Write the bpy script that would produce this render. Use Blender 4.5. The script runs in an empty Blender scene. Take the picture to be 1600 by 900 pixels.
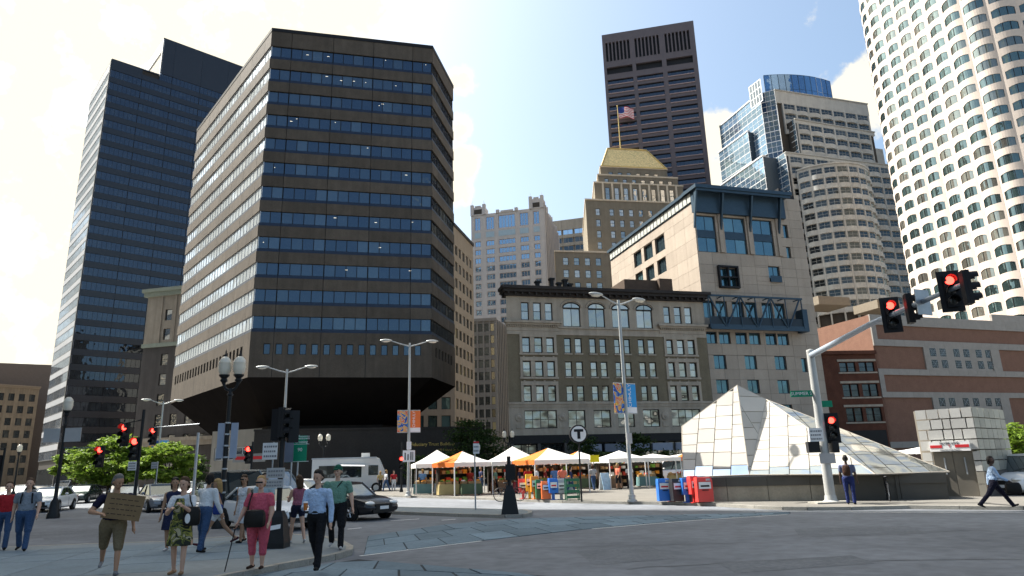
import bpy, bmesh, math, random
import numpy as np
from mathutils import Vector, Matrix
random.seed(7)
S = bpy.context.scene
COL = S.collection
rad = math.radians
# ---------------------------------------------------------------- camera
FPX, PITCH, ROLL, CZ = 1064.0, rad(14.7), rad(1.66), 1.75
camd = bpy.data.cameras.new('camera'); cam = bpy.data.objects.new('camera', camd); COL.objects.link(cam)
camd.sensor_width = 36.0; camd.lens = FPX/1600*36; camd.clip_start = 0.1; camd.clip_end = 3000
CM = Matrix.Rotation(math.pi/2+PITCH, 4, 'X') @ Matrix.Rotation(-ROLL, 4, 'Z')
cam.matrix_world = Matrix.Translation((0, 0, CZ)) @ CM
S.camera = cam
# ---------------------------------------------------------------- light
SUN_EL, SUN_DIR = 50.0, Vector((-0.883, 0.469, 0)).normalized()
w = bpy.data.worlds.new('World'); S.world = w; w.use_nodes = True
S.view_settings.view_transform = 'Standard'; S.view_settings.look = 'None'
S.view_settings.exposure = 1.4; S.view_settings.gamma = 1.0; S.view_settings.use_curve_mapping = False
S.cycles.use_denoising = True
S.cycles.max_bounces = 6; S.cycles.diffuse_bounces = 3; S.cycles.glossy_bounces = 3; S.cycles.transmission_bounces = 4; S.cycles.transparent_max_bounces = 6
S.cycles.caustics_reflective = False; S.cycles.caustics_refractive = False
S.cycles.sample_clamp_indirect = 4.0
sl = bpy.data.lights.new('sun', 'SUN'); sun = bpy.data.objects.new('sun', sl); COL.objects.link(sun)
sl.energy = 5.0; sl.angle = rad(0.55); sl.color = (1.0, 0.965, 0.9)
sdir = Vector((SUN_DIR.x*math.cos(rad(SUN_EL)), SUN_DIR.y*math.cos(rad(SUN_EL)), math.sin(rad(SUN_EL))))
sun.rotation_euler = sdir.to_track_quat('Z', 'Y').to_euler()

def pray(u, v):
    return (CM.to_3x3() @ Vector(((u-800)/FPX, (450-v)/FPX, -1.0)))
def atH(u, v, H=0.0):
    d = pray(u, v); p = d*((H-CZ)/d.z); p.z += CZ; return p
def atY(u, v, Y):
    d = pray(u, v); p = d*(Y/d.y); p.z += CZ; return p

def build_world():
    nt = w.node_tree; N = nt.nodes; L = nt.links; N.clear()
    out = N.new('ShaderNodeOutputWorld'); bg = N.new('ShaderNodeBackground'); bg.inputs[1].default_value = 0.1
    sky = N.new('ShaderNodeTexSky'); sky.sky_type = 'NISHITA'; sky.sun_disc = False
    sky.sun_elevation = rad(SUN_EL); sky.sun_rotation = math.atan2(SUN_DIR.x, SUN_DIR.y)
    sky.air_density = 1.0; sky.dust_density = 5.0; sky.ozone_density = 1.0; sky.altitude = 10
    tc = N.new('ShaderNodeTexCoord')
    nz = N.new('ShaderNodeTexNoise'); nz.inputs['Scale'].default_value = 16.0; nz.inputs['Detail'].default_value = 8; nz.inputs['Roughness'].default_value = 0.6
    L.new(tc.outputs['Generated'], nz.inputs['Vector'])
    # where cumulus heads stand, and left sun glare painted as cloud: (pixel, angular radius)
    blobs = [((420, -10), 7.5), ((290, 10), 8), ((545, 40), 2.6), ((160, -60), 12), ((720, 120), 1.05), ((712, 195), 1.1), ((716, 258), 1.2), ((712, 300), 1.0), ((1112, 225), 1.7), ((1110, 275), 1.8), ((1330, 160), 2.0), ((1362, 150), 2.0), ((30, 250), 13), ((40, 520), 11),
             ((2100, 300), 10), ((-500, 250), 14), ((900, -900), 16), ((2000, -500), 14)]
    acc = None
    for (px, r) in blobs:
        d = pray(*px).normalized()
        dp = N.new('ShaderNodeVectorMath'); dp.operation = 'DOT_PRODUCT'; dp.inputs[1].default_value = d
        L.new(tc.outputs['Generated'], dp.inputs[0])
        mr = N.new('ShaderNodeMapRange'); mr.inputs[1].default_value = math.cos(rad(r*2.0)); mr.inputs[2].default_value = math.cos(rad(r*0.1))
        L.new(dp.outputs['Value'], mr.inputs[0])
        if acc is None: acc = mr.outputs[0]
        else:
            mx = N.new('ShaderNodeMath'); mx.operation = 'MAXIMUM'; L.new(acc, mx.inputs[0]); L.new(mr.outputs[0], mx.inputs[1]); acc = mx.outputs[0]
    # the back of the sky carries loose cumulus too
    n2 = N.new('ShaderNodeTexNoise'); n2.inputs['Scale'].default_value = 2.2; n2.inputs['Detail'].default_value = 2
    L.new(tc.outputs['Generated'], n2.inputs['Vector'])
    sep = N.new('ShaderNodeSeparateXYZ'); L.new(tc.outputs['Generated'], sep.inputs[0])
    back = N.new('ShaderNodeMapRange'); back.inputs[1].default_value = 0.15; back.inputs[2].default_value = -0.25; back.inputs[3].default_value = 0; back.inputs[4].default_value = 1
    L.new(sep.outputs['Y'], back.inputs[0])
    m2 = N.new('ShaderNodeMapRange'); m2.inputs[1].default_value = 0.58; m2.inputs[2].default_value = 0.78; L.new(n2.outputs['Fac'], m2.inputs[0])
    mm = N.new('ShaderNodeMath'); mm.operation = 'MULTIPLY'; L.new(m2.outputs[0], mm.inputs[0]); L.new(back.outputs[0], mm.inputs[1])
    mx = N.new('ShaderNodeMath'); mx.operation = 'MAXIMUM'; L.new(acc, mx.inputs[0]); L.new(mm.outputs[0], mx.inputs[1]); acc = mx.outputs[0]
    add = N.new('ShaderNodeMath'); add.operation = 'MULTIPLY_ADD'; L.new(acc, add.inputs[0]); add.inputs[1].default_value = 0.40; L.new(nz.outputs['Fac'], add.inputs[2])
    cm = N.new('ShaderNodeMapRange'); cm.interpolation_type = 'SMOOTHSTEP'; cm.inputs[1].default_value = 0.68; cm.inputs[2].default_value = 0.88; L.new(add.outputs[0], cm.inputs[0])
    mix = N.new('ShaderNodeMix'); mix.data_type = 'RGBA'
    L.new(cm.outputs[0], mix.inputs[0]); tint = N.new('ShaderNodeMix'); tint.data_type = 'RGBA'; tint.blend_type = 'MULTIPLY'; tint.inputs[0].default_value = 1; tint.inputs[7].default_value = (1.02, 1.1, 1.06, 1); L.new(sky.outputs[0], tint.inputs[6]); L.new(tint.outputs[2], mix.inputs[6]); mix.inputs[7].default_value = (4.7, 4.35, 3.55, 1)
    L.new(mix.outputs[2], bg.inputs[0]); L.new(bg.outputs[0], out.inputs[0])
build_world()

# ---------------------------------------------------------------- materials
MATS = {}
def mat(name, col, rough=0.75, var=0.12, scale=1.5, bump=0.0, metal=0.0, rnd=0.0, spec=0.15, fine=0.0, trans=0.0, streak=0.0):
    """procedural surface: colour broken by two noises in world space, optional per-piece variation"""
    if name in MATS: return MATS[name]
    m = bpy.data.materials.new(name); m.use_nodes = True; nt = m.node_tree; N = nt.nodes; L = nt.links
    b = N['Principled BSDF']; b.inputs['Roughness'].default_value = rough; b.inputs['Metallic'].default_value = metal
    b.inputs['Specular IOR Level'].default_value = spec
    geo = N.new('ShaderNodeNewGeometry')
    nz = N.new('ShaderNodeTexNoise'); nz.inputs['Scale'].default_value = scale; nz.inputs['Detail'].default_value = 6; nz.inputs['Roughness'].default_value = .62
    L.new(geo.outputs['Position'], nz.inputs['Vector'])
    mr = N.new('ShaderNodeMapRange'); mr.inputs[1].default_value = .25; mr.inputs[2].default_value = .75; mr.inputs[3].default_value = 1-var; mr.inputs[4].default_value = 1+var
    L.new(nz.outputs['Fac'], mr.inputs[0]); val = mr.outputs[0]
    def mul(a, b_):
        x = N.new('ShaderNodeMath'); x.operation = 'MULTIPLY'; L.new(a, x.inputs[0]); L.new(b_, x.inputs[1]); return x.outputs[0]
    if fine:
        n2 = N.new('ShaderNodeTexNoise'); n2.inputs['Scale'].default_value = scale*14; n2.inputs['Detail'].default_value = 3
        L.new(geo.outputs['Position'], n2.inputs['Vector'])
        m2 = N.new('ShaderNodeMapRange'); m2.inputs[1].default_value = .3; m2.inputs[2].default_value = .7; m2.inputs[3].default_value = 1-fine; m2.inputs[4].default_value = 1+fine
        L.new(n2.outputs['Fac'], m2.inputs[0]); val = mul(val, m2.outputs[0])
    if streak:
        mp = N.new('ShaderNodeMapping'); mp.inputs['Scale'].default_value = (1.6, 1.6, .07); L.new(geo.outputs['Position'], mp.inputs[0])
        n3 = N.new('ShaderNodeTexNoise'); n3.inputs['Scale'].default_value = 1.0; n3.inputs['Detail'].default_value = 4; L.new(mp.outputs[0], n3.inputs['Vector'])
        m3 = N.new('ShaderNodeMapRange'); m3.inputs[1].default_value = .3; m3.inputs[2].default_value = .7; m3.inputs[3].default_value = 1-streak; m3.inputs[4].default_value = 1+streak*.5
        L.new(n3.outputs['Fac'], m3.inputs[0]); val = mul(val, m3.outputs[0])
    if rnd:
        oi = N.new('ShaderNodeObjectInfo'); m4 = N.new('ShaderNodeMapRange'); m4.inputs[3].default_value = 1-rnd; m4.inputs[4].default_value = 1+rnd
        L.new(oi.outputs['Random'], m4.inputs[0]); val = mul(val, m4.outputs[0])
    vm = N.new('ShaderNodeVectorMath'); vm.operation = 'SCALE'; vm.inputs[0].default_value = col[:3]; L.new(val, vm.inputs['Scale'])
    L.new(vm.outputs[0], b.inputs['Base Color'])
    if bump:
        bp = N.new('ShaderNodeBump'); bp.inputs['Strength'].default_value = bump; bp.inputs['Distance'].default_value = .05
        nb = N.new('ShaderNodeTexNoise'); nb.inputs['Scale'].default_value = scale*10; nb.inputs['Detail'].default_value = 4; L.new(geo.outputs['Position'], nb.inputs['Vector'])
        L.new(nb.outputs['Fac'], bp.inputs['Height']); L.new(bp.outputs[0], b.inputs['Normal'])
    if trans:
        tr = N.new('ShaderNodeBsdfTranslucent'); L.new(vm.outputs[0], tr.inputs[0]); ms = N.new('ShaderNodeMixShader'); ms.inputs[0].default_value = trans
        L.new(b.outputs[0], ms.inputs[1]); L.new(tr.outputs[0], ms.inputs[2]); L.new(ms.outputs[0], N['Material Output'].inputs[0])
    MATS[name] = m; return m

def glass(name, tint, inside, blind=(.3, .29, .26), refl=.45, blinds=.35, wave=.02, rough=.02, cell=None):
    """window glass: a mirror share over a dim room or a drawn blind, chosen pane by pane"""
    if name in MATS: return MATS[name]
    m = bpy.data.materials.new(name); m.use_nodes = True; nt = m.node_tree; N = nt.nodes; L = nt.links
    b = N['Principled BSDF']; b.inputs['Roughness'].default_value = .6; b.inputs['Specular IOR Level'].default_value = 0.1
    oi = N.new('ShaderNodeObjectInfo'); r = oi.outputs['Random']
    geo = N.new('ShaderNodeNewGeometry')
    if cell:
        wn = N.new('ShaderNodeTexWhiteNoise'); wn.noise_dimensions = '4D'
        sn = N.new('ShaderNodeVectorMath'); sn.operation = 'SNAP'; sn.inputs[1].default_value = (cell, cell, cell); L.new(geo.outputs['Position'], sn.inputs[0])
        L.new(sn.outputs[0], wn.inputs['Vector']); L.new(oi.outputs['Random'], wn.inputs['W']); r = wn.outputs['Value']
    cr = N.new('ShaderNodeValToRGB'); cr.color_ramp.interpolation = 'CONSTANT'; e = cr.color_ramp.elements
    e[0].position = 0; e[0].color = (*inside, 1)
    e[1].position = 1-blinds; e[1].color = (*[c*.55 for c in blind], 1)
    x = e.new(1-blinds*.5); x.color = (*blind, 1)
    x = e.new((1-blinds)*.5); x.color = (*[c*1.7 for c in inside], 1)
    L.new(r, cr.inputs[0]); L.new(cr.outputs[0], b.inputs['Base Color'])
    g = N.new('ShaderNodeBsdfGlossy'); g.inputs['Roughness'].default_value = rough; g.inputs['Color'].default_value = (*tint, 1)
    nb = N.new('ShaderNodeTexNoise'); nb.inputs['Scale'].default_value = .55; nb.inputs['Detail'].default_value = 1; L.new(geo.outputs['Position'], nb.inputs['Vector'])
    bp = N.new('ShaderNodeBump'); bp.inputs['Strength'].default_value = 1; bp.inputs['Distance'].default_value = wave; L.new(nb.outputs['Fac'], bp.inputs['Height']); L.new(bp.outputs[0], g.inputs['Normal'])
    fr = N.new('ShaderNodeLayerWeight'); fr.inputs['Blend'].default_value = .35
    mr = N.new('ShaderNodeMapRange'); mr.inputs[3].default_value = refl; mr.inputs[4].default_value = .95; L.new(fr.outputs['Fresnel'], mr.inputs[0])
    ms = N.new('ShaderNodeMixShader'); L.new(mr.outputs[0], ms.inputs[0]); L.new(b.outputs[0], ms.inputs[1]); L.new(g.outputs[0], ms.inputs[2])
    L.new(ms.outputs[0], N['Material Output'].inputs[0]); MATS[name] = m; return m

def lamp_mat(name, col, strength):
    if name in MATS: return MATS[name]
    m = bpy.data.materials.new(name); m.use_nodes = True; b = m.node_tree.nodes['Principled BSDF']
    b.inputs['Base Color'].default_value = (*col, 1); b.inputs['Emission Color'].default_value = (*col, 1); b.inputs['Emission Strength'].default_value = strength
    MATS[name] = m; return m

# ---------------------------------------------------------------- mesh helpers
class MB:
    def __init__(s): s.v = []; s.f = []; s.m = []
    def box(s, x0, x1, y0, y1, z0, z1, m=0):
        i = len(s.v)
        s.v += [(x0,y0,z0),(x1,y0,z0),(x1,y1,z0),(x0,y1,z0),(x0,y0,z1),(x1,y0,z1),(x1,y1,z1),(x0,y1,z1)]
        s.f += [(i,i+3,i+2,i+1),(i+4,i+5,i+6,i+7),(i,i+1,i+5,i+4),(i+1,i+2,i+6,i+5),(i+2,i+3,i+7,i+6),(i+3,i,i+4,i+7)]; s.m += [m]*6; return s
    def poly(s, pts, m=0):
        i = len(s.v); s.v += [tuple(p) for p in pts]; s.f.append(tuple(range(i, i+len(pts)))); s.m.append(m); return s
    def prism(s, poly, z0, z1, m=0):
        n = len(poly); i = len(s.v)
        a = sum(poly[k][0]*poly[(k+1)%n][1]-poly[(k+1)%n][0]*poly[k][1] for k in range(n))
        if a < 0: poly = poly[::-1]
        s.v += [(p[0],p[1],z0) for p in poly]+[(p[0],p[1],z1) for p in poly]
        s.f += [tuple(range(i+n-1, i-1, -1)), tuple(range(i+n, i+2*n))]+[(i+k,i+(k+1)%n,i+n+(k+1)%n,i+n+k) for k in range(n)]
        s.m += [m]*(n+2); return s
    def loft(s, rings, m=0, cap=True, closed=True):
        i = len(s.v); n = len(rings[0])
        for r in rings: s.v += [tuple(p) for p in r]
        for a in range(len(rings)-1):
            for k in range(n if closed else n-1):
                k2 = (k+1) % n; s.f.append((i+a*n+k, i+a*n+k2, i+(a+1)*n+k2, i+(a+1)*n+k)); s.m.append(m)
        if cap:
            s.f.append(tuple(range(i+n-1, i-1, -1))); e = i+(len(rings)-1)*n; s.f.append(tuple(range(e, e+n))); s.m += [m, m]
        return s
    def tube(s, pts, rs, n=8, m=0):
        pts = [Vector(p) for p in pts]
        if not hasattr(rs, '__len__'): rs = [rs]*len(pts)
        t0 = (pts[1]-pts[0]).normalized(); u = t0.orthogonal().normalized(); rings = []
        for k, p in enumerate(pts):
            t = (pts[min(k+1, len(pts)-1)]-pts[max(k-1, 0)]).normalized()
            u = (u-t*u.dot(t)).normalized(); v = t.cross(u)
            rings.append([p+(u*math.cos(2*math.pi*j/n)+v*math.sin(2*math.pi*j/n))*rs[k] for j in range(n)])
        return s.loft(rings, m)
    def lathe(s, prof, n=12, m=0, c=(0,0,0)):
        return s.loft([[(c[0]+r*math.cos(2*math.pi*j/n), c[1]+r*math.sin(2*math.pi*j/n), c[2]+z) for j in range(n)] for r, z in prof], m)
    def ell(s, c, r, n=12, k=8, m=0):
        prof = [(max(1e-3, math.sin(math.pi*a/k)), -math.cos(math.pi*a/k)) for a in range(k+1)]
        return s.loft([[(c[0]+q*r[0]*math.cos(2*math.pi*j/n), c[1]+q*r[1]*math.sin(2*math.pi*j/n), c[2]+z*r[2]) for j in range(n)] for q, z in prof], m)
    def mesh(s, mats, smooth=False, name='m'):
        me = bpy.data.meshes.new(name); me.from_pydata(s.v, [], s.f)
        for x in (mats if isinstance(mats, (list, tuple)) else [mats]): me.materials.append(x)
        if any(s.m): me.polygons.foreach_set('material_index', s.m)
        if smooth:
            me.polygons.foreach_set('use_smooth', [True]*len(s.f)); me.set_sharp_from_angle(angle=rad(smooth if smooth > 1 else 40))
        me.update(); return me
MW = {}
def put(name, data, parent=None, M=None, kind=None, label=None, cat=None, group=None):
    o = bpy.data.objects.new(name, data); COL.objects.link(o); M = M or Matrix.Identity(4)
    if parent is not None:
        o.parent = parent; o.matrix_basis = MW[parent.name].inverted() @ M
    else: o.matrix_basis = M
    MW[o.name] = M
    if kind: o['kind'] = kind
    if label: o['label'] = label
    if cat: o['category'] = cat
    if group: o['group'] = group
    return o
def thing(name, label, cat, loc=(0,0,0), rz=0.0, group=None):
    return put(name, None, None, Matrix.Translation(loc) @ Matrix.Rotation(rz, 4, 'Z'), None, label, cat, group)
def T(x=0, y=0, z=0): return Matrix.Translation((x, y, z))
def RZ(a): return Matrix.Rotation(a, 4, 'Z')
def loc(parent, M=None):  # matrix given in the thing's own frame
    return MW[parent.name] @ (M or Matrix.Identity(4))
def tree_copy(root, M, label=None, group=None):
    c = root.copy(); COL.objects.link(c); c.matrix_basis = M; MW[c.name] = M
    if label: c['label'] = label
    if group: c['group'] = group
    for ch in root.children:
        d = ch.copy(); COL.objects.link(d); d.parent = c; MW[d.name] = M @ ch.matrix_basis
        for g in ch.children:
            e = g.copy(); COL.objects.link(e); e.parent = d
    return c
TSC = bpy.data.scenes.new('workbench')
def baked(o):
    TSC.collection.objects.link(o); vl = TSC.view_layers[0]; vl.update(); me = bpy.data.meshes.new_from_object(o.evaluated_get(vl.depsgraph)); return me
def text_mesh(s, size, m, depth=0.004, align='CENTER'):
    cu = bpy.data.curves.new('lettering', 'FONT'); cu.body = s; cu.size = size; cu.align_x = align; cu.align_y = 'CENTER'; cu.extrude = depth; cu.resolution_u = 2
    o = bpy.data.objects.new('lettering', cu); me = baked(o); bpy.data.objects.remove(o); bpy.data.curves.remove(cu)
    me.materials.clear(); me.materials.append(m); return me
UP = Matrix.Rotation(math.pi/2, 4, 'X')   # turns flat text upright, facing -Y

class Fac:
    """a facade: x runs along it left to right seen from outside, y into the wall, z up"""
    def __init__(s, P0, P1):
        s.P0 = Vector((P0[0], P0[1], 0)); d = Vector((P1[0]-P0[0], P1[1]-P0[1], 0)); s.L = d.length; s.d = d.normalized(); s.n = Vector((s.d.y, -s.d.x, 0))
        s.M = T(*s.P0) @ RZ(math.atan2(s.d.y, s.d.x))
    def at(s, x=0, y=0, z=0): return s.M @ T(x, y, z)
    def px(s, u, v):
        r = pray(u, v); o = Vector((0, 0, CZ)); t = (s.P0-o).dot(s.n)/r.dot(s.n); p = o+r*t
        return (p-s.P0).dot(s.d), p.z
BOXC = {}
def bx(name, parent, F, x0, x1, z0, z1, y0, y1, m, bevel=0):
    """one box-shaped piece on a facade, mesh shared by size"""
    k = (round(x1-x0, 2), round(y1-y0, 3), round(z1-z0, 2), m.name)
    if k not in BOXC: BOXC[k] = MB().box(0, k[0], 0, k[1], 0, k[2]).mesh(m, name=name)
    return put(name, BOXC[k], parent, F.at(x0, y0, z0))
def wall_mesh(L, z0, z1, ops, depth, mats, x0=0.0, mrev=0):
    xs = sorted({x0, L, *[o[0] for o in ops], *[o[1] for o in ops]}); zs = sorted({z0, z1, *[o[2] for o in ops], *[o[3] for o in ops]})
    b = MB()
    for a in range(len(xs)-1):
        for c in range(len(zs)-1):
            mx, mz = (xs[a]+xs[a+1])/2, (zs[c]+zs[c+1])/2
            if not any(o[0] < mx < o[1] and o[2] < mz < o[3] for o in ops):
                b.poly([(xs[a],0,zs[c]),(xs[a+1],0,zs[c]),(xs[a+1],0,zs[c+1]),(xs[a],0,zs[c+1])])
    for (p, q, r, t) in ops:
        b.poly([(p,0,r),(q,0,r),(q,depth,r),(p,depth,r)], mrev); b.poly([(p,0,t),(p,depth,t),(q,depth,t),(q,0,t)], mrev)
        b.poly([(p,0,r),(p,depth,r),(p,depth,t),(p,0,t)], mrev); b.poly([(q,0,r),(q,0,t),(q,depth,t),(q,depth,r)], mrev)
    return b.mesh(mats, name='wall')
WINC = {}
def win(parent, F, x0, x1, z0, z1, y, frame, gl, nx=1, ny=1, fw=.07, name='window', fd=.09, split=False):
    """a window set in an opening: frame with bars and panes (panes as sub-parts when split)"""
    wd, h = round(x1-x0, 2), round(z1-z0, 2); k = (wd, h, frame.name, gl.name, nx, ny, fw, split)
    if k not in WINC:
        b = MB(); b.box(0, fw, 0, fd, 0, h); b.box(wd-fw, wd, 0, fd, 0, h); b.box(fw, wd-fw, 0, fd, 0, fw); b.box(fw, wd-fw, 0, fd, h-fw, h)
        iw, ih = (wd-2*fw), (h-2*fw)
        for i in range(1, nx): c = fw+iw*i/nx; b.box(c-fw*.4, c+fw*.4, .01, fd-.01, fw, h-fw)
        for j in range(1, ny): c = fw+ih*j/ny; b.box(fw, wd-fw, .004, fd-.004, c-fw*.4, c+fw*.4)
        p = None
        if split: p = MB().box(0, iw/nx, 0, .012, 0, ih/ny).mesh(gl, name='pane')
        else: b.poly([(fw*.5, fd*.6, fw*.5), (wd-fw*.5, fd*.6, fw*.5), (wd-fw*.5, fd*.6, h-fw*.5), (fw*.5, fd*.6, h-fw*.5)], 1)
        WINC[k] = (b.mesh([frame, gl], name='window'), p)
    me, p = WINC[k]; o = put(name, me, parent, F.at(x0, y, z0))
    if p:
        for i in range(nx):
            for j in range(ny): put('pane', p, o, F.at(x0+fw+(wd-2*fw)*i/nx, y+fd*.5+j*.012, z0+fw+(h-2*fw)*j/ny))
    return o
def rect_sub(r, o):
    x0, x1, z0, z1 = r; a0, a1, b0, b1 = max(x0, o[0]), min(x1, o[1]), max(z0, o[2]), min(z1, o[3])
    if a0 >= a1 or b0 >= b1: return [r]
    out = []
    if z0 < b0: out.append((x0, x1, z0, b0))
    if b1 < z1: out.append((x0, x1, b1, z1))
    if x0 < a0: out.append((x0, a0, b0, b1))
    if a1 < x1: out.append((a1, x1, b0, b1))
    return out
def panels(name, parent, F, xs, zs, ops, m, y=0.0, th=.06, gap=.02, stagger=False):
    for j in range(len(zs)-1):
        xx = list(xs)
        if stagger and j % 2: xx = [xs[0]]+[(a+b)/2 for a, b in zip(xs, xs[1:])]+[xs[-1]]
        for i in range(len(xx)-1):
            rs = [(xx[i], xx[i+1], zs[j], zs[j+1])]
            for o in ops: rs = [q for r in rs for q in rect_sub(r, o)]
            for r in rs:
                if r[1]-r[0] > .12 and r[3]-r[2] > .12: bx(name, parent, F, r[0]+gap/2, r[1]-gap/2, r[2]+gap/2, r[3]-gap/2, y, y+th, m)
def frange(a, b, n): return [a+(b-a)*i/n for i in range(n+1)]
# ================================================================ materials in use
M_asph = mat('asphalt', (.158,.167,.18), .88, .26, .22, .25, fine=.14)
M_city = mat('city_ground', (.2,.19,.175), .9, .2, .1)
M_side = mat('sidewalk_concrete', (.2,.225,.235), .85, .16, .5, .1, fine=.07)
M_plaza = mat('plaza_paving', (.155,.145,.128), .85, .18, .6, .1, fine=.08)
M_slab = mat('crossing_slab', (.135,.185,.22), .8, .2, .8, .15, rnd=.2, fine=.1)
M_kerb = mat('granite_kerb', (.3,.285,.25), .8, .2, 2.0, .15, fine=.15)
M_paint = mat('road_paint', (.72,.71,.68), .7, .25, 3.0, fine=.2)
M_gran = mat('brown_granite', (.105,.087,.069), .75, .16, .6, .05, rnd=.12, fine=.14, streak=.14)
M_grand = mat('granite_core', (.05,.045,.04), .8)
M_dark = mat('black_metal', (.018,.018,.02), .45, .1)
M_iron = mat('painted_iron', (.02,.021,.022), .4, .15, 4)
M_steel = mat('galvanised_steel', (.38,.4,.42), .45, .12, 3, metal=.55)
M_pblue = mat('pole_grey_blue', (.33,.38,.44), .45, .1, 3, metal=.3)
M_alum = mat('aluminium_panel', (.62,.62,.62), .35, .06, .5, metal=.3, rnd=.05)
M_white = mat('white_cladding', (.52,.45,.39), .6, .05, .5)
M_gold = mat('gold_leaf_tile', (.8,.6,.28), .5, .3, 1.3, .5, metal=.35, fine=.35)
M_goldt = mat('gold_trim', (.5,.37,.15), .4, .1, metal=.6)
M_deco = mat('tan_brick', (.195,.17,.13), .85, .1, .5, fine=.08, streak=.1)
M_lime = mat('limestone', (.55,.47,.36), .8, .1, .5, streak=.08)
M_stone = mat('beige_stone_panel', (.36,.305,.25), .7, .08, .4, rnd=.07, fine=.05, streak=.06)
M_ost = mat('grey_limestone', (.36,.31,.25), .8, .12, .7, .1, streak=.16, fine=.06)
M_obr = mat('olive_brick', (.175,.147,.102), .9, .14, .8, .15, streak=.12, fine=.16)
M_corn = mat('dark_copper_cornice', (.035,.03,.028), .6, .2, 1)
M_black = mat('black_frame', (.015,.015,.016), .4, .1)
M_brick = mat('red_brown_brick', (.19,.106,.076), .88, .12, .9, .1, fine=.2)
M_band = mat('pale_granite_band', (.285,.262,.235), .75, .1, 1.2, rnd=.04, fine=.07)
M_dbrick = mat('old_red_brick', (.1,.042,.028), .9, .25, .8, .15, fine=.2)
M_dgrey = mat('dark_render', (.085,.078,.07), .85, .15, .6, streak=.15)
M_kcl = mat('purple_brown_granite', (.108,.095,.105), .55, .08, .3)
M_gcl = mat('pink_grey_stone', (.42,.4,.39), .75, .07, .4, streak=.05)
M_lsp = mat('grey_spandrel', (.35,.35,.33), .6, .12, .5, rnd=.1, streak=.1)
M_bluem = mat('blue_steel', (.045,.075,.105), .45, .12, 2, metal=.4)
M_tan = mat('tan_concrete', (.3,.27,.225), .8, .1, .5, streak=.1)
G_blue = glass('blue_window_glass', (.34,.5,.7), (.006,.01,.016), (.05,.075,.09), .12, .4, .03)
G_bright = glass('sky_window_glass', (.68,.78,.9), (.05,.055,.06), (.3,.31,.31), .5, .3, .015)
G_left = glass('tower_side_glass', (.55,.66,.8), (.06,.07,.085), (.16,.18,.2), .4, .4, .01)
G_wing = glass('wing_glass', (.45,.66,.88), (.06,.11,.17), (.1,.17,.24), .42, .4, .02)
G_crown = glass('crown_glass', (.3,.5,.8), (.02,.06,.13), (.03,.09,.18), .3, .4, .02)
G_bay = glass('bay_window_glass', (.4,.5,.55), (.004,.006,.008), (.03,.035,.035), .06, .3, .06)
G_dark = glass('dark_window_glass', (.3,.38,.45), (.008,.009,.011), (.06,.058,.05), .16, .25, .03, cell=2.3)
G_teal = glass('teal_window_glass', (.33,.56,.68), (.008,.022,.028), (.06,.12,.13), .22, .4, .04)
G_old = glass('old_window_glass', (.85,.85,.8), (.03,.029,.027), (.38,.355,.31), .3, .62, .1)
G_black = glass('black_band_glass', (.16,.2,.26), (.006,.008,.011), (.02,.026,.03), .3, .4, .03, cell=1.8)
G_curt = glass('curtain_wall_glass', (.6,.78,.95), (.03,.06,.09), (.1,.14,.17), .72, .2, .03)
G_mt = glass('tower_green_glass', (.4,.56,.58), (.012,.024,.024), (.12,.11,.09), .2, .4, .05)
G_yel = glass('warm_window_glass', (.8,.8,.7), (.04,.035,.02), (.4,.33,.16), .25, .5, .05)

# ================================================================ the ground
def pg(u, v, z=0.0): p = atH(u, v, z); return (p.x, p.y)
RZ0 = -0.12
put('ground', MB().poly([(-2500,-2500,RZ0-.02),(2500,-2500,RZ0-.02),(2500,2500,RZ0-.02),(-2500,2500,RZ0-.02)]).mesh(M_city), kind='structure')
put('road', MB().poly([(-120,-60,RZ0),(90,-60,RZ0),(90,88,RZ0),(-120,140,RZ0)]).mesh(M_asph), kind='structure')
def raised(name, pts, m, kerb=True, z=0.0):
    o = put(name, MB().prism(pts, RZ0-.01, z).mesh(m), kind='structure')
    return o
def kerb_run(parent, pts, step=1.8, z=0.006, wd=.16):
    """kerb stones laid end to end along a line"""
    for a, b in zip(pts, pts[1:]):
        a, b = Vector((*a, 0)), Vector((*b, 0)); L = (b-a).length; n = max(1, round(L/step)); ang = math.atan2((b-a).y, (b-a).x)
        k = ('kerb', round(L/n, 2))
        if k not in BOXC: BOXC[k] = MB().box(.006, k[1]-.006, -wd/2, wd/2, RZ0, z).mesh(M_kerb)
        for i in range(n):
            p = a+(b-a)*i/n; put('kerb_stone', BOXC[k], parent, T(p.x, p.y, random.uniform(-.006, .004)) @ RZ(ang))
pl_front = [pg(*q, RZ0) for q in [(545,771),(580,775.5),(660,778),(760,781),(824,784),(880,786),(1031,788.5),(1115,791),(1181,795),(1225,797),(1262,797.5),(1330,797),(1420,795),(1500,796),(1600,797)]]
plaza = raised('plaza', pl_front+[(40,20),(75,17),(75,70),(-16,70)], M_plaza)
kerb_run(plaza, pl_front)
isl = [pg(*q, RZ0) for q in [(560,801),(640,804.5),(720,807.5),(790,809.5),(815,809),(827,806.5),(829,803.5),(820,801),(720,798.5),(640,796.5),(560,794.5)]]
island = raised('traffic_island', isl, M_side)
kerb_run(island, isl[0:9], 1.6)
kerb_run(island, isl[8:11], 1.6)
near = [pg(*q) for q in [(-260,872),(0,855),(130,850),(259,846),(360,838),(450,834),(505,838),(535,846),(547,853),(545,859),(520,866),(480,873),(430,882),(375,893),(325,903)]]
sidewalk = raised('sidewalk', near+[(-7.6,11.2),(-7.0,8),(-3,3),(8,-2),(8,-20),(-60,-20),(-60,22)], M_side)
kerb_run(sidewalk, near[1:]+[(-7.6,11.2)], 1.5)
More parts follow.
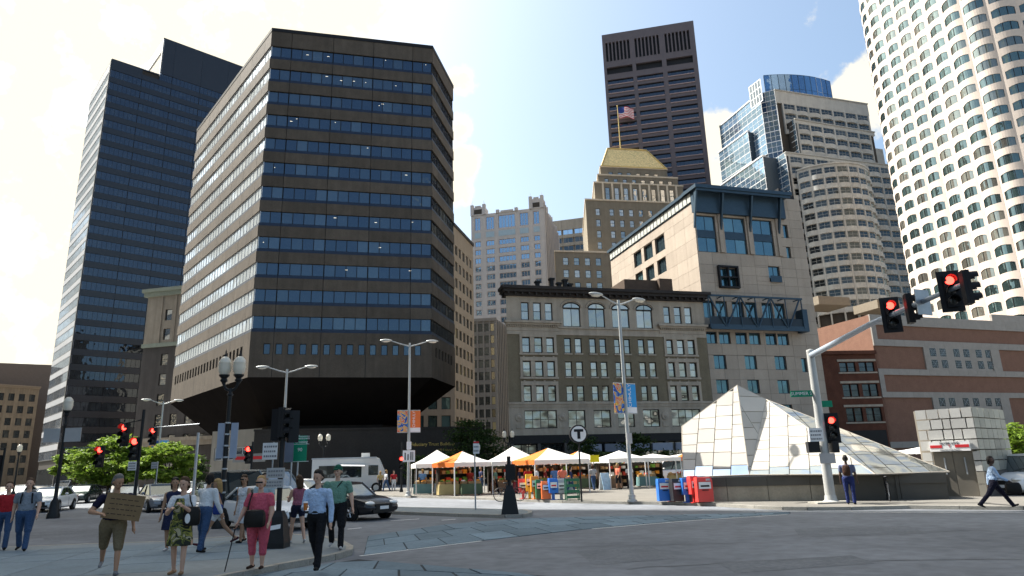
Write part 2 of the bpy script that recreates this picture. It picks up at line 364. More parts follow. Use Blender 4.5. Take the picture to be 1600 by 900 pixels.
# paving flags on the near pavement (each flag its own piece)
def inside(p, poly):
    c = False; n = len(poly)
    for i in range(n):
        a, b = poly[i], poly[(i+1) % n]
        if (a[1] > p[1]) != (b[1] > p[1]) and p[0] < (b[0]-a[0])*(p[1]-a[1])/(b[1]-a[1])+a[0]: c = not c
    return c
fl = MB().box(.02, 1.48, .02, 1.48, -.01, .006).mesh(mat('pavement_flag', (.16,.205,.235), .82, .16, .8, .12, rnd=.1, fine=.09))
for i in range(-16, 3):
    for j in range(0, 9):
        a = rad(12); x, y = i*1.5, 11.0+j*1.5; X, Y = x*math.cos(a)-y*math.sin(a)+2.0, x*math.sin(a)+y*math.cos(a)+1.5
        cs = [(X+dx*math.cos(a)-dy*math.sin(a), Y+dx*math.sin(a)+dy*math.cos(a)) for dx, dy in ((-.25,-.25),(1.75,-.25),(1.75,1.75),(-.25,1.75))]
        if all(inside(c, near+[(-7.6,11.2),(-60,8)]) for c in cs): put('paving_flag', fl, sidewalk, T(X, Y, random.uniform(-.002, .002)) @ RZ(a))
# stone-paved crossings
def crossing(name, lo, up, rows, size):
    lo = [Vector((*pg(*q, RZ0), 0)) for q in lo]; up = [Vector((*pg(*q, RZ0), 0)) for q in up]
    def along(P, t):
        ls = [(b-a).length for a, b in zip(P, P[1:])]; d = t*sum(ls)
        for (a, b), l in zip(zip(P, P[1:]), ls):
            if d <= l: return a+(b-a)*(d/l)
            d -= l
        return P[-1]
    root = put(name, MB().poly([(p.x, p.y, RZ0+.004) for p in lo]+[(p.x, p.y, RZ0+.004) for p in up[::-1]]).mesh(mat('joint_grit', (.04,.045,.05), .9)), kind='structure')
    n = int(sum((b-a).length for a, b in zip(lo, lo[1:]))/size)
    for r in range(rows):
        nn = n; off = .5 if r % 2 else 0
        for k in range(nn):
            t0, t1 = max(0, (k-off)/nn), min(1, (k+1-off)/nn)
            q = []
            for t, s_ in ((t0, r), (t1, r), (t1, r+1), (t0, r+1)):
                a, b = along(lo, t), along(up, t); q.append(a+(b-a)*(s_/rows))
            c = sum(q, Vector())/4
            q = [p+(c-p).normalized()*.034 for p in q]; dz = random.uniform(0, .004)
            me = MB(); me.prism([(p.x-c.x, p.y-c.y) for p in q], 0, .014+dz)
            put('paving_slab', me.mesh(M_slab), root, T(c.x, c.y, RZ0))
crossing('crosswalk', [(568,868),(755,845),(924,826),(1080,813),(1235,803)], [(575,838),(700,819),(826,810),(1000,806),(1235,800.5)], 3, 1.15)
crossing('crosswalk', [(330,909),(640,905),(930,909)], [(395,899),(560,874),(860,901)], 2, 1.1)
def stripe(pts, wd=.12):
    b = MB()
    P = [Vector((*pg(*q, RZ0), 0)) for q in pts]
    for a, c in zip(P, P[1:]):
        n = Vector((-(c-a).y, (c-a).x, 0)).normalized()*wd/2
        b.poly([(a-n)+Vector((0,0,RZ0+.006)), (c-n)+Vector((0,0,RZ0+.006)), (c+n)+Vector((0,0,RZ0+.006)), (a+n)+Vector((0,0,RZ0+.006))])
    put('lane_marking', b.mesh(M_paint), kind='structure')
stripe([(562,869),(640,859),(752,845.5)], .1)
stripe([(925,826.5),(1080,813.5),(1230,804)], .1)
for q in [((543,827),(565,825)), ((610,814),(655,811)), ((525,815),(560,813)), ((690,813),(712,811.5))]: stripe(list(q), .13)
stripe([(1180,799),(1330,800.5),(1600,801.5)], .1)
stripe([(60,800),(150,793),(330,788)], .12)

# repairs, covers and cracks in the road
M_patch = mat('asphalt_patch', (.14,.148,.158), .9, .2, .8, .2, fine=.15); M_crack = mat('tar_seal', (.085,.088,.093), .6, .2)
for q in ([(900,862),(1010,852),(1060,872),(930,884)], [(1240,826),(1420,822),(1450,834),(1250,840)], [(1120,880),(1330,868),(1370,880),(1150,896)], [(60,832),(170,826),(190,838),(70,845)]):
    put('road_patch', MB().poly([(*pg(*p_, RZ0), RZ0+.004) for p_ in q][::-1]).mesh(M_patch), kind='structure')
random.seed(21)
for (u, v, n_, dx, dy) in ((820,858,9,.55,.06),(1180,838,10,.6,-.03),(980,890,8,.5,.1),(1330,878,9,.55,-.08),(130,840,9,.6,.05)):
    p_ = Vector((*pg(u, v, RZ0), RZ0+.005)); b = MB()
    for k in range(n_):
        q = p_+Vector((dx+random.uniform(-.1,.1), dy+random.uniform(-.16,.16), 0)); d_ = (q-p_).normalized(); nn = Vector((-d_.y, d_.x, 0))*random.uniform(.012,.022)
        b.poly([p_-nn, q-nn, q+nn, p_+nn]); p_ = q
    put('tar_crack', b.mesh(M_crack), kind='structure')
# ================================================================ granite office block on a sloping stem
DP = [(-59.6,118.4),(-34.7,88.3),(-11.4,93.9),(-9.2,105.6),(-34.1,135.7),(-57.4,130.1)]
DC = Vector((sum(p[0] for p in DP)/6, sum(p[1] for p in DP)/6, 0))
def hexs(k, dz=0): return [(DC.x+(p[0]-DC.x)*k, DC.y+(p[1]-DC.y)*k) for p in DP]
dk = thing('granite_office_block', 'dark brown granite hexagonal office block with window bands, widening out over its dark base', 'office building', (DC.x, DC.y, 0))
put('core', MB().prism(hexs(.985), 14.1, 65.6).mesh(M_grand), dk)
put('roof', MB().prism(hexs(1.003), 65.6, 66.15).mesh(M_dark), dk)
h0, h1 = hexs(1.0), hexs(.66)
b = MB().loft([[(x, y, 8.2) for x, y in h1], [(x, y, 13.96) for x, y in h0]]); put('soffit', b.mesh(mat('soffit_granite', (.014,.012,.011), .9, .15, .5, spec=0)), dk)  # overhang shade put into the near-black soffit and stem colours
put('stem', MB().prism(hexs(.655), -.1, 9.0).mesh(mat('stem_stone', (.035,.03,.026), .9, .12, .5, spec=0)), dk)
M_sill = mat('dark_blue_sill', (.03,.045,.075), .35, .1, metal=.3)
def dface(F, bays, gl, npan, split_small, face):
    tops = [63.16-3.727*k for k in range(12)]
    for i in range(len(bays)-1):
        a, c = bays[i]+.03, bays[i+1]-.03
        prev = 65.6
        for zt in tops:
            bx('spandrel_panel', dk, F, a, c, zt, prev, 0, .3, M_gran)
            bx('sill_strip', dk, F, a, c, zt-2.16, zt-1.72, .10, .3, M_sill)
            n = npan if (c-a) > 4 else max(1, npan//2)
            if split_small:
                for j in range(n): win(dk, F, a+(c-a)*j/n, a+(c-a)*(j+1)/n, zt-1.72, zt, .16, M_black, gl, fw=.05)
            else: win(dk, F, a, c, zt-1.72, zt, .14, M_alum if face == 'left' else M_black, gl, n, 1, fw=.05)
            prev = zt-2.16
    bot = tops[-1]-2.16
    n = int((F.L-2.4)/1.53); ops = [(1.7+1.53*i, 2.55+1.53*i, 17.0, 18.45) for i in range(n)]
    put('lower_wall', wall_mesh(F.L, 13.96, bot, ops, .35, [M_gran]), dk, F.at(0, 0, 0))
    for o in ops: win(dk, F, o[0]+.02, o[1]-.02, o[2]+.02, o[3]-.02, .2, M_black, gl, fw=.05)
    for s_ in bays[1:-1]: bx('joint', dk, F, s_-.04, s_+.04, 13.98, bot, -.004, .02, M_dark)
dface(Fac(DP[1], DP[2]), [0,2.95,8.97,14.93,20.9,23.96], G_blue, 4, True, 'front')
FB_ = Fac(DP[1], DP[2]); rl = random.Random(9); L_fl = lamp_mat('office_ceiling_lamp', (1.0,.9,.7), .5)
lm = [MB().box(0,w_,0,.008,0,h_).mesh(L_fl) for w_, h_ in ((.34,.06),(.2,.05),(.12,.07))]
for _ in range(24): put('ceiling_lamp', rl.choice(lm), dk, FB_.at(rl.uniform(.6,23), .2, 63.16-3.727*rl.choice([0,0,1,1,2,2,3,3,4,4,4,5,7,7,8,9])-rl.uniform(.35,.9)))
LL = Fac(DP[0], DP[1]); dface(LL, [0]+[2.6+i*5.63 for i in range(7)]+[39.07], G_bright, 4, False, 'left')
FR = Fac(DP[2], DP[3]); dface(FR, [0,3.0,8.9,11.9], G_dark, 4, False, 'right')
# low walled forecourt with the building's name
FP = Fac((-33.2,88.0), (-4.3,95.0))
pod = thing('forecourt_wall', 'low dark stone wall carrying gilt building name, behind the market tents', 'wall', (-18,91,0))
b = MB().box(0, FP.L, 0, 9, -.1, 7.0).box(-.1, FP.L+.1, -.1, .5, 7.0, 7.25); put('wall', b.mesh(mat('forecourt_stone', (.04,.034,.029), .75, .15, .4, fine=.1)), pod, FP.at())
M_gilt = mat('gilt_letters', (.55,.4,.12), .35, .1, metal=.6)
x0, z0 = FP.px(676, 694); put('lettering', text_mesh('Fiduciary Trust Building', .62, M_gilt, .02), pod, FP.at(x0, -.03, z0) @ UP)
x0, z0 = FP.px(690, 703); put('lettering', text_mesh('175 Federal Street', .4, M_gilt, .02), pod, FP.at(x0+1, -.03, z0) @ UP)

# ================================================================ dark glass tower, far left
def boxwall(parent, F, depth, z0, z1, m, name='core', inset=.35, x0=0, x1=None):
    x1 = F.L if x1 is None else x1
    return put(name, MB().box(x0+inset, x1-inset, inset, depth, z0, z1).mesh(m), parent, F.at())
def dirv(a): return Vector((math.cos(rad(a)), math.sin(rad(a)), 0))
B0 = Vector((-134.5,204.5,0)); BR = Fac(B0, B0+dirv(43)*58); BL = Fac(B0+dirv(133)*31, B0)
M_bpan = mat('navy_spandrel', (.015,.017,.024), .3, .1, .5, rnd=.1, spec=.5)
M_bal = mat('anodised_panel', (.33,.34,.36), .4, .06, .5, rnd=.04)
tb = thing('dark_glass_tower', 'tall navy glass tower with stepped roof and bright left side, far left', 'tower', B0)
boxwall(tb, BR, 30.6, 0, 140.2, M_grand); boxwall(tb, BR, 30.6, 140.2, 155.2, M_grand, x0=15.2)
put('roof_slab', MB().box(0, 15.0, 0, 31, 140.2, 140.7).mesh(M_bpan), tb, BR.at())
put('roof_slab', MB().box(15.1, 58, 0, 31, 155.2, 155.7).mesh(M_bpan), tb, BR.at())
for k in range(-2, 29):
    zt = 136.6-4.672*k; hw = 2.75
    for i in range(6):
        a, c = (i*9.66, (i+1)*9.66)
        if k < 0 and i == 0: continue
        if k < 0 and i == 1: a = 15.1
        a += .02; c -= .02
        if zt-4.672 < 4: break
        if k >= -1: win(tb, BR, a, c, zt-hw, zt, .1, M_black, G_black, 7, 1, .08)
        top = zt+1.922 if not (k == 0 and i < 2) else 140.2
        if k == 0 and i == 1: top = zt+1.922
        if k == -2: continue
        if k == -1: top = 155.2
        bx('spandrel_panel', tb, BR, a, c, zt, top, 0, .35, M_bpan)
    if k >= 0:
        if zt-4.672 < 4: break
        for i in range(3):
            a, c = i*10.33+.02, (i+1)*10.33-.02
            bx('spandrel_panel', tb, BL, a, c, zt, zt+1.7 if k else 140.2, 0, .35, M_bal)
            bx('sill_strip', tb, BL, a, c, zt-2.97, zt-2.75, 0.02, .35, M_black)
            win(tb, BL, a, c, zt-hw, zt, .06, M_bal, G_left, 6, 1, .05)
BS = Fac(B0+dirv(43)*15.1+dirv(133)*27, B0+dirv(43)*15.1)
bx('parapet_frame', tb, BS, 0, 27, 150.5, 155.2, 0, .4, M_alum); bx('parapet_frame', tb, BS, 26, 27, 140.7, 150.5, 0.01, .4, M_alum)
bx('screen_wall', tb, BS, 0, 26, 140.7, 150.5, .25, .5, mat('cream_screen', (.55,.49,.4), .8))
bx('corner_fin', tb, BR, -.3, 0.0, 0, 140.2, -.25, .5, M_bpan)
bx('lobby_glass', tb, BR, 0, 57.9, 0, 5.0, .2, .34, G_black); bx('lobby_glass', tb, BL, 0, 30.9, 0, 5, .2, .34, G_black)

# ================================================================ older buildings at far left
def simple_block(name, label, F, depth, H, m, gl, fr, cols, rows, ww, wh, z0, pitch, x0, xp, cornice=None, recess=.25, ny=2, cat='building', sill=None):
    t = thing(name, label, cat, F.at(F.L/2, depth/2, 0).to_translation())
    ops = []
    for c in range(cols):
        for r in range(rows): ops.append((x0+c*xp, x0+c*xp+ww, z0+r*pitch, z0+r*pitch+wh))
    put('wall', wall_mesh(F.L, 0, H, ops, recess, [m]), t, F.at())
    put('core', MB().box(.02, F.L-.02, recess+.14, depth, -.1, H-.02).mesh(m), t, F.at())
    for o in ops: win(t, F, o[0]+.01, o[1]-.01, o[2]+.01, o[3]-.01, recess*.6, fr, gl, 1, ny, .09)
    if cornice: put('cornice', MB().box(-.6, F.L+.3, -.7, 1.5, H, H+.5).box(-.35, F.L+.2, -.4, 1.5, H-.7, H).mesh(cornice), t, F.at())
    return t, ops
a0 = atH(-60,560,52); a1 = atH(76,565,52)
simple_block('brown_slab_building', 'plain brown slab building at the far left edge behind older block', Fac((a0.x-8,a0.y+6), (a1.x,a1.y+12)), 30, 52, mat('dull_brown_concrete', (.15,.125,.11), .85, .1), G_dark, M_black, 1, 1, 4, 2, 44, 4, 3, 5)
a0 = atH(-60,598,40); a1 = atH(62,606,40)
AF = Fac((a0.x,a0.y), (a1.x,a1.y))
simple_block('arched_stone_block', 'tan stone office block with cornice at left edge behind traffic', AF, 28, 40, mat('worn_tan_stone', (.23,.185,.135), .85, .18, .4, streak=.2), G_dark, M_black, 7, 7, 2.2, 3, 4, 5.0, 1.5, AF.L/7.3, mat('tan_cornice', (.25,.2,.15)), .5)
# stone-topped dark building between the tower and the granite block
CF = Fac((-78.0,141.2), (-40.0,131.5))
cb = thing('stone_topped_building', 'narrow dark masonry building with pale stone attic, between the dark tower and granite block', 'building', CF.at(18, 10, 0).to_translation())
ops = []
M_cd = mat('dark_masonry', (.1,.09,.085), .85, .15, .5, streak=.15)
for c in range(8):
    for r in range(8):
        x = CF.px(250, 620)[0]+c*3.55
        zc = 34.8-r*4.15 if r < 2 else 33.6-r*4.15
        ops.append((x-.85, x+.85, zc-1.2, zc+1.2))
put('wall', wall_mesh(CF.L, 28.4, 40, [o for o in ops if o[2] > 28], .5, [M_ost]), cb, CF.at())
put('wall', wall_mesh(CF.L, 0, 28.4, [o for o in ops if o[2] < 28], .4, [M_cd]), cb, CF.at(0, .1, 0))
put('core', MB().box(.1, CF.L, .6, 25, -.1, 39.9).mesh(M_cd), cb, CF.at())
for o in ops: win(cb, CF, o[0]+.01, o[1]-.01, o[2]+.01, o[3]-.01, .28, M_black, G_old if o[2] < 28 else G_bright, 1, 2, .08)
put('cornice', MB().box(-.9, CF.L, -1.0, 2, 39.9, 40.6).box(-.6, CF.L, -.6, 2, 39.0, 39.9).box(-.2, CF.L, -.3, 1, 28.0, 28.8).mesh(mat('verdigris_cornice', (.3,.33,.27), .7)), cb, CF.at())
put('base_cornice', MB().box(-1.2, CF.L, -.9, .5, 8.6, 9.3).box(-.8, CF.L, -.5, .5, 7.7, 8.6).mesh(M_ost), cb, CF.at())
for i in range(9): bx('pilaster', cb, CF, CF.px(250,620)[0]-2.05+i*3.55, CF.px(250,620)[0]-1.55+i*3.55, 28.8, 39.0, -.18, .3, M_ost)
# low pavilion and slabs under the overhang
VF = Fac((-40.5,92.5), (-32.5,88.6))
v = thing('low_pavilion', 'low beige pavilion with window strip beneath the overhanging granite block', 'building', VF.at(4, 4, 0).to_translation())
put('wall', wall_mesh(VF.L, 0, 7.4, [(.6, VF.L-.8, 3.6, 5.2)], .3, [M_tan]), v, VF.at())
put('core', MB().box(.05, VF.L-.05, .45, 8, -.1, 7.3).mesh(M_tan), v, VF.at())
win(v, VF, .61, VF.L-.81, 3.61, 5.19, .15, M_alum, G_bright, 6, 1, .1)
# ================================================================ buildings behind, centre
EF = Fac((-14.04,159.6), (-10.3,176.2)); EG = Fac((-36,153.8), (-14.04,159.6))
eb = thing('grid_window_block', 'tan office block with rows of punched windows, just right of the granite block', 'office building', (-22,168,0))
M_et = mat('tan_precast', (.33,.27,.2), .8, .08, .4, streak=.08)
ops = [(1.0+c*3.1, 2.9+c*3.1, 2.6+r*4.2, 5.0+r*4.2) for c in range(5) for r in range(13)]
put('wall', wall_mesh(EF.L, 0, 60, ops, .5, [M_et]), eb, EF.at())
for o in ops: win(eb, EF, o[0]+.02, o[1]-.02, o[2]+.02, o[3]-.02, .3, M_black, G_yel if o[2] < 34 else G_old, 1, 1, .1)
ops = [(1.0+c*3.1, 3.1+c*3.1, 2.4+r*4.2, 5.2+r*4.2) for c in range(7) for r in range(5)]
put('wall', wall_mesh(EG.L, 0, 60, ops, .6, [M_et]), eb, EG.at())
for o in ops: win(eb, EG, o[0]+.02, o[1]-.02, o[2]+.02, o[3]-.02, .35, M_black, G_teal, 1, 1, .1)
put('core', MB().prism([(-35,155.2),(-14.6,160.6),(-11.2,175.8),(-32,178)], -.1, 59.8).mesh(M_et), eb)
put('parapet', MB().prism([(-36.2,153.6),(-13.8,159.4),(-10.0,176.3),(-12,178),(-36,178)], 60, 60.8).mesh(M_dark), eb)
FF = Fac((-13.8,215.9), (-5.44,214.7)); FS = Fac((-5.44,214.7), (-.2,234.3))
fb = thing('ribbed_pier_block', 'dark grey block of thin vertical piers with a gold-lit window column', 'office building', (-6,222,0))
put('core', MB().prism([(-13.5,216.6),(-5.9,215.4),(-.9,234),(-9,236)], -.1, 47.6).mesh(M_grand), fb)
M_fp = mat('grey_pier', (.21,.19,.165), .8, .1)
for i in range(5):
    bx('pier', fb, FF, i*2.0, i*2.0+.5, 0, 48, -.1, .8, M_fp)
    if i < 4:
        for k in range(12): win(fb, FF, i*2.0+.5, i*2.0+2.0, 1.2+3.9*k, 3.7+3.9*k, .3, M_black, G_yel if i == 3 else G_dark, 1, 1, .08); bx('spandrel_panel', fb, FF, i*2+.5, i*2+2, 3.7+3.9*k, 5.1+3.9*k, .2, .6, M_fp)
for i in range(11):
    bx('pier', fb, FS, i*1.95, i*1.95+.8, 0, 48, -.05, .8, M_fp)
    if i < 10:
        for k in range(12): win(fb, FS, i*1.95+.8, i*1.95+1.95, 1.2+3.9*k, 3.7+3.9*k, .3, M_black, G_yel, 1, 1, .08)
bx('roof_band', fb, FF, -.1, 8.5, 47.4, 48.4, -.2, .8, M_fp)
# turreted blue-window tower
G0, G1, G2 = Vector((-18.0,296.5,0)), Vector((15.2,288.1,0)), Vector((24.3,321.9,0))
GF = Fac(G0, G1); GR = Fac(G1, G2)
gt = thing('turreted_tower', 'pinkish grey stone tower with blue window columns and corner turrets, mid distance', 'tower', ((G0+G2)/2))
grp = [(1.7,4.5,2),(7.1,11.0,3),(13.05,20.9,5),(23.1,27.1,3),(29.4,32.2,2)]
ops = []
for (a, c, n) in grp:
    for k in range(15):
        z = 99.1-4.0*k
        if n in (2, 3) or True: ops.append((a, c, z, z+2.6, n))
    ops.append((a, c, 107.0, 113.2, n))
put('wall', wall_mesh(GF.L, 0, 114.7, [o[:4] for o in ops], .6, [M_gcl]), gt, GF.at())
put('core', MB().prism([(G0.x+1.1,G0.y+.9),(G1.x-.6,G1.y+.9),(G2.x-1,G2.y),(G2.x-30,G2.y+8)], -.1, 114.4).mesh(M_gcl), gt)
M_gm = mat('stone_mullion', (.4,.34,.31), .8)
for o in ops: win(gt, GF, o[0]+.02, o[1]-.02, o[2]+.02, o[3]-.02, .25, M_gm, G_wing, o[4], 1, .22, name='window_group')
for (a, c, z) in [(0,6.9,119.2),(27.8,34.22,120),(12.2,22.2,115.6)]:
    put('turret', MB().box(a, c, -.3, 5, 114.4, z-1).box(a-.15, a+1.3, -.5, .9, 114.4, z+.4).box(c-1.3, c+.15, -.5, .9, 114.4, z+.4).box(a+2, c-2, -.35, .2, z-1, z-.2).mesh(M_gcl), gt, GF.at())
for (a, c) in [(0,6.9),(27.8,34.22)]:
    bx('turret_window', gt, GF, a+1.6, c-1.6, 114.9, 117.2, -.34, -.2, M_grand)
    for q in (a+.55, c-.6): put('finial', MB().tube([(q,0,119.5),(q,0,122.2)], [.18,.03], 5).mesh(M_gcl), gt, GF.at())
for q in grp: bx('medallion', gt, GF, q[0], q[1], 103.2, 105.8, -.12, .1, mat('blue_medallion', (.3,.4,.47), .5))
ops = [(1.6+i*3.3, 3.4+i*3.3, 40+k*4, 42.6+k*4) for i in range(10) for k in range(16)]
put('wall', wall_mesh(GR.L, 0, 112, ops, .6, [M_gcl]), gt, GR.at())
for i in range(10):
    put('window_column', MB().box(1.65+i*3.3, 3.35+i*3.3, .35, .4, 40, 103).mesh(G_curt), gt, GR.at())
    put('pier', MB().box(.1+i*3.3, .9+i*3.3, -.5, .2, 20, 112+4.5*(1-i/10)+(i % 3)*.8).mesh(M_gcl), gt, GR.at())
# dark banded slab behind
HF = Fac((10,352.6), (52,340.5))
hb = thing('banded_grey_slab', 'grey slab tower with dark window bands, mostly hidden behind the gold-roofed tower', 'tower', HF.at(20, 10, 0).to_translation())
put('core', MB().box(0, HF.L, .8, 30, -.1, 130).mesh(M_tan), hb, HF.at())
for k in range(16):
    for i in range(7):
        bx('spandrel_panel', hb, HF, i*6.2+.04, i*6.2+6.16, 121.5-k*4.6+2.9, 121.5-k*4.6+4.6 if k else 130, 0, .8, M_tan)
        win(hb, HF, i*6.2+.4, i*6.2+5.8, 121.5-k*4.6, 121.5-k*4.6+2.9, .3, M_tan, G_curt if k == 0 else G_dark, 2, 1, .2)
# ================================================================ tall purple-brown tower
KF = Fac((41.64,255.83), (78.93,247.55))
kb = thing('purple_brown_tower', 'tall purple-brown granite tower with three columns of dark window strips', 'tower', KF.at(19, 18, 0).to_translation())
kc = [(1.15,11.85),(13.4,24.0),(25.85,36.45)]; ops = []
for (a, c) in kc:
    for j in range(7): ops.append((a+.15+j*1.52, a+1.05+j*1.52, 166.8, 175.9))
    ops.append((a, c, 160.6, 163.9))
    for k in range(24): ops.append((a, c, 155.75-4.03*k, 158.0-4.03*k))
put('wall', wall_mesh(KF.L, 0, 180, ops, 1.0, [M_kcl]), kb, KF.at())
put('core', MB().box(.03, KF.L-.03, 1.2, 37, -.1, 179.5).mesh(M_kcl), kb, KF.at())
put('side_wall', MB().box(0, .03, 0, 37, -.1, 179.9).box(KF.L-.03, KF.L+.02, .02, 37, -.1, 179.9).mesh(M_kcl), kb, KF.at())
put('plant_void', MB().poly([(0,1.0,100),(KF.L,1.0,100),(KF.L,1.0,179),(0,1.0,179)]).mesh(M_dark), kb, KF.at(0, .16, 0))
for (a, c) in kc:
    for k in range(24):
        z = 155.75-4.03*k; win(kb, KF, a+.02, c-.02, z+.02, z+2.23, .7, M_black, G_black, 7, 1, .07)
        bx('ledge', kb, KF, a, c, z-.35, z, -.25, .6, mat('ledge_granite', (.3,.225,.215), .6))  # lighter ledge colour holds the sunlight the ledges catch
    for j in range(6): bx('louvre_fin', kb, KF, a+1.12+j*1.52, a+1.6+j*1.52, 166.8, 175.9, -.08, .0, M_kcl)
# ================================================================ gold-roofed stepped tower
th = rad(10); I0 = Vector((27.72,232.26,0)); di = Vector((math.cos(th), math.sin(th), 0)); ni = dirv(86)
ib = thing('gold_roofed_tower', 'stepped tan brick tower crowned by a gold hipped roof', 'tower', I0+di*20+ni*16)
def tier(x0, x1, y0, y1, z0, z1, cols, wz, ww, cap=True, m=None, piers=False):
    m = m or M_deco
    F = Fac(I0+di*x0+ni*y0, I0+di*x1+ni*y0); L = x1-x0
    ops = [(c-x0-ww/2, c-x0+ww/2, a, e) for c in cols for a, e in wz]
    put('tier_wall', wall_mesh(L, z0, z1, ops, .4, [m]), ib, F.at())
    q = lambda x, y: (I0+di*x+ni*y)[:2]
    put('tier_core', MB().prism([q(x0+.02, y0+.55), q(x1-.02, y0+.55), q(x1-.02, y1), q(x0+.02, y1)], z0-.1, z1-.02).mesh(m), ib)
    put('tier_side', MB().poly([(*q(x0, y0), z0), (*q(x0, y0), z1), (*q(x0, y0+.6), z1), (*q(x0, y0+.6), z0)]).mesh(m), ib)
    if cap: put('coping', MB().prism([q(x0-.25, y0-.3), q(x1+.25, y0-.3), q(x1+.25, y1), q(x0-.25, y1)], z1, z1+.55).mesh(M_lime), ib)
    for o in ops: win(ib, F, o[0]+.02, o[1]-.02, o[2]+.02, o[3]-.02, .2, M_black, G_old, 1, 2, .1)
    if piers:
        e = [(cols[i]+cols[i+1])/2 for i in range(len(cols)-1)]; e = [2*cols[0]-e[0]]+e+[2*cols[-1]-e[-1]]
        for q in e: put('pier', MB().box(q-x0-.35, q-x0+.35, -.35, .1, z0, z1+.5).mesh(M_lime), ib, F.at())
    return F
wc = [4.4]+[9.7+3.72*i for i in range(8)]
tier(-.05, 41.3, 0, 40, 0, 95, wc, [(89.3-4.28*k, 91.95-4.28*k) for k in range(8)], 1.65)
c2 = [8.9+3.62*i for i in range(8)]
tier(3.9, 38.9, 3, 36, 95, 103.2, c2, [(96.6, 101.7)], 1.7, True, M_deco, True)
tier(5.6, 37.3, 4.2, 34, 103.2, 106.9, c2, [(103.9, 105.8)], 1.6, True, M_deco)
tier(7.0, 33.9, 7, 31, 106.9, 111.6, [11.0+3.66*i for i in range(6)], [(108.5, 109.8)], 1.7, True, M_deco)
tier(-12.4, 6.8, -6, 20, 0, 73.0, [-8.65+3.9*i for i in range(4)], [(68.4-4.45*k, 71.1-4.45*k) for k in range(6)], 1.9)
F = Fac(I0+di*6.7+ni*6.6, I0+di*34.2+ni*6.6); L = F.L
put('roof_hip', MB().loft([[(.9,.3,112.1),(L-.4,.3,112.1),(L+5.4,24,112.1),(6.7,24,112.1)], [(5.6,5.6,122.2),(L-5.8,5.6,122.2),(L-2.5,18,122.2),(9.0,18,122.2)]]).mesh(M_gold), ib, F.at())
b = MB()
for a, c in (((.9,.25,112.2),(5.6,5.55,122.3)),((L-.4,.25,112.2),(L-5.8,5.55,122.3)),((5.6,5.55,122.3),(L-5.8,5.55,122.3)),((.8,.25,112.1),(L-.3,.25,112.1))): b.tube([a, c], .3, 6)
put('roof_trim', b.mesh(M_goldt), ib, F.at())
fp = thing('rooftop_flag', 'flag with red and white stripes and blue canton flying above the gold roof', 'flag', F.at(12.6, 10, 122.2).to_translation())
put('flagpole', MB().tube([(0,0,0),(0,0,21.5)], [.28,.14], 8).ell((0,0,21.7), (.3,.3,.3), 8, 6).mesh(M_goldt), fp, loc(fp))
def flag_strip(z0, z1, x0, x1, m):
    b = MB(); n = 14
    for i in range(n):
        q = [x0+(x1-x0)*j/n for j in (i, i+1)]; f = lambda x: (.55*math.sin(x*1.25), -.11*x-.16*math.sin(x*1.1+1))
        (ya, za), (yb, zb) = f(q[0]), f(q[1])
        b.poly([(q[0],ya,z0+za),(q[1],yb,z0+zb),(q[1],yb,z1+zb),(q[0],ya,z1+za)])
    return b.mesh(m, 60)
Mr, Mw_, Mb = mat('flag_red', (.5,.03,.04), .8), mat('flag_white', (.75,.73,.7), .8), mat('flag_blue', (.03,.05,.2), .8)
for i in range(13): put('flag_stripe', flag_strip(16.6+i*.36, 16.96+i*.36, .25 if i < 6 else 2.7, 6.6, Mr if i % 2 == 0 else Mw_), fp, loc(fp))
put('canton', flag_strip(16.6+6*.36, 16.6+13*.36, .25, 2.7, Mb), fp, loc(fp))
# ================================================================ stepped glass tower, its bays shaped after a mirrored tower
SC = .83
def hh(H): return (H-CZ)*SC+CZ
lb = thing('stepped_glass_tower', 'stepped blue glass tower with grey scalloped bays and round glass crown', 'tower', (115,220,0))
def lpt(u, v, H): p = atH(u, v, hh(H)); return Vector((p.x, p.y, 0))
bayc = {}
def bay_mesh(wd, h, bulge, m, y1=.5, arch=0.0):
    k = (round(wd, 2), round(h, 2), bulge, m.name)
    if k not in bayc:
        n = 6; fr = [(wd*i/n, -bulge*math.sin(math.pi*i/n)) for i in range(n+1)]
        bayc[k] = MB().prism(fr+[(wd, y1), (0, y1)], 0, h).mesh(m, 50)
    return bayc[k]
def baywall(F, z1, z0, off, pitch, top_par, mx=99):  # bays give the glass reflection solid form, in shape and colour
    n = int((F.L-off+.3)/pitch); k = 0; z = z1-top_par
    put('wall_core', MB().box(.1, F.L-.1, .6, 16, 0, z1-.1).mesh(M_grand), lb, F.at())
    bx('coping', lb, F, -.1, F.L+.1, z1-.35, z1, -.3, .6, M_lsp)
    put('parapet', MB().box(0, F.L, .0, .6, z, z1-.36).mesh(M_lsp), lb, F.at())
    while z-3.82 > z0:
        for i in range(n):
            x = off+i*pitch
            win(lb, F, x+.4, x+pitch-.4, z-2.2, z, .1, M_lsp, G_bay, 3, 2, .09)
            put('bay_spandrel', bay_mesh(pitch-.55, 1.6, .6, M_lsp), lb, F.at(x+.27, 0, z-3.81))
        z -= 3.82; k += 1
    for i in range(n+1): bx('pier', lb, F, off+i*pitch-.28, off+i*pitch+.28, z, z1-top_par, -.02, .6, M_lsp)
def gridwall(F, z1, z0, gl=None, nx=None, cells=4):
    z = z1; nx = nx or max(2, int(F.L/2.6))
    while z-3.82 > z0:
        win(lb, F, 0, F.L, z-3.8, z, 0, M_alum, gl or G_wing, nx, 2, .13, name='glass_band'); z -= 3.82
a, c = lpt(1210,139.5,150), lpt(1355,162,150); FD = (c-a).normalized(); BK = Vector((-FD.y, FD.x, 0))
F1 = Fac(a, c); baywall(F1, hh(150), hh(128), 2.6, 5.2, 5.0)
gridwall(Fac(a+BK*7, a), hh(150), hh(118))
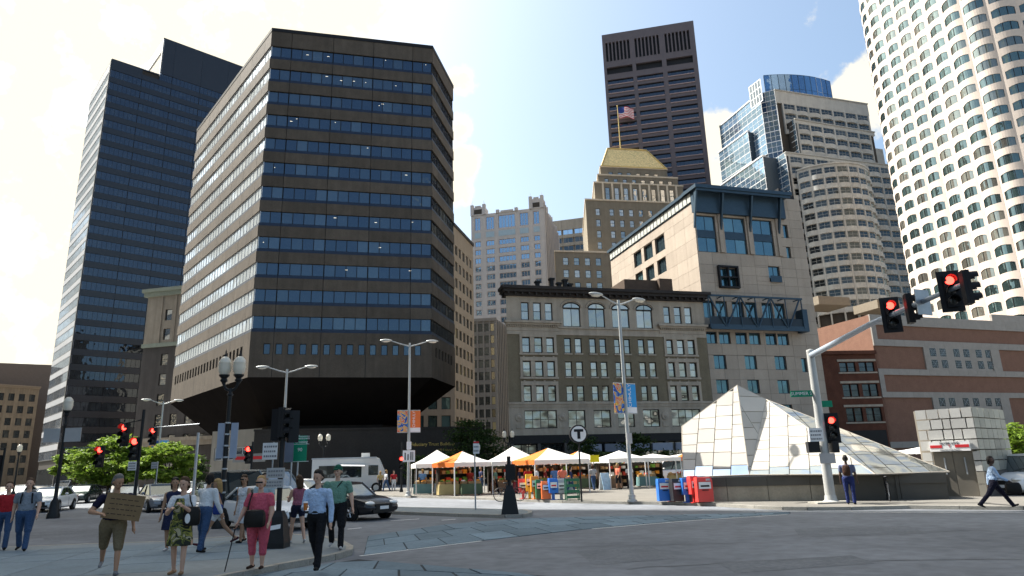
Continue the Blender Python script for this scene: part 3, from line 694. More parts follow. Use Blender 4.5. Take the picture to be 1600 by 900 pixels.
a2, c2 = lpt(1241,185,135), lpt(1366,206,135)
F2 = Fac(a2, c2); baywall(F2, hh(135), hh(86), 1.0, 5.25, 1.6); gridwall(Fac(a2+BK*6, a2), hh(135), hh(108))
a3 = lpt(1227,237,118); F3 = Fac(a3, a3+FD*47); baywall(F3, hh(118), hh(30), 1.2, 5.25, 1.4); gridwall(Fac(a3+BK*7, a3), hh(118), hh(80))
F4 = Fac(c2-BK*1.0, c2+FD*3.5-BK*1.0); put('wall_core', MB().box(0, 3.5, 0, 14, 0, hh(128)).mesh(M_lsp), lb, F4.at(0, 2, 0))
# round bay
cc = (lpt(1256,262,110)+lpt(1363,270,110))/2+BK*9; Rb = (lpt(1256,262,110)-cc).length
A0 = math.atan2(FD.y, FD.x)+math.pi
nb = 9; zb = hh(110)
def bay_arc(i): t = A0+math.pi*(.13+.74*i/nb); return cc+Vector((math.cos(t), math.sin(t), 0))*Rb
put('wall_core', MB().prism([(bay_arc(i)+(cc-bay_arc(i)).normalized()*.7)[:2] for i in range(nb+1)], 0, zb-.1).mesh(M_grand), lb)
put('coping', MB().prism([(bay_arc(i)-(cc-bay_arc(i)).normalized()*.3)[:2] for i in range(nb+1)], zb-.4, zb).mesh(M_lsp), lb)
for i in range(nb):
    F = Fac(bay_arc(i), bay_arc(i+1)); z = zb-1.3
    bx('parapet', lb, F, 0, F.L, zb-1.3, zb-.41, .0, .6, M_lsp)
    k = 0
    while z-3.6 > 40:
        win(lb, F, .35, F.L-.35, z-2.05, z, .05, M_lsp, G_bay, 2, 2, .09)
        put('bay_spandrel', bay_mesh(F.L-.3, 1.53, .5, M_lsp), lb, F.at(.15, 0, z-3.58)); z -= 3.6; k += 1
    bx('pier', lb, F, -.2, .25, 40, zb-1.3, -.03, .6, M_lsp)
for (u0, v0, u1, zc, dz) in ((1278,462,1340,47.5,2.4),(1370,468,1415,45.5,2.4)):
    p = atY(u0, v0, 187); put('terrace_band', MB().box(0, (u1-u0)/1064*187*1.0, 0, 9, p.z-dz, p.z).mesh(mat('brown_terrace', (.2,.17,.13), .8)), lb, T(p.x, p.y, 0) @ RZ(math.atan2(FD.y, FD.x)))
# left glass wing, three steps
for (q0, q1, H, zlow) in (((1124,198.5),(1187,146),150,122), ((1122.8,239.3),(1168.3,205.5),136,112), ((1122.8,293),(1191.6,244),118,30)):
    p, q = lpt(*q0, H), lpt(*q1, H); F = Fac(p, q)
    gridwall(F, hh(H), hh(zlow) if zlow > 100 else 25)
    put('wing_core', MB().box(.2, F.L-.05, .3, 9, 0, hh(H)-.2).mesh(mat('wing_shadow_core', (.05,.07,.09), .5)), lb, F.at())  # plain dark core behind the wing glass
    bx('coping', lb, F, -.1, F.L+.1, hh(H), hh(H)+.5, -.2, 1, M_alum)
    e = Fac(q, q+FD*5.2+BK*.5); gridwall(e, hh(H), hh(H-30), G_black, 3)
gridwall(Fac(lpt(1187,146,150), a+BK*.2), hh(150), hh(112), G_blue, 3)
# crown: glass drum
p0, p1, p2 = lpt(1192.8,117.5,160), lpt(1231.3,116.1,160), lpt(1297,127,160)
def circ(a, b, c):
    ax, ay, bx_, by, cx, cy = a.x, a.y, b.x, b.y, c.x, c.y; d = 2*(ax*(by-cy)+bx_*(cy-ay)+cx*(ay-by))
    return Vector((((ax*ax+ay*ay)*(by-cy)+(bx_*bx_+by*by)*(cy-ay)+(cx*cx+cy*cy)*(ay-by))/d, ((ax*ax+ay*ay)*(cx-bx_)+(bx_*bx_+by*by)*(ax-cx)+(cx*cx+cy*cy)*(bx_-ax))/d, 0))
o_ = circ(p0, p1, p2); R_ = (p0-o_).length; t0, t1 = math.atan2((p0-o_).y, (p0-o_).x), math.atan2((p2-o_).y, (p2-o_).x)
nd = 11
for i in range(nd):
    q = [o_+Vector((math.cos(t0+(t1-t0)*j/nd), math.sin(t0+(t1-t0)*j/nd), 0))*R_ for j in (i, i+1)]
    F = Fac(q[0], q[1]); win(lb, F, 0, F.L, hh(146), hh(160), 0, M_alum if i == 8 else M_bluem, G_crown, 1, 2, .1, name='crown_pane')
put('crown_core', MB().prism([(o_+Vector((math.cos(t0+(t1-t0)*j/nd), math.sin(t0+(t1-t0)*j/nd), 0))*(R_-.4))[:2] for j in range(nd+1)], hh(140), hh(159.8)).mesh(mat('crown_inner', (.04,.07,.1), .4)), lb)
pz = lpt(1170,140,152); F = Fac(pz, lpt(1188,126,152)); win(lb, F, 0, F.L, hh(143), hh(153), 0, M_alum, G_dark, 4, 3, .3, name='plant_screen')
# ================================================================ white scalloped tower
mp = [(150,232),(137,226),(131.0,217.2),(129.6,211.0),(130.5,205.5),(131.8,200.2),(133.2,194.7),(134.2,189.0),(135.3,183.2),(137.0,177.4),(140.9,172.5),(147.2,169.8),(153.8,169.4),(160,171),(170,178)]
mp = [Vector((x*.8, y*.8, 0)) for x, y in mp]
mb = thing('white_scalloped_tower', 'very tall white tower of scalloped bays with green-grey windows, right edge', 'tower', (122,155,0))
FH = 3.94; zref = 72.35-1.0
def scallop(wd, h, ww, wh, bulge, arch):
    """one bay of one storey: curved sheet with a window opening"""
    b = MB(); n = 8; xo0, xo1 = (wd-ww)/2, (wd+ww)/2; zo0, zo1 = .0, wh
    y = lambda x: -bulge*math.sin(math.pi*max(0, min(1, x/wd)))
    xs = [0, xo0*.5]+[xo0+ww*i/n for i in range(n+1)]+[xo1+xo0*.5, wd]
    zt = lambda x: wh-arch*(abs((x-wd/2)/(ww/2))**2.4) if xo0 <= x <= xo1 else wh
    for i in range(len(xs)-1):
        a, c = xs[i], xs[i+1]; ya, yc = y(a), y(c)
        if a >= xo0-1e-6 and c <= xo1+1e-6:
            b.poly([(a,ya,zt(a)),(c,yc,zt(c)),(c,yc,h),(a,ya,h)])
            b.poly([(a,ya,zt(a)),(a,ya+.14,zt(a)),(c,yc+.14,zt(c)),(c,yc,zt(c))]); b.poly([(a,ya,0),(c,yc,0),(c,yc+.14,0),(a,ya+.14,0)])
        else: b.poly([(a,ya,0),(c,yc,0),(c,yc,h),(a,ya,h)])
    for x, sgn in ((xo0, 1), (xo1, -1)): b.poly([(x,y(x),0),(x,y(x)+.14,0),(x,y(x)+.14,wh),(x,y(x),wh)])
    g = MB(); nn = 3 if wd > 4.9 else 2
    for i in range(n): a, c = xs[2+i], xs[3+i]; g.poly([(a,y(a)+.12,0),(c,y(c)+.12,0),(c,y(c)+.12,wh),(a,y(a)+.12,wh)])
    for j in range(1, nn):
        x = xo0+ww*j/nn; g.box(x-.06, x+.06, y(x)+.05, y(x)+.16, 0, wh, 1)
    for x in (xo0+.05, xo1-.05): g.box(x-.05, x+.05, y(x)+.06, y(x)+.16, 0, wh, 1)
    return b.mesh(M_white, 55), g.mesh([G_mt, M_black], 55)
sc = {}
top_k, bot_k = 15, -11
rest = MB()
for i in range(len(mp)-1):
    F = Fac(mp[i], mp[i+1]); wide = i >= 8; key = round(F.L, 1)
    if key not in sc: sc[key] = scallop(key, FH, key*(.84 if wide else .74), 2.3, .45 if not wide else .7, .4)
    vis = 1 <= i <= 11
    if vis:
        for k in range(bot_k, top_k):
            put('facade_bay', sc[key][0], mb, F.at(0, 0, zref+k*FH)); put('window', sc[key][1], mb, F.at(0, 0, zref+k*FH))
    lo, hi = zref+bot_k*FH, zref+top_k*FH
    for (za, zc) in ((0, lo), (hi, 160)) if vis else ((0, 160),):
        q = [F.at(0,0,za), F.at(F.L,0,za), F.at(F.L,0,zc), F.at(0,0,zc)]; rest.poly([m_.to_translation() for m_ in q])
put('plain_wall', rest.mesh(M_white), mb)
pin = [(p+(Vector((125,158,0))-p).normalized()*1.1)[:2] for p in mp]
put('core', MB().prism(pin, 0, 159).mesh(M_grand), mb)
# ================================================================ red-brown brick block with pale bands
PF = Fac((62.86,117.87), (102.6,131.4)); PL = Fac((61.5,137.7), (62.86,117.87))
pb = thing('banded_brick_block', 'large red-brown brick block with pale granite bands and grille windows, right side', 'building', PF.at(18, 12, 0).to_translation())
put('wall', MB().box(0, PF.L, .25, 24, -.1, 25.9).mesh(M_brick), pb, PF.at()); put('wall', MB().box(0, 19.6, .25, .6, -.1, 25.9).mesh(M_brick), pb, PL.at())
def bandrow(z0, z1, F, n, x0=0, y=0.0):
    xs = frange(x0, F.L, n)
    for a, c in zip(xs, xs[1:]): bx('granite_block', pb, F, a+.01, c-.01, z0, z1, y, y+.3, M_band)
bandrow(24.2, 26.0, PF, 14); bandrow(20.45, 21.6, PF, 18); bandrow(15.35, 16.4, PF, 18); bandrow(11.45, 12.4, PF, 18); bandrow(3.0,4.0, PF, 16)
bandrow(24.2, 26.0, PL, 8); bandrow(20.45, 21.6, PL, 8)
bx('parapet', pb, PF, 29.9, 41.9, 26.0, 27.3, .01, .5, M_band)
for (z0, z1) in ((12.4,15.35),(21.6,24.2)): bx('granite_block', pb, PF, .0, 1.05, z0, z1, 0, .3, M_band)
bx('granite_block', pb, PL, 18.5, 19.8, 21.6, 24.2, 0.01, .3, M_band)
def grille(x, z, s=1.45):
    k = ('grille', s)
    if k not in BOXC:
        b = MB(); b.box(0,s,0.02,.05,0,s,0); 
        for a in range(8):
            t = math.pi*a/8*2; b.tube([(s/2,-.01,s/2),(s/2+.68*s*max(-.7,min(.7,math.cos(t))),-.01,s/2+.68*s*max(-.7,min(.7,math.sin(t))))], .015, 4, 1)
        for q in (.25,.75): b.box(q*s-.012,q*s+.012,-.02,.02,0,s,1); b.box(0,s,-.022,.018,q*s-.012,q*s+.012,1)
        BOXC[k] = b.mesh([G_bay, M_steel])
    put('grille_window', BOXC[k], pb, PF.at(x, -.02, z))
def grid_panel(z0, z1, rows):
    bx('granite_block', pb, PF, 11.2, 12.6, z0, z1, 0, .3, M_band); bx('granite_block', pb, PF, 27.4, 29.9, z0, z1, 0, .3, M_band)
    cols = [12.6,15.0,18.3,20.75,23.85,26.25]
    for i, x in enumerate(cols):
        for z in rows: grille(x, z)
        xe = cols[i+1] if i < 5 else 27.4+.0
        if xe-x-1.45 > .05: bx('granite_block', pb, PF, x+1.45, min(xe, 27.7), z0, z1, 0, .3, M_band)
        zz = sorted(rows); zz2 = [z0]+[q for z in zz for q in (z, z+1.45)]+[z1]
        for j in range(0, len(zz2), 2):
            if zz2[j+1]-zz2[j] > .05: bx('granite_block', pb, PF, x, x+1.45, zz2[j], zz2[j+1], 0, .3, M_band)
grid_panel(16.4, 20.45, [16.75, 18.85]); grid_panel(4.0, 11.45, [9.95, 7.85, 5.6])
# old red brick house beside it
QF = Fac((52.0,116.6), (62.6,117.6)); 
qb = thing('old_red_brick_house', 'old dark red brick house with three storeys of tall windows, left of banded block', 'house', QF.at(5, 8, 0).to_translation())
qz = [(12.6,15.9),(8.6,11.9),(4.6,7.9)]
qz = [(QF.px(1330,581)[1]-0, QF.px(1330,566)[1]), (QF.px(1335,620)[1], QF.px(1335,600)[1]), (QF.px(1340,659)[1], QF.px(1340,637)[1])]
ql = [QF.px(u, 650)[0] for u in (1330,1343,1361,1373)]; ops = []
for (z0, z1) in qz:
    for x in ql: ops.append((x-.75, x+.65, z0, z1))
zt = QF.px(1330,552)[1]
put('wall', wall_mesh(QF.L, 0, zt, ops, .35, [M_dbrick]), qb, QF.at())
put('core', MB().box(0.02, QF.L-.02, .5, 16, -.1, zt-.05).mesh(M_dbrick), qb, QF.at())
for o in ops: win(qb, QF, o[0]+.01, o[1]-.01, o[2]+.01, o[3]-.01, .2, M_black, G_dark, 1, 2, .09)
for (z0, z1) in qz: bx('lintel', qb, QF, ql[0]-1.1, ql[-1]+1.0, z1+.12, z1+.5, -.12, .1, M_ost); bx('sill', qb, QF, ql[0]-1.1, ql[-1]+1, z0-.3, z0-.05, -.12, .1, M_ost)
put('cornice', MB().box(-.2, QF.L, -.5, .5, zt-.2, zt+.4).mesh(M_dbrick), qb, QF.at())
bx('shopfront', qb, QF, 1.0, QF.L-.3, .2, QF.px(1340,668)[1]-.5, -.1, .25, M_dark)
sw = thing('plain_render_wall', 'dark windowless rendered wall between beige building and brick house', 'wall', (50,116.5,0))
put('wall', MB().box(-4, 0, .0, 18, -.1, zt+.3).box(-3.9, -.2, -.15, .2, zt*.55, zt*.55+.5).mesh(M_dgrey), sw, QF.at(-.05, .3, 0))
# ================================================================ beige stone building with steel truss balcony
tn = rad(16); N0 = Vector((27.91,97.41,0)); dn = Vector((math.cos(tn), math.sin(tn), 0)); dkk = Vector((-math.sin(tn), math.cos(tn), 0))
NF = Fac(N0, N0+dn*19.4); NL = Fac(N0+dkk*31, N0)
nb_ = thing('beige_stone_building', 'beige stone-panelled building with steel truss balcony and metal roof canopy', 'building', NF.at(9, 10, 0).to_translation())
M_ncore = mat('stone_joint', (.2,.165,.13), .9)
W3 = [(0.25,3.55),(5.0,8.75),(10.05,13.65)]
ops = [(a, c, 32.2, 38.0) for a, c in W3]+[(15.65,16.5,35.3,37.5),(15.75,16.5,32.0,33.85),(3.2,6.2,26.9,29.75),(12.0,14.0,28.0,30.5)]
row = [(0.1,1.75),(2.15,4.0),(4.95,6.8),(7.2,9.05),(10.0,11.85),(12.1,14.0)]
ops += [(a, c, 18.2, 19.95) for a, c in row]+[(a, c, 22.0, 24.6) for a, c in row]
r3 = [(.9,2.87),(6.0,7.95),(11.08,13.05)]
ops += [(a, c, 14.5, 16.55) for a, c in r3]+[(a, c, 11.0, 13.0) for a, c in r3]+[(15.7,16.6,14.2,16.3)]+[(a, c, 7.2, 9.4) for a, c in r3]
put('backing', wall_mesh(NF.L, 0, 42, ops, .5, [M_ncore]), nb_, NF.at(0, .06, 0))
put('core', MB().box(1.0, NF.L-.05, .7, 30.9, -.1, 41.8).mesh(M_ncore), nb_, NF.at())
panels('stone_panel', nb_, NF, frange(0, 19.4, 8), [0,2.2,4.2,5.7,7.2,9.4,11.0,13.0,14.5,16.5,18.2,19.95,22.0,24.6,26.0,27.4,28.8,30.2,32.1,33.8,35.4,37,38.4,40.0,42], ops, M_stone, 0, .06, .03)
for o in ops:
    nx = 2 if o[1]-o[0] > 1.2 else 1
    win(nb_, NF, o[0]+.01, o[1]-.01, o[2]+.01, o[3]-.01, .28, M_bluem, G_teal, nx, 2 if o[3]-o[2] > 3 else 1, .1, split=(o[3]-o[2] > 3))
for a, c in W3:
    bx('spandrel_plate', nb_, NF, a+.08, c-.08, 34.5, 35.7, .2, .4, M_bluem)
for q in (4.3, 9.4, 14.6): bx('pilaster', nb_, NF, q-.35, q+.3, 32.2, 39.4, -.25, .05, M_stone)
# projecting dark bay window
put('bay_window', MB().box(3.0, 6.4, -.5, .1, 26.6, 26.85).box(3.0, 6.4, -.5, .1, 29.8, 30.05).box(3.0, 3.25, -.5, .1, 26.85, 29.8).box(6.15, 6.4, -.5, .1, 26.85, 29.8).box(4.6, 4.8, -.4, .1, 26.85, 29.8).box(3.25, 6.15, -.38, .1, 28.2, 28.4).mesh(M_dark), nb_, NF.at())
put('juliet_rail', MB().box(12, 14, -.3, -.25, 27.9, 28.9).mesh(M_bluem), nb_, NF.at())
# metal canopy on brackets
put('roof_canopy', MB().box(-.6, 16.4, -2.2, 2, 41.6, 42.15).box(-.4, 16.2, -2.0, -1.8, 41.2, 41.6).box(-.2, 16.0, -.6, .1, 38.3, 41.6).mesh(M_bluem), nb_, NF.at())
for q in (-.2, 4.35, 9.45, 14.65): put('bracket', MB().loft([[(q-.14,-1.9,41.6),(q+.14,-1.9,41.6),(q+.14,-1.2,41.6),(q-.14,-1.2,41.6)], [(q-.12,-.35,35.8),(q+.12,-.35,35.8),(q+.12,-.1,35.8),(q-.12,-.1,35.8)]]).mesh(M_bluem), nb_, NF.at())
put('plant_screen', MB().box(16.3, 18.9, .5, 8, 38.4, 42.8).box(16.6, 17.0, 1, 2, 42.8, 44.2).box(17.8, 18.2, 1, 2, 42.8, 43.9).mesh(M_dark), nb_, NF.at())
# truss balcony
tr = put('truss_balcony', MB().box(-.1, 15.6, -1.7, .0, 20.4, 20.75).box(-.1, 15.9, -1.8, -1.55, 24.85, 25.1).box(-.1, 15.9, -1.8, -1.55, 20.0, 20.4).mesh(M_bluem), nb_, NF.at())
b = MB()
for q in (-.1, 5.1, 10.3):
    b.tube([(q+.1,-1.68,25.0),(q+2.6,-1.68,20.2)], .13, 6); b.tube([(q+5.2,-1.68,25.0),(q+2.6,-1.68,20.2)], .13, 6); b.tube([(q+2.6,-1.68,25),(q+2.6,-1.68,20.2)], .08, 6)
for q in (-.1, 2.5, 5.1, 7.7, 10.3, 12.9, 15.7): b.tube([(q,-1.68,20.2),(q,-1.68,25.0)], .09, 6); b.tube([(q,-1.68,25.0),(q,.1,25.0)], .09, 6)
put('brace', b.mesh(M_bluem), tr, NF.at())
put('balcony_rail', MB().box(0, 15.6, -1.55, -1.5, 20.75, 21.9).mesh(mat('rail_mesh', (.03,.045,.06), .5)), tr, NF.at())
put('side_frame', MB().box(15.7, 16.5, -1.75, -.1, 20.0, 23.4).mesh(M_bluem), tr, NF.at())
# lit left side
ops = [(9.9,12.9,35.6,38.1),(13.9,17.2,36.1,38.3),(18.2,21.5,36.1,38.5),(14.2,17.2,32.3,34.5),(18.4,21.4,32.5,34.6),(10.1,13.0,31.9,34.3)]
ops = [(10.0,13.0,35.6,38.3),(14.0,17.2,35.6,38.3),(18.2,21.5,35.6,38.3),(10.1,13.0,31.9,34.4),(14.2,17.2,31.9,34.4),(18.4,21.4,31.9,34.4)]
put('backing', wall_mesh(NL.L, 0, 40, ops, .6, [M_ncore]), nb_, NL.at(0, .06, 0))
panels('stone_panel', nb_, NL, frange(0, 31, 10), [18,21,23.5,25.6,27.7,29.8,31.9,34.4,36.9,38.4,40.0], ops, M_stone, 0, .06, .03)
for o in ops: win(nb_, NL, o[0]+.01, o[1]-.01, o[2]+.01, o[3]-.01, .35, M_bluem, G_teal, 3, 1, .08)
put('roof_gutter', MB().box(-.3, 31.2, -.5, .5, 41.6, 42.1).box(0, 31, -.1, .3, 40.0, 41.6).mesh(M_bluem), nb_, NL.at())
for i in range(25): bx('gutter_panel', nb_, NL, .3+i*1.23, 1.3+i*1.23, 40.15, 41.5, -.2, -.1, mat('pale_gutter_panel', (.42,.43,.4), .5))
# ================================================================ grey limestone and brick commercial building
O0, O1 = Vector((-.87,89.21,0)), Vector((27.67,96.57,0)); OF = Fac(O0, O1)
on = thing('ornate_brick_building', 'six-storey olive brick and limestone building with dark cornice, behind market tents', 'building', OF.at(14.7, 9, 0).to_translation())
ops_s, wins = [], []
sideL = [(2.06,3.16),(3.76,4.88),(5.43,6.5)]; sideR = [(23.1,24.1),(24.75,25.85),(26.4,27.5)]
mid = [(7.98,8.95),(9.5,10.5),(11.6,12.55),(13.08,14.05),(15.25,16.1),(16.72,17.6),(18.8,19.75),(20.3,21.3)]
arch = [(8.0,10.5),(11.68,14.1),(15.2,17.75),(18.85,21.3)]
rows_ = [(16.4,18.47),(13.2,15.25),(9.93,12.0)]
for z0, z1 in rows_:
    for a, c in sideL+sideR+mid: wins.append((a, c, z0, z1, 1, 2))
for a, c in sideL+sideR: wins.append((a, c, 20.85, 23.3, 1, 2))
for a, c in arch: wins.append((a, c, 20.05, 22.7, 2, 1))
for a, c in [(2.08,6.5)]: wins.append((a, c, 6.45, 8.78, 4, 2))
for a, c in [(8.08,10.46),(11.64,14.07),(15.1,17.5),(18.75,21.2)]: wins.append((a, c, 6.45, 8.78, 2, 2))
wins.append((23.0, 27.4, 6.45, 8.78, 4, 2))
put('wall_stone', wall_mesh(OF.L, 18.95, 24.2, [w_[:4] for w_ in wins if w_[2] > 19], .35, [M_ost]), on, OF.at())
put('wall_brick', wall_mesh(OF.L, 9.6, 18.95, [w_[:4] for w_ in wins if 9 < w_[2] < 19], .3, [M_obr]), on, OF.at(0, .05, 0))
put('wall_stone', wall_mesh(OF.L, 5.6, 9.6, [w_[:4] for w_ in wins if w_[2] < 9], .35, [M_ost]), on, OF.at())
put('core', MB().prism([(O0.x+.12,O0.y+.15),(O0.x+.5,O0.y+.62),(O1.x-.1,O1.y+.5),(O1.x-3,O1.y+14),(O0.x+.6,O0.y+19)], -.1, 24.1).mesh(M_obr), on)
for w_ in wins: win(on, OF, w_[0]+.02, w_[1]-.02, w_[2]+.02, w_[3]-.02, .2, M_black, G_old, w_[4], w_[5], .085, split=True)
for a, c in arch:   # segmental heads
    n = 8; cx = (a+c)/2; r = (c-a)/2; b = MB()
    pts = [(cx+r*math.cos(math.pi*i/n), 0, 22.68+.72*math.sin(math.pi*i/n)) for i in range(n+1)]
    fan = b.poly([(p[0], -.004, p[2]) for p in pts][::-1]); put('fanlight', fan.mesh(G_old), on, OF.at())
    b = MB(); b.tube([(p[0], -.02, p[2]) for p in pts], .09, 6); put('arch_frame', b.mesh(M_black), on, OF.at())
    put('fan_bars', MB().box(a, c, -.03, .05, 22.6, 22.72).box(cx-.04, cx+.04, -.03, .05, 22.7, 23.35).mesh(M_black), on, OF.at())
    b = MB(); b.tube([(cx+(r+.28)*math.cos(math.pi*i/n), -.02, 22.75+1.0*math.sin(math.pi*i/n)) for i in range(n+1)], .14, 6); put('arch_moulding', b.mesh(M_ost), on, OF.at())
def strip(name, x0, x1, z0, z1, y0, y1, m=M_ost): bx(name, on, OF, x0, x1, z0, z1, y0, y1, m)
for z0, z1 in rows_:
    for S_ in (sideL, sideR):
        a, c = S_[0][0]-.35, S_[-1][1]+.35
        strip('window_surround', a, S_[0][0], z0-.05, z1+.3, -.1, .1); strip('window_surround', S_[-1][1], c, z0-.05, z1+.3, -.1, .1)
        for (p, q) in zip(S_, S_[1:]): strip('mullion_pier', p[1], q[0], z0, z1+.05, -.06, .1)
        strip('window_head', a, c, z1+.05, z1+.55, -.12, .1); strip('sill', a-.1, c+.1, z0-.32, z0-.06, -.18, .1)
        for q in frange(a+.5, c-.5, 3): strip('head_ornament', q-.12, q+.12, z1+.5, z1+.7, -.14, .1)
    for a, c in mid: strip('sill', a-.1, c+.1, z0-.22, z0-.02, -.12, .1)
    for i in range(0, 8, 2): strip('window_head', mid[i][0]-.1, mid[i+1][1]+.1, z1+.03, z1+.2, .0, .1, M_obr)
strip('belt_course', 0, OF.L, 18.85, 19.3, -.08, .1); strip('belt_course', 7.2, 22.2, 19.75, 19.95, -.2, .1)
strip('belt_course', -.1, OF.L+.1, 9.55, 9.85, -.22, .1); strip('belt_course', 0, OF.L, 9.2, 9.55, -.1, .1); strip('belt_course', -.05, OF.L+.05, 5.6, 6.05, -.15, .1)
for (x0, x1) in ((-.35,7.6),(21.9,29.6)):
    strip('balcony_ledge', x0, x1, 20.35, 20.65, -.7, .1); strip('balcony_ledge', x0+.2, x1-.2, 20.1, 20.35, -.45, .1)
    strip('balcony_frieze', x0+.3, x1-.3, 19.35, 20.1, -.1, .1)
    for q in frange(x0+.5, x1-.5, 22): strip('dentil', q-.08, q+.08, 19.85, 20.1, -.32, -.1)
put('cornice', MB().box(-.75, OF.L+.75, -1.25, 1.5, 24.95, 25.35).box(-.55, OF.L+.55, -.95, 1.5, 24.55, 24.95).box(-.25, OF.L+.25, -.4, 1.5, 24.1, 24.55).mesh(M_corn), on, OF.at())
for q in frange(.2, OF.L-.2, 30): put('modillion', BOXC.setdefault('modil', MB().box(-.12,.12,-.85,-.4,24.25,24.55).mesh(M_corn)), on, OF.at(q))
for q in (1.35, 7.25, 22.0, 28.5):
    b = MB(); b.lathe([(.42,0),(.55,.04),(.55,.14),(.42,.18)], 14); b.ell((0,0,.12), (.3,.3,.14), 10, 6)
    put('carved_cartouche', b.mesh(M_ost, 50), on, OF.at(q, .02, 7.9) @ Matrix.Rotation(math.pi/2, 4, 'X'))
    strip('cartouche_base', q-.45, q+.45, 6.5, 7.1, -.1, .1)
# ground-floor shopfronts
put('shopfront_beam', MB().box(0, OF.L, -.1, .4, 4.55, 5.6).mesh(M_dark), on, OF.at())
for i in range(8):
    a = .5+i*3.6; win(on, OF, a, a+3.2, .5, 4.5, .3, M_black, G_old if i in (0, 5, 6) else G_dark, 3, 2, .12); bx('shop_pier', on, OF, a-.4, a, -.1, 4.55, -.15, .5, M_dgrey)
for i in range(5): bx('awning_sign', on, OF, 9.4+i*3.4, 12.3+i*3.4, 3.3, 4.3, -.5, -.2, mat('grey_sign_board', (.2,.22,.27), .6, rnd=.3))
# rooftop plant
put('roof_plant', MB().box(19.2, 25.4, 4, 9, 25.2, 28.3).box(24.5, 26.6, 3.2, 7, 25.2, 28.4).box(19, 23.5, 3.6, 4.0, 25.2, 27).mesh(mat('rust_brown_plant', (.09,.065,.05), .8, .2)), on, OF.at())
for q, hz in ((5.2,1.4),(7.3,1.9),(8.4,1.3),(9.3,1.8),(10.0,1.2)): put('roof_vent', MB().box(q-.25, q+.25, 2, 2.6, 25.3, 25.3+hz).box(q-.4, q+.4, 1.9, 2.7, 25.3+hz, 25.3+hz+.25).mesh(M_dark), on, OF.at())
# ================================================================ tower added out of frame, shaped so its shade covers the crossing
sh = thing('plaza_side_tower', 'grey banded office tower left of the view, shading the crossing', 'tower', (-130,40,0))
SP = [(-185,96),(-124.6,96),(-80.6,75),(-80.6,-60),(-185,-60)]
put('core', MB().prism(SP, -.1, 160).mesh(M_tan), sh)
for k in range(38):
    for j, (p_, q_) in enumerate(((3,2),(2,1),(1,0))):
        F = Fac(SP[p_], SP[q_]); put('window_band', BOXC.setdefault('shband%d' % j, MB().box(.5, F.L-.5, -.1, .02, 0, 2.2).mesh(G_black)), sh, F.at(0, 0, 4+k*4.1))
# ================================================================ faceted glass station entrance
M_frit = mat('frosted_white_glass', (.5,.465,.41), .4, .06, .8, rnd=.12, trans=.12, spec=.3)
M_seam = mat('bronze_seam', (.36,.32,.265), .5)
G_clear = glass('pale_blue_glass', (.7,.82,.95), (.16,.22,.3), (.32,.4,.48), .4, .5, .05)
G_slope = glass('grey_reflective_glass', (.6,.62,.6), (.13,.13,.115), (.24,.23,.2), .16, .5, .2, rough=.12)
M_conc = mat('poured_concrete', (.33,.295,.235), .85, .12, .9, .1, streak=.2, fine=.08)
M_bandd = mat('dark_coping', (.09,.085,.075), .6, .1)
def clip_poly(P, a, sgn, axis):
    out = []
    for i in range(len(P)):
        p, q = P[i], P[(i+1) % len(P)]; dp, dq = sgn*(p[axis]-a), sgn*(q[axis]-a)
        if dp >= 0: out.append(p)
        if dp*dq < 0: t = dp/(dp-dq); out.append((p[0]+(q[0]-p[0])*t, p[1]+(q[1]-p[1])*t))
    return out
def facets(parent, poly, xs, rows, mfun, name='glass_panel', th=.03, gap=.035, jit=.5):
    o = poly[0]; n = (poly[1]-o).cross(poly[2]-o).normalized()
    if n.y > 0: n = -n
    e1 = Vector((0,0,1)).cross(n).normalized()
    if e1.x < 0: e1 = -e1
    e2 = n.cross(e1)
    if e2.z < 0: e2 = -e2
    P = [((p-o).dot(e1), (p-o).dot(e2)) for p in poly]
    x0, x1 = min(p[0] for p in P), max(p[0] for p in P); y0, y1 = min(p[1] for p in P), max(p[1] for p in P)
    Q = Matrix((( e1.x,-n.x,e2.x,o.x),(e1.y,-n.y,e2.y,o.y),(e1.z,-n.z,e2.z,o.z),(0,0,0,1)))
    put('frame_sheet', MB().poly([p-n*.05 for p in poly]).mesh(M_seam), parent)
    nx = xs; col = frange(x0, x1, nx)
    for i in range(nx):
        y = y0; j = 0; hs = [rows*.55]+[rows*(1+.12*((i*7+k*3) % 5-2)) for k in range(30)]
        if i % 2: hs[0] = rows*.8
        while y < y1 and j < 30:
            c = clip_poly(clip_poly(clip_poly(clip_poly(P, col[i]+gap/2, 1, 0), col[i+1]-gap/2, -1, 0), y+gap/2, 1, 1), y+hs[j]-gap/2, -1, 1)
            if len(c) >= 3:
                ar = abs(sum(c[k][0]*c[(k+1)%len(c)][1]-c[(k+1)%len(c)][0]*c[k][1] for k in range(len(c))))/2
                if ar > .02:
                    cx, cy = sum(p[0] for p in c)/len(c), sum(p[1] for p in c)/len(c)
                    b = MB(); m_ = len(c); f = [(p[0]-cx, 0, p[1]-cy) for p in c]; g = [(p[0]-cx, th, p[1]-cy) for p in c]
                    b.loft([f, g]); put(name, b.mesh(mfun(i, j)), parent, Q @ T(cx, 0, cy))
            y += hs[j]; j += 1
W0, W1 = Vector((*pg(1076,784.5), 0)), Vector((*pg(1484,780), 0))
A_ = atY(1068,746,W0.y+.3); zb_ = A_.z
ge = thing('glass_station_entrance', 'faceted white glass pyramid over subway entrance on a concrete wall', 'station entrance', ((W0+W1)/2))
def atz(u, v, z): return atH(u, v, z)
B_ = atY(1171,742,W0.y-.9); C_ = atY(1368,741,W1.y+.2); R_e = atY(1484,737,W1.y+.35); T_ = atY(1152,602,W0.y+2.8); U_ = atY(1197,624,W0.y+3.2)
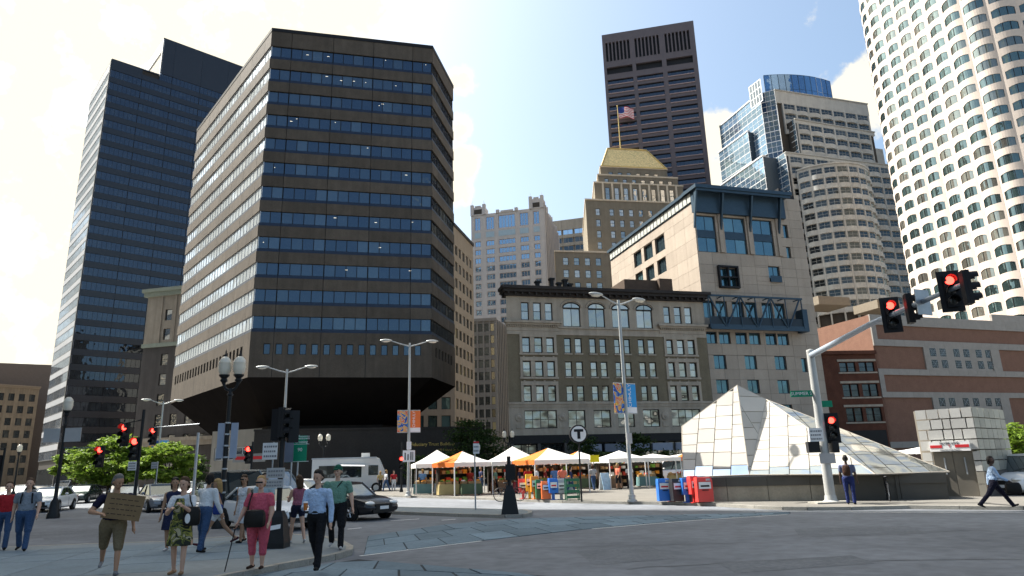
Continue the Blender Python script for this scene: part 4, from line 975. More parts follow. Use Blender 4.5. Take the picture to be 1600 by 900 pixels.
npl = (B_-A_).cross(T_-A_); r_ = pray(1066,666); t_ = (A_-Vector((0,0,CZ))).dot(npl)/r_.dot(npl); E_ = Vector((0,0,CZ))+r_*t_
low = lambda i, j: G_clear if j == 0 else (M_frit)
facets(ge, [A_, B_, T_, E_], 4, .8, low); facets(ge, [B_, U_, T_], 2, .75, lambda i, j: M_frit)
facets(ge, [B_, C_, U_], 6, .8, low); facets(ge, [U_, C_, R_e], 6, .9, lambda i, j: G_slope)
K1, K2 = Vector((A_.x*1.28+1.2, A_.y+8, A_.z)), R_e+Vector((1.5,8,0)); b = MB()
for q in ((A_,E_,K1),(E_,T_,K1),(T_,U_,K1),(U_,K2,K1),(U_,R_e,K2)): b.poly([Vector(p)+Vector((0,.05,-.02)) for p in q])
put('rear_glazing', b.mesh(M_frit), ge)
b = MB()
for q in ((A_,E_),(E_,T_),(T_,B_),(T_,U_),(U_,B_),(U_,C_),(U_,R_e),(A_,B_),(B_,C_),(C_,R_e)): b.tube([p+Vector((0,.03,0)) for p in q], .03, 6)
put('glazing_bar', b.mesh(M_seam), ge)
WF = Fac(W0, W1)
xs = frange(0, WF.L, 6)
for i in range(6):
    bx('wall_panel', ge, WF, xs[i]+.012, xs[i+1]-.012, -.02, zb_-.42, 0, .35, M_conc if i < 4 else M_bandd)
    bx('coping', ge, WF, xs[i]+.004, xs[i+1]-.004, zb_-.42, zb_-.03, -.06, .6, M_bandd)
put('inner_wall', MB().box(.05, WF.L-.05, .35, 8.5, -.02, zb_-.2).mesh(M_conc), ge, WF.at())
put('gate_post', MB().box(WF.L-1.85, WF.L-1.8, -.1, -.05, 0, zb_-.1).mesh(M_bandd), ge, WF.at())
# ================================================================ stone-clad elevator house
c0 = Vector((*pg(1545,776), 0)); HT = atY(1519,635,c0.y).z; tl = atH(1428,641,HT); trr = atH(1567,640,HT)
el = thing('elevator_house', 'pale stone-clad elevator house with red striped station sign, right of glass pyramid', 'elevator house', c0)
VF1 = Fac((tl.x,tl.y), c0); VF2 = Fac(c0, (c0.x+(trr.x-c0.x)*2.0, c0.y+(trr.y-c0.y)*2.0)) if False else Fac(c0, (trr.x, trr.y))
M_el = mat('pale_stone_tile', (.46,.45,.42), .5, .07, .9, rnd=.08, fine=.04, spec=.5)
M_el2 = mat('mottled_green_tile', (.3,.29,.24), .45, .25, .9, rnd=.22, spec=.5)
d0, d1 = VF1.px(1461,735)[0], VF1.px(1524,735)[0]; dz = VF1.px(1500,705)[1]
s0, s1 = VF1.px(1452,692)[0], VF1.px(1515,690)[0]; sz0, sz1 = VF1.px(1484,705)[1], VF1.px(1484,690)[1]
ops = [(d0, d1, -.1, dz)]
put('core', MB().prism([(tl.x+.1,tl.y+.25),(c0.x-.1,c0.y+.3),(trr.x-.1,trr.y+.2),(trr.x-3.2,trr.y+1.5)], -.05, HT-.04).mesh(M_seam), el)
zs = [1.0]+[1.0+(HT-1.0)*k/6 for k in range(1, 7)]
random.seed(3)
for j in range(6):
    n = 5; e = [0.0]+sorted(random.uniform(.12,.9)*VF1.L for _ in range(4))+[VF1.L]
    e = [0]+[VF1.L*(k/n)+random.uniform(-.14,.14) for k in range(1, n)]+[VF1.L]
    panels('stone_tile', el, VF1, e, [zs[j], zs[j+1]], ops, M_el, 0, .14, .045)
    m_ = 6; e = [0]+[VF2.L*(k/m_)+random.uniform(-.06,.06) for k in range(1, m_)]+[VF2.L]
    for k in range(m_):
        dzz = random.uniform(-.25,.25); bx('stone_tile', el, VF2, e[k]+.02, e[k+1]-.02, zs[j]+.02, zs[j+1]-.02, .0, .12, M_el2)
panels('base_stone', el, VF1, frange(0, VF1.L, 4), [0,.5,1.0], ops, mat('base_granite', (.26,.24,.2), .7, .1, 1), 0, .16, .02)
bx('base_stone', el, VF2, 0, VF2.L, 0, 1.0, -.05, .12, mat('dark_base_granite', (.12,.11,.1), .7, .1, 1))
xm = (d0+d1)/2
for a, c in ((d0+.02, xm-.01), (xm+.01, d1-.02)): bx('door_leaf', el, VF1, a, c, 0, dz-.02, .12, .2, mat('brushed_bronze_door', (.2,.18,.15), .4, .12, 2, metal=.5))
for q in (xm-.35, xm+.4): bx('door_handle', el, VF1, q, q+.05, .9, 1.6, .05, .12, M_steel)
sg = bx('station_sign', el, VF1, s0, s1, sz0, sz1, -.12, -.02, mat('white_enamel', (.75,.74,.72), .4, .03))
Mred = mat('red_enamel', (.55,.035,.04), .45, .05)
put('red_stripe', MB().box(s0+.03, s0+(s1-s0)*.32, -.13, -.12, sz0+(sz1-sz0)*.36, sz0+(sz1-sz0)*.66).box(s0+(s1-s0)*.64, s1-.03, -.13, -.12, sz0+(sz1-sz0)*.36, sz0+(sz1-sz0)*.66).mesh(Mred), sg, VF1.at())
put('lettering', text_mesh('SILVER LINE', (sz1-sz0)*.34, M_dark), sg, VF1.at((s0+s1)/2, -.13, sz0+(sz1-sz0)*.83) @ UP)
put('lettering', text_mesh('SOUTH STATION', (sz1-sz0)*.24, mat('grey_print', (.25,.25,.25), .7)), sg, VF1.at((s0+s1)/2, -.13, sz0+(sz1-sz0)*.14) @ UP)
put('lettering', text_mesh('T', (sz1-sz0)*.4, Mred), sg, VF1.at((s0+s1)/2, -.13, sz0+(sz1-sz0)*.5) @ UP)
# ================================================================ street lamps
M_globe = mat('frosted_globe', (.78,.74,.64), .25, .06, 4, trans=.3, spec=.6)
M_pole = mat('lamp_post_grey', (.42,.43,.42), .5, .1, 2, metal=.35)
def cobra_lamp(u, v, top_px, label, arm_l=1.55, arm_r=1.5, ang=.3, Y=None):
    p = atH(u, v, 0) if Y is None else atY(u, v, Y); p.z = 0
    H = atY(top_px[0], top_px[1], p.y).z
    t = thing('street_lamp', label, 'street lamp', p, ang, 'twin-arm street lamps')
    put('pole', MB().tube([(0,0,-.02),(0,0,.3),(0,0,.32),(0,0,H)], [.17,.17,.11,.07], 10).lathe([(.24,-.02),(.24,.06),(.17,.1)], 10).mesh(M_pole, 40), t, loc(t))
    for s_, L in ((-1, arm_l), (1, arm_r)):
        o = put('arm', MB().tube([(0,0,H-.25),(s_*L*.35,0,H-.1),(s_*L*.8,0,H+.14)], [.045,.04,.03], 8).mesh(M_pole, 40), t, loc(t))
        b = MB(); b.ell((s_*(L*.8+.35),0,H+.17), (.45,.17,.09), 12, 8); put('lamp_head', b.mesh(M_pole, 50), o, loc(t))
        b = MB(); b.ell((s_*(L*.8+.38),0,H+.1), (.3,.13,.08), 12, 6); put('lens', b.mesh(M_globe, 50), o, loc(t))
    return t, H, p
def banner(t, sx, z0, z1, wd, m, text=None, foot=None, rail=True):
    x0, x1 = (.08, .08+wd) if sx > 0 else (-.08-wd, -.08)
    bn = put('banner', MB().box(x0, x1, -.012, .012, z0, z1).mesh(m), t, loc(t))
    put('banner_rod', MB().tube([(0,0,z1+.03),(x1 if sx > 0 else x0,0,z1+.03)], .02, 6).tube([(0,0,z0-.03),(x1 if sx > 0 else x0,0,z0-.03)], .02, 6).mesh(M_steel), bn, loc(t))
    if foot: put('banner_foot', MB().box(x0+.001, x1-.001, -.016, -.0125, z0+.002, z0+(z1-z0)*.2).box(x0+.16,x0+.32,-.02,-.016,z0+.1,z0+.26).mesh(mat('banner_white', (.75,.73,.72), .8)), bn, loc(t))
    if text: put('lettering', text_mesh(text, .27, mat('banner_white', (.75,.73,.72), .8)), bn, loc(t) @ T((x0+x1)/2-.1, -.02, z0+(z1-z0)*.6) @ Matrix.Rotation(-math.pi/2, 4, 'Y') @ UP)
def art_mat():
    m = bpy.data.materials.new('banner_art'); m.use_nodes = True; N = m.node_tree.nodes; L = m.node_tree.links
    g = N.new('ShaderNodeNewGeometry'); n = N.new('ShaderNodeTexNoise'); n.inputs['Scale'].default_value = 2.6; n.inputs['Detail'].default_value = 2; n.inputs['Distortion'].default_value = 1.2
    L.new(g.outputs['Position'], n.inputs['Vector']); r = N.new('ShaderNodeValToRGB'); r.color_ramp.interpolation = 'CONSTANT'
    e = r.color_ramp.elements; e[0].color = (.03,.08,.32,1); e[1].position = .62; e[1].color = (.7,.1,.05,1)
    for p, c in ((.42,(.06,.2,.5,1)),(.47,(.75,.5,.08,1)),(.52,(.75,.22,.03,1)),(.57,(.55,.4,.3,1))): x = e.new(p); x.color = c
    L.new(n.outputs['Fac'], r.inputs[0]); L.new(r.outputs[0], N['Principled BSDF'].inputs['Base Color']); N['Principled BSDF'].inputs['Roughness'].default_value = .8
    return m
M_art = art_mat(); M_or = mat('orange_banner', (.72,.17,.05), .8, .05); M_bl = mat('blue_banner', (.05,.3,.62), .8, .05)
t, H, p = cobra_lamp(638,775,(638,536), 'grey twin-arm lamp with orange and art banners left of the tents', 1.7, 1.6, .25)
zA, zB = atY(640,642,p.y).z, atY(640,675,p.y).z
banner(t, -1, zB, zA, .74, M_art); banner(t, 1, zB, zA, .72, M_or, 'CHIHULY', True)
zS = atY(638,712,p.y).z; put('sign_plate', MB().box(-.42,.42,-.13,-.11,zS-.42,zS+.36).box(-.16,.16,-.13,-.11,zS+.42,zS+.95).mesh(mat('sign_white', (.72,.71,.7), .6)), t, loc(t))
put('sign_print', MB().box(-.3,-.22,-.14,-.13,zS-.3,zS+.2).box(-.1,-.02,-.14,-.13,zS-.3,zS+.1).box(.1,.18,-.14,-.13,zS-.3,zS+.25).box(.24,.3,-.14,-.13,zS-.3,zS+.25).mesh(M_dark), t, loc(t))
t, H, p = cobra_lamp(988,783.5,(966,469), 'grey twin-arm lamp with blue banner and art banner before olive brick building', 1.35, 1.3, .55)
zA, zB = atY(980,600,p.y).z, atY(980,645,p.y).z
banner(t, -1, zB, zA, .62, M_art); banner(t, 1, zB, zA, .62, M_bl, 'CHIHULY', True)
zS = atY(984,685,p.y).z; put('sign_plate', MB().box(-.15,.15,-.13,-.11,zS-.25,zS+.25).mesh(mat('sign_grey', (.4,.39,.38), .6)), t, loc(t))
cobra_lamp(438,770,(438,577), 'grey twin-arm lamp seen against the granite overhang', 1.6, 1.55, .1, Y=46)
t, H, p = cobra_lamp(243,752,(243,628), 'distant twin-arm lamp with small blue banner among the left trees', 1.4, 1.2, .5, Y=66)
zA, zB = atY(258,688,p.y).z, atY(258,704,p.y).z; banner(t, -1, zB, zA, .8, M_art); banner(t, 1, zB, zA, .7, M_bl, None, True)
def acorn_post(u, v, top_v, label, heads=2, sp=.28, base=True, Y=None, group='black acorn-globe lamp posts'):
    p = atH(u, v, 0) if Y is None else atY(u, v, Y); p.z = 0
    lean = (683-u)/3800*(v-top_v); H = atY(u+lean, top_v, p.y).z
    t = thing('acorn_lamp_post', label, 'street lamp', p, .0, group)
    gz = H-1.0
    put('post', MB().lathe([(.3,-.12),(.3,.05),(.24,.2),(.2,.65),(.12,.8),(.1,.85),(.09,1.1),(.075,gz-.8),(.12,gz-.75),(.075,gz-.68),(.07,gz-.5)], 12).mesh(M_iron, 40), t, loc(t))
    xs_ = (-sp, sp) if heads == 2 else (0,)
    for x in xs_:
        k = put('bracket', MB().tube([(0,0,gz-.62),(x*.7,0,gz-.5),(x,0,gz-.3),(x,0,gz-.1)], [.06,.05,.07,.09], 8).lathe([(.06,-.3),(.15,-.2),(.1,-.12),(.2,-.02),(.2,.02)], 10, 0, (x,0,gz)).mesh(M_iron, 40), t, loc(t))
        put('globe', MB().lathe([(.14,.0),(.21,.12),(.245,.3),(.225,.45),(.24,.47),(.2,.6),(.11,.7),(.04,.74)], 14, 0, (x,0,gz)).mesh(M_globe, 50), k, loc(t))
        put('finial', MB().lathe([(.06,.72),(.07,.78),(.025,.84),(.03,.9),(.008,1.0)], 8, 0, (x,0,gz)).mesh(M_iron, 40), k, loc(t))
    return t, gz, p
AC1, gz1, pa = acorn_post(344,820,546, 'black twin-globe acorn lamp post rising among pedestrians before granite block')
for k in range(7): z = 1.1+k*.42; put('band_clamp', MB().lathe([(.1,z),(.112,z+.01),(.112,z+.05),(.1,z+.06)], 10).mesh(M_steel), AC1, loc(AC1))
for x0, x1 in ((-.36,-.1),(.14,.4)):
    put('back_plate', MB().box(x0,x1,.0,.03,atY(352,716,pa.y).z,atY(352,661,pa.y).z).mesh(mat('pale_blue_plate', (.3,.34,.42), .5, .08)), AC1, loc(AC1))
AC2, gz2, pa2 = acorn_post(83,806,612, 'black single-globe acorn lamp post at left beside white car', 1)
zS = atY(97,680,pa2.y).z
for x in (-.55, .55): put('sign_plate', MB().box(x-.42,x+.42,-.16,-.13,zS-.35,zS+.35).mesh(mat('sign_grey', (.4,.39,.38), .6)), AC2, loc(AC2))
acorn_post(504,752,674, 'small distant twin-globe acorn lamp left of food truck', 2, .42, Y=72); acorn_post(796,752,669, 'small distant twin-globe acorn lamp at the ornate building corner', 2, .42, Y=74)
acorn_post(22,760,690, 'small distant single-globe acorn lamp at far left edge', 1, Y=68)
acorn_post(748,752,690, 'small distant single-globe acorn lamp behind the tents', 1, Y=78)
# ================================================================ traffic signals
L_red = lamp_mat('red_signal_lens', (1.0,.03,.02), 5.0)
M_len = mat('dark_lens', (.02,.02,.018), .2, .1, spec=.6)
def signal(parent, M, lit=True, plate=False, s=1.0):
    """three-lens head facing local -Y, centred on M"""
    h = put('signal_head', MB().box(-.17*s,.17*s,0,.2*s,-.53*s,.53*s).box(-.33*s if plate else -.18*s,.33*s if plate else .18*s,.08*s,.1*s,-.68*s if plate else -.54*s,.68*s if plate else .54*s).mesh(M_dark), parent, M)
    for i, z in enumerate((.34,0,-.34)):
        put('lens', MB().ell((0,-.01*s,z*s), (.14*s,.03*s,.14*s), 14, 8).mesh(L_red if (i == 0 and lit) else M_len, 60), h, M)
        n = 8; b = MB()
        for a in range(n):
            t0, t1 = rad(-20)+rad(220)*a/n, rad(-20)+rad(220)*(a+1)/n
            q = [(.16*s*math.cos(t),y,(z+0)*s+.16*s*math.sin(t)) for t in (t0, t1) for y in (0, -.24*s)]
            b.poly([q[0], q[1], q[3], q[2]])
        put('visor', b.mesh(M_dark, 60), h, M)
    return h
mp_ = atH(1299,786,0); mH = atY(1270,549,mp_.y).z
ms = thing('signal_mast', 'grey traffic signal mast with long arm and red signals by the glass pyramid', 'traffic signal', mp_)
put('pole', MB().tube([(0,0,0),(0,0,mH)], [.2,.15], 14).lathe([(.34,0),(.34,.05),(.24,.12),(.21,.3)], 14).lathe([(.16,mH-.02),(.15,mH+.06),(.02,mH+.1)], 14).mesh(mat('mast_grey', (.45,.45,.43), .5, .1, 2, metal=.3), 40), ms, loc(ms))
put('footing', MB().box(-.75,.75,-.5,.45,-.02,.06).mesh(M_kerb), ms, loc(ms))
aE = atY(1512,441,17.4)-mp_; a0_ = Vector((0,0,mH-.18)); arm = put('mast_arm', MB().tube([a0_, a0_+(aE-a0_)*.5+Vector((0,0,.12)), aE], [.12,.095,.06], 12).mesh(M_pblue, 40), ms, loc(ms))
def on_arm(t): return a0_+(aE-a0_)*t+Vector((0,0,.24*t*(1-t)*2))
face = rad(-16)
def armt(u):   # where along the arm a pixel column falls
    best = min(range(101), key=lambda k: abs((lambda q: 800+FPX*q.x/-q.z)(CM.to_3x3().transposed() @ (mp_+on_arm(k/100)-Vector((0,0,CZ))))-u)); return best/100
for u, dzz in ((1388,.0),(1480,-.05)):
    q = on_arm(armt(u)); signal(ms, loc(ms, T(q.x, q.y-.22, q.z+dzz) @ RZ(face)), True, True, .85)
    q = on_arm(armt(u+34)); signal(ms, loc(ms, T(q.x, q.y-.05, q.z+dzz-.1) @ RZ(rad(75))), False, False, .85)
q = on_arm(armt(1438)); put('sign_plate', MB().box(-.3,.3,-.02,0,-.38,.38).mesh(M_steel), ms, loc(ms, T(q.x, q.y-.1, q.z-.05) @ RZ(.4)))
zz = atY(1297,669,mp_.y).z; signal(ms, loc(ms, T(.38,-.18,zz) @ RZ(rad(-12))), True, True, .88)
put('crossing_signal', MB().box(-.72,-.26,-.28,-.02,atY(1280,707,mp_.y).z,atY(1280,692,mp_.y).z+.05).mesh(M_dark), ms, loc(ms)); put('crossing_signal', MB().box(.24,.5,-.3,.1,atY(1280,708,mp_.y).z,atY(1280,690,mp_.y).z).mesh(M_dark), ms, loc(ms))
def sign_lines(t, M, x0, x1, z0, z1, n=3):
    b = MB(); h = (z1-z0)/(n*2+1)
    for i in range(n):
        z = z0+h*(2*i+1); x = x0+(x1-x0)*.1
        while x < x1-(x1-x0)*.15: l = (x1-x0)*random.uniform(.06,.14); b.box(x, min(x+l, x1-.02), -.006, 0, z, z+h*.8); x += l+(x1-x0)*.045
    return put('sign_print', b.mesh(mat('faded_print', (.2,.2,.21), .7)), t, M)
M_sw = mat('sign_white', (.72,.71,.7), .6)
z0, z1 = atY(1283,690,mp_.y).z, atY(1283,669,mp_.y).z
sp_ = put('sign_plate', MB().box(-.62,-.05,-.27,-.24,z0,z1).mesh(M_sw), ms, loc(ms)); sign_lines(sp_, loc(ms, T(0,-.272,0)), -.62, -.05, z0, z1)
z0, z1 = atY(1297,724,mp_.y).z, atY(1297,708,mp_.y).z; put('sign_plate', MB().box(-.32,.3,-.26,-.23,z0,z1).mesh(mat('sign_grey', (.4,.39,.38), .6)), ms, loc(ms))
M_green = mat('sign_green', (.01,.22,.12), .5, .04)
z0, z1 = atY(1260,620,mp_.y).z, atY(1260,610,mp_.y).z
sgn = put('street_name_sign', MB().box(-1.05,-.12,-.03,.0,z0,z1).mesh(M_green), ms, loc(ms)); put('lettering', text_mesh('SUMMER ST', .19, M_sw), sgn, loc(ms, T(-.56,-.034,(z0+z1)/2) @ UP))
put('street_name_sign', MB().box(.12,.75,.3,.33,z0-.42,z1-.42).mesh(M_green), ms, loc(ms))
# signals on the left
def signal_post(u, v, top_v, heads, label, Y=None, pole_m=None, r=.07):
    p = atH(u, v, 0) if Y is None else atY(u, v, Y); p.z = 0; H = atY(u+(683-u)/3800*(v-top_v), top_v, p.y).z
    t = thing('traffic_signal', label, 'traffic signal', p, 0, 'traffic signals'); put('pole', MB().tube([(0,0,-.12),(0,0,H)], r, 10).lathe([(r*2.2,-.12),(r*2.2,.1),(r,.5)], 10).mesh(pole_m or M_iron, 40), t, loc(t))
    for (hu, hv, lit, ang) in heads:
        q = atY(hu, hv, p.y)-p
        if abs(q.x) > .7: put('bracket_arm', MB().tube([(0,0,q.z+.35),(q.x,-.1,q.z+.2)], .03, 6).mesh(pole_m or M_iron), t, loc(t))
        signal(t, loc(t, T(q.x, -.2, q.z-.34) @ RZ(rad(ang))), lit, False)
    return t, p, H
signal_post(208,800,640, [(198,668,True,-10),(214,690,True,10)], 'black signal post with two red lights before the left trees', Y=33)
t, p, H = signal_post(302,770,676, [(242,673,True,-5)], 'pale grey mast with horizontal arm and red light above the left trees', Y=44, pole_m=M_steel, r=.09)
signal_post(390,770,690, [(390,702,True,0)], 'red traffic light above the dark van', Y=44)
signal_post(627,770,690, [(628,717,True,0)], 'small dark signal with red light behind the banner lamp', Y=58)
signal_post(-6,790,700, [(0,716,True,0)], 'red traffic light cut by the left picture edge', Y=46)
q = atY(158,703,pa2.y)-pa2; put('bracket_arm', MB().tube([(0,0,q.z+.15),(q.x+.1,0,q.z+.1)], .035, 6).mesh(M_bluem), AC2, loc(AC2)); signal(AC2, loc(AC2, T(q.x,-.1,q.z-.34)), True)
# near signal pole with signs and flared bin-like base
np_ = atH(432,856,0); t = thing('pedestrian_signal_pole', 'black pole with flared base, white notice plates and signal boxes behind pink woman', 'traffic signal', np_)
Hn = atY(440,648,np_.y).z
put('pole', MB().tube([(0,0,0),(0,0,Hn)], .065, 12).mesh(M_iron, 40), t, loc(t))
put('base', MB().loft([[(x*.25,y*.25,0) for x,y in ((-1,-1),(1,-1),(1,1),(-1,1))], [(x*.25,y*.25,.12) for x,y in ((-1,-1),(1,-1),(1,1),(-1,1))], [(x*.17,y*.17,.72) for x,y in ((-1,-1),(1,-1),(1,1),(-1,1))], [(x*.11,y*.11,.86) for x,y in ((-1,-1),(1,-1),(1,1),(-1,1))]]).mesh(M_iron), t, loc(t))
put('label_plate', MB().poly([(-.13,-.22,.42),(.14,-.22,.46),(.14,-.2,.56),(-.13,-.2,.52)]).mesh(M_sw), t, loc(t))
for (u0, u1, v0, v1) in ((418,446,747,731),(416,445,762,749)):
    za, zb2 = atY(432,v0,np_.y).z, atY(432,v1,np_.y).z; xa, xb = atY(u0,750,np_.y).x-np_.x, atY(u1,750,np_.y).x-np_.x
    o = put('sign_plate', MB().box(xa,xb,-.1,-.08,za,zb2).mesh(mat('sign_grey', (.4,.39,.38), .6)), t, loc(t)); sign_lines(o, loc(t, T(0,-.101,0)), xa, xb, za, zb2, 2)
signal(t, loc(t, T(-.14,.1,Hn-.25) @ RZ(rad(160)) @ Matrix.Scale(.75, 4)), False); signal(t, loc(t, T(.2,.1,Hn-.3) @ RZ(rad(215)) @ Matrix.Scale(.75, 4)), False); signal(t, loc(t, T(.08,-.1,Hn-.2) @ RZ(rad(80)) @ Matrix.Scale(.7, 4)), False)
# posts with plates
def sign_post(name, u, v, Y, plates, label, cat='sign', mpost=None):
    p = atH(u, v, 0) if Y is None else atY(u, v, Y); p.z = 0; t = thing(name, label, cat, p)
    top = max(atY(u, q[2], p.y).z for q in plates)
    put('post', MB().tube([(0,0,-.12),(0,0,top+.03)], .035, 8).mesh(mpost or M_steel), t, loc(t))
    for (u0, u1, va, vb, m, lines) in plates:
        z0, z1 = atY(u, vb, p.y).z, atY(u, va, p.y).z; x0, x1 = atY(u0, (va+vb)/2, p.y).x-p.x, atY(u1, (va+vb)/2, p.y).x-p.x
        o = put('sign_plate', MB().box(x0,x1,-.06,-.035,z0,z1).mesh(m), t, loc(t))
        if lines: sign_lines(o, loc(t, T(0,-.061,0)), x0, x1, z0, z1, lines)
    return t, p
sign_post('notice_sign', 422, 790, 30, [(411,434,692,718,M_sw,3)], 'square white regulatory sign above dark van')
t, p = sign_post('direction_sign', 462, 790, 29, [(448,480,681,722,M_green,0)], 'tall green direction sign with white arrow and lettering')
zf = lambda v: atY(464, v, p.y).z
for va, vb in ((682.5,681.8),(694.5,694),(721.5,720.8)): put('sign_border', MB().box(-.38,.46,-.066,-.06,zf(va),zf(vb)).mesh(M_sw), t, loc(t))
put('lettering', text_mesh('Downtown\nCrossing', .15, M_sw), t, loc(t, T(.12,-.064,zf(688)) @ UP)); put('lettering', text_mesh('90', .2, M_sw), t, loc(t, T(.08,-.064,zf(703)) @ UP))
put('arrow', MB().box(-.3,-.27,-.064,-.06,zf(692),zf(685)).poly([(-.36,-.062,zf(686.5)),(-.21,-.062,zf(686.5)),(-.285,-.062,zf(683.5))]).mesh(M_sw), t, loc(t))
sign_post('poster_panel', 452, 790, 28.6, [(443,459,690,722,mat('slate_poster', (.12,.14,.18), .6, .2),0)], 'slate grey poster panel beside green direction sign')
sign_post('parking_sign', 743, 797, None, [(739.5,749,693,709,M_sw,2),(740,748.5,690,692.6,Mred,0)], 'thin post with small white parking plate on the traffic island')
sign_post('notice_sign', 207, 790, 34, [(201,214,721,735,M_sw,3)], 'small white notice on post before the left trees')
sign_post('notice_sign', 242, 770, 42, [(237,247,722,732,mat('sign_grey', (.4,.39,.38), .6),2)], 'small grey notice on post right of left trees')
sign_post('yellow_sign', 930, 770, 50, [(922,936,711,722,mat('sign_yellow', (.75,.62,.02), .6),0)], 'yellow banner sign on post between white tents')
t, p = sign_post('shop_sign_board', 388, 775, 60, [(364,415,709,722,mat('grey_fascia', (.25,.24,.22), .7),0)], 'long fascia sign with red stripes left of white sign')
put('stripe', MB().box(-1.3,-.3,-.08,-.061,atY(388,718,60).z,atY(388,713,60).z).box(.2,1.2,-.08,-.061,atY(388,718,60).z,atY(388,713,60).z).mesh(Mred), t, loc(t))
# round transit sign
tp = atH(909,784,0); t = thing('transit_sign', 'round white transit sign with black letter on slim dark pole', 'sign', tp, .15)
cz_ = atY(904,678,tp.y).z
put('pole', MB().tube([(0,0,0),(0,0,cz_-.35)], .045, 10).mesh(M_iron), t, loc(t))
DR = Matrix.Rotation(math.pi/2, 4, 'X')
put('rim', MB().lathe([(.44,-.09),(.46,-.07),(.46,.07),(.44,.09)], 28).mesh(M_dark, 40), t, loc(t, T(0,0,cz_)) @ DR)
put('face', MB().lathe([(.38,-.1),(.38,.1)], 28).mesh(mat('white_enamel', (.75,.74,.72), .4, .03), 40), t, loc(t, T(0,0,cz_)) @ DR)
put('letter', MB().box(-.24,.24,-.115,-.1,cz_+.1,cz_+.23).box(-.075,.075,-.115,-.1,cz_-.24,cz_+.1).mesh(M_dark), t, loc(t))
# flared signal base on the island with its post
bp_ = atH(797,803,0); t = thing('signal_base_post', 'black post on flared base with dark box on the traffic island tip', 'bollard', bp_)
hb_ = atY(796,713,bp_.y).z
put('base', MB().loft([[(x*q,y*q,z) for x,y in ((-1,-1),(1,-1),(1,1),(-1,1))] for q, z in ((.33,0),(.31,.15),(.2,.85),(.11,1.05))]).mesh(M_iron), t, loc(t))
put('post', MB().tube([(0,0,1.0),(0,0,hb_)], .075, 10).mesh(M_iron), t, loc(t)); put('control_box', MB().box(-.14,.24,-.12,.14,1.25,1.85).mesh(M_iron), t, loc(t))
# ================================================================ newspaper boxes
def news_box(u0, u1, v0, v1, m, label, plate=True, legs=True, Yoff=0, style=0):
    p = atH((u0+u1)/2, v1, 0); s = p.y/FPX; wd = (u1-u0)*s*1.0; h = (v1-v0)*s*.97; d = .42
    t = thing('newspaper_box', label, 'newspaper box', p, random.uniform(-.1, .1)+.1, 'newspaper boxes on the kerb')
    b = MB(); zl = .32*h if style else .06
    if style: b.box(-.07,.07,-.07+d/2,.07+d/2,.03,zl); b.box(-wd*.4,wd*.4,.05,d-.05,0,.03)
    b.box(-wd/2,wd/2,0,d,zl,h*.86); b.loft([[(-wd/2,0,h*.86),(wd/2,0,h*.86),(wd/2,d,h*.86),(-wd/2,d,h*.86)], [(-wd/2+.02,.07,h),(wd/2-.02,.07,h),(wd/2-.02,d,h),(-wd/2+.02,d,h)]])
    put('cabinet', b.mesh(m), t, loc(t))
    put('window', MB().box(-wd*.38,wd*.38,-.012,0,h*.56,h*.82).mesh(M_sw if plate else M_dark), t, loc(t))
    put('handle', MB().box(-wd*.2,wd*.2,-.05,-.012,h*.49,h*.52).mesh(M_dark), t, loc(t))
    put('print', MB().box(-wd*.28,wd*.28,-.016,-.012,h*.63,h*.7).mesh(Mred if m.name.startswith('box_blue') or m.name.startswith('box_black') else M_dark), t, loc(t))
    if not style: put('coin_slot', MB().box(wd*.1,wd*.35,-.03,0,h*.87,h*.95).mesh(M_steel), t, loc(t))
    return t
BC = {k: mat('box_'+k, c, .4, .07, 5, spec=.5) for k, c in dict(red=(.62,.05,.04), orange=(.75,.23,.02), yellow=(.8,.5,.03), blue=(.02,.14,.5), green=(.015,.13,.06), black=(.02,.02,.02), grey=(.35,.36,.38), redorange=(.7,.14,.03)).items()}
for a in [(811,825,750,780,'red','red newspaper box, leftmost of the group by the transit sign',1),(822.5,834,743,780,'yellow','tall yellow newspaper box by the transit sign',1),(831,843,746,780.5,'orange','pale orange newspaper box beside the yellow one',1),(838.5,850,751,781,'green','dark green newspaper box in the left group',0),(847.5,861,754,781.5,'redorange','orange-red newspaper box right of the dark green one',0),(859.5,873,749,781.5,'blue','blue newspaper box in the group by the transit sign',1),(872,885,750,781,'grey','grey-white newspaper box beside the wire rack',1),
          (1031,1050,750,785,'blue','blue newspaper box with white plate, left end of right group',0),(1046,1057,751,784.5,'red','narrow red newspaper box behind blue and black ones',1),(1053,1070,750,785.5,'black','black newspaper box between blue ones',0),(1069,1085,749,785.5,'blue','blue newspaper box right of the black one',1),(1082,1095,746,786,'red','tall narrow red newspaper box near right end',1),(1092,1116,748,786.5,'red','wide bright red newspaper box at the right end',0)]:
    news_box(a[0], a[1], a[2], a[3], BC[a[4]], a[5], True, True, 0, a[6])
p = atH(896,782,0); t = thing('wire_rack', 'green metal rack of crates beside the transit sign pole', 'rack', p, .1)
for x in (-.33,.33):
    for y in (0,.45): put('upright', MB().box(x-.025,x+.025,y-.025,y+.025,0,1.08).mesh(BC['green']), t, loc(t))
for k in range(4): put('shelf', MB().box(-.32,.32,.01,.44,.1+k*.28,.13+k*.28).box(-.32,.32,.0,.02,.13+k*.28,.24+k*.28).mesh(BC['green']), t, loc(t))
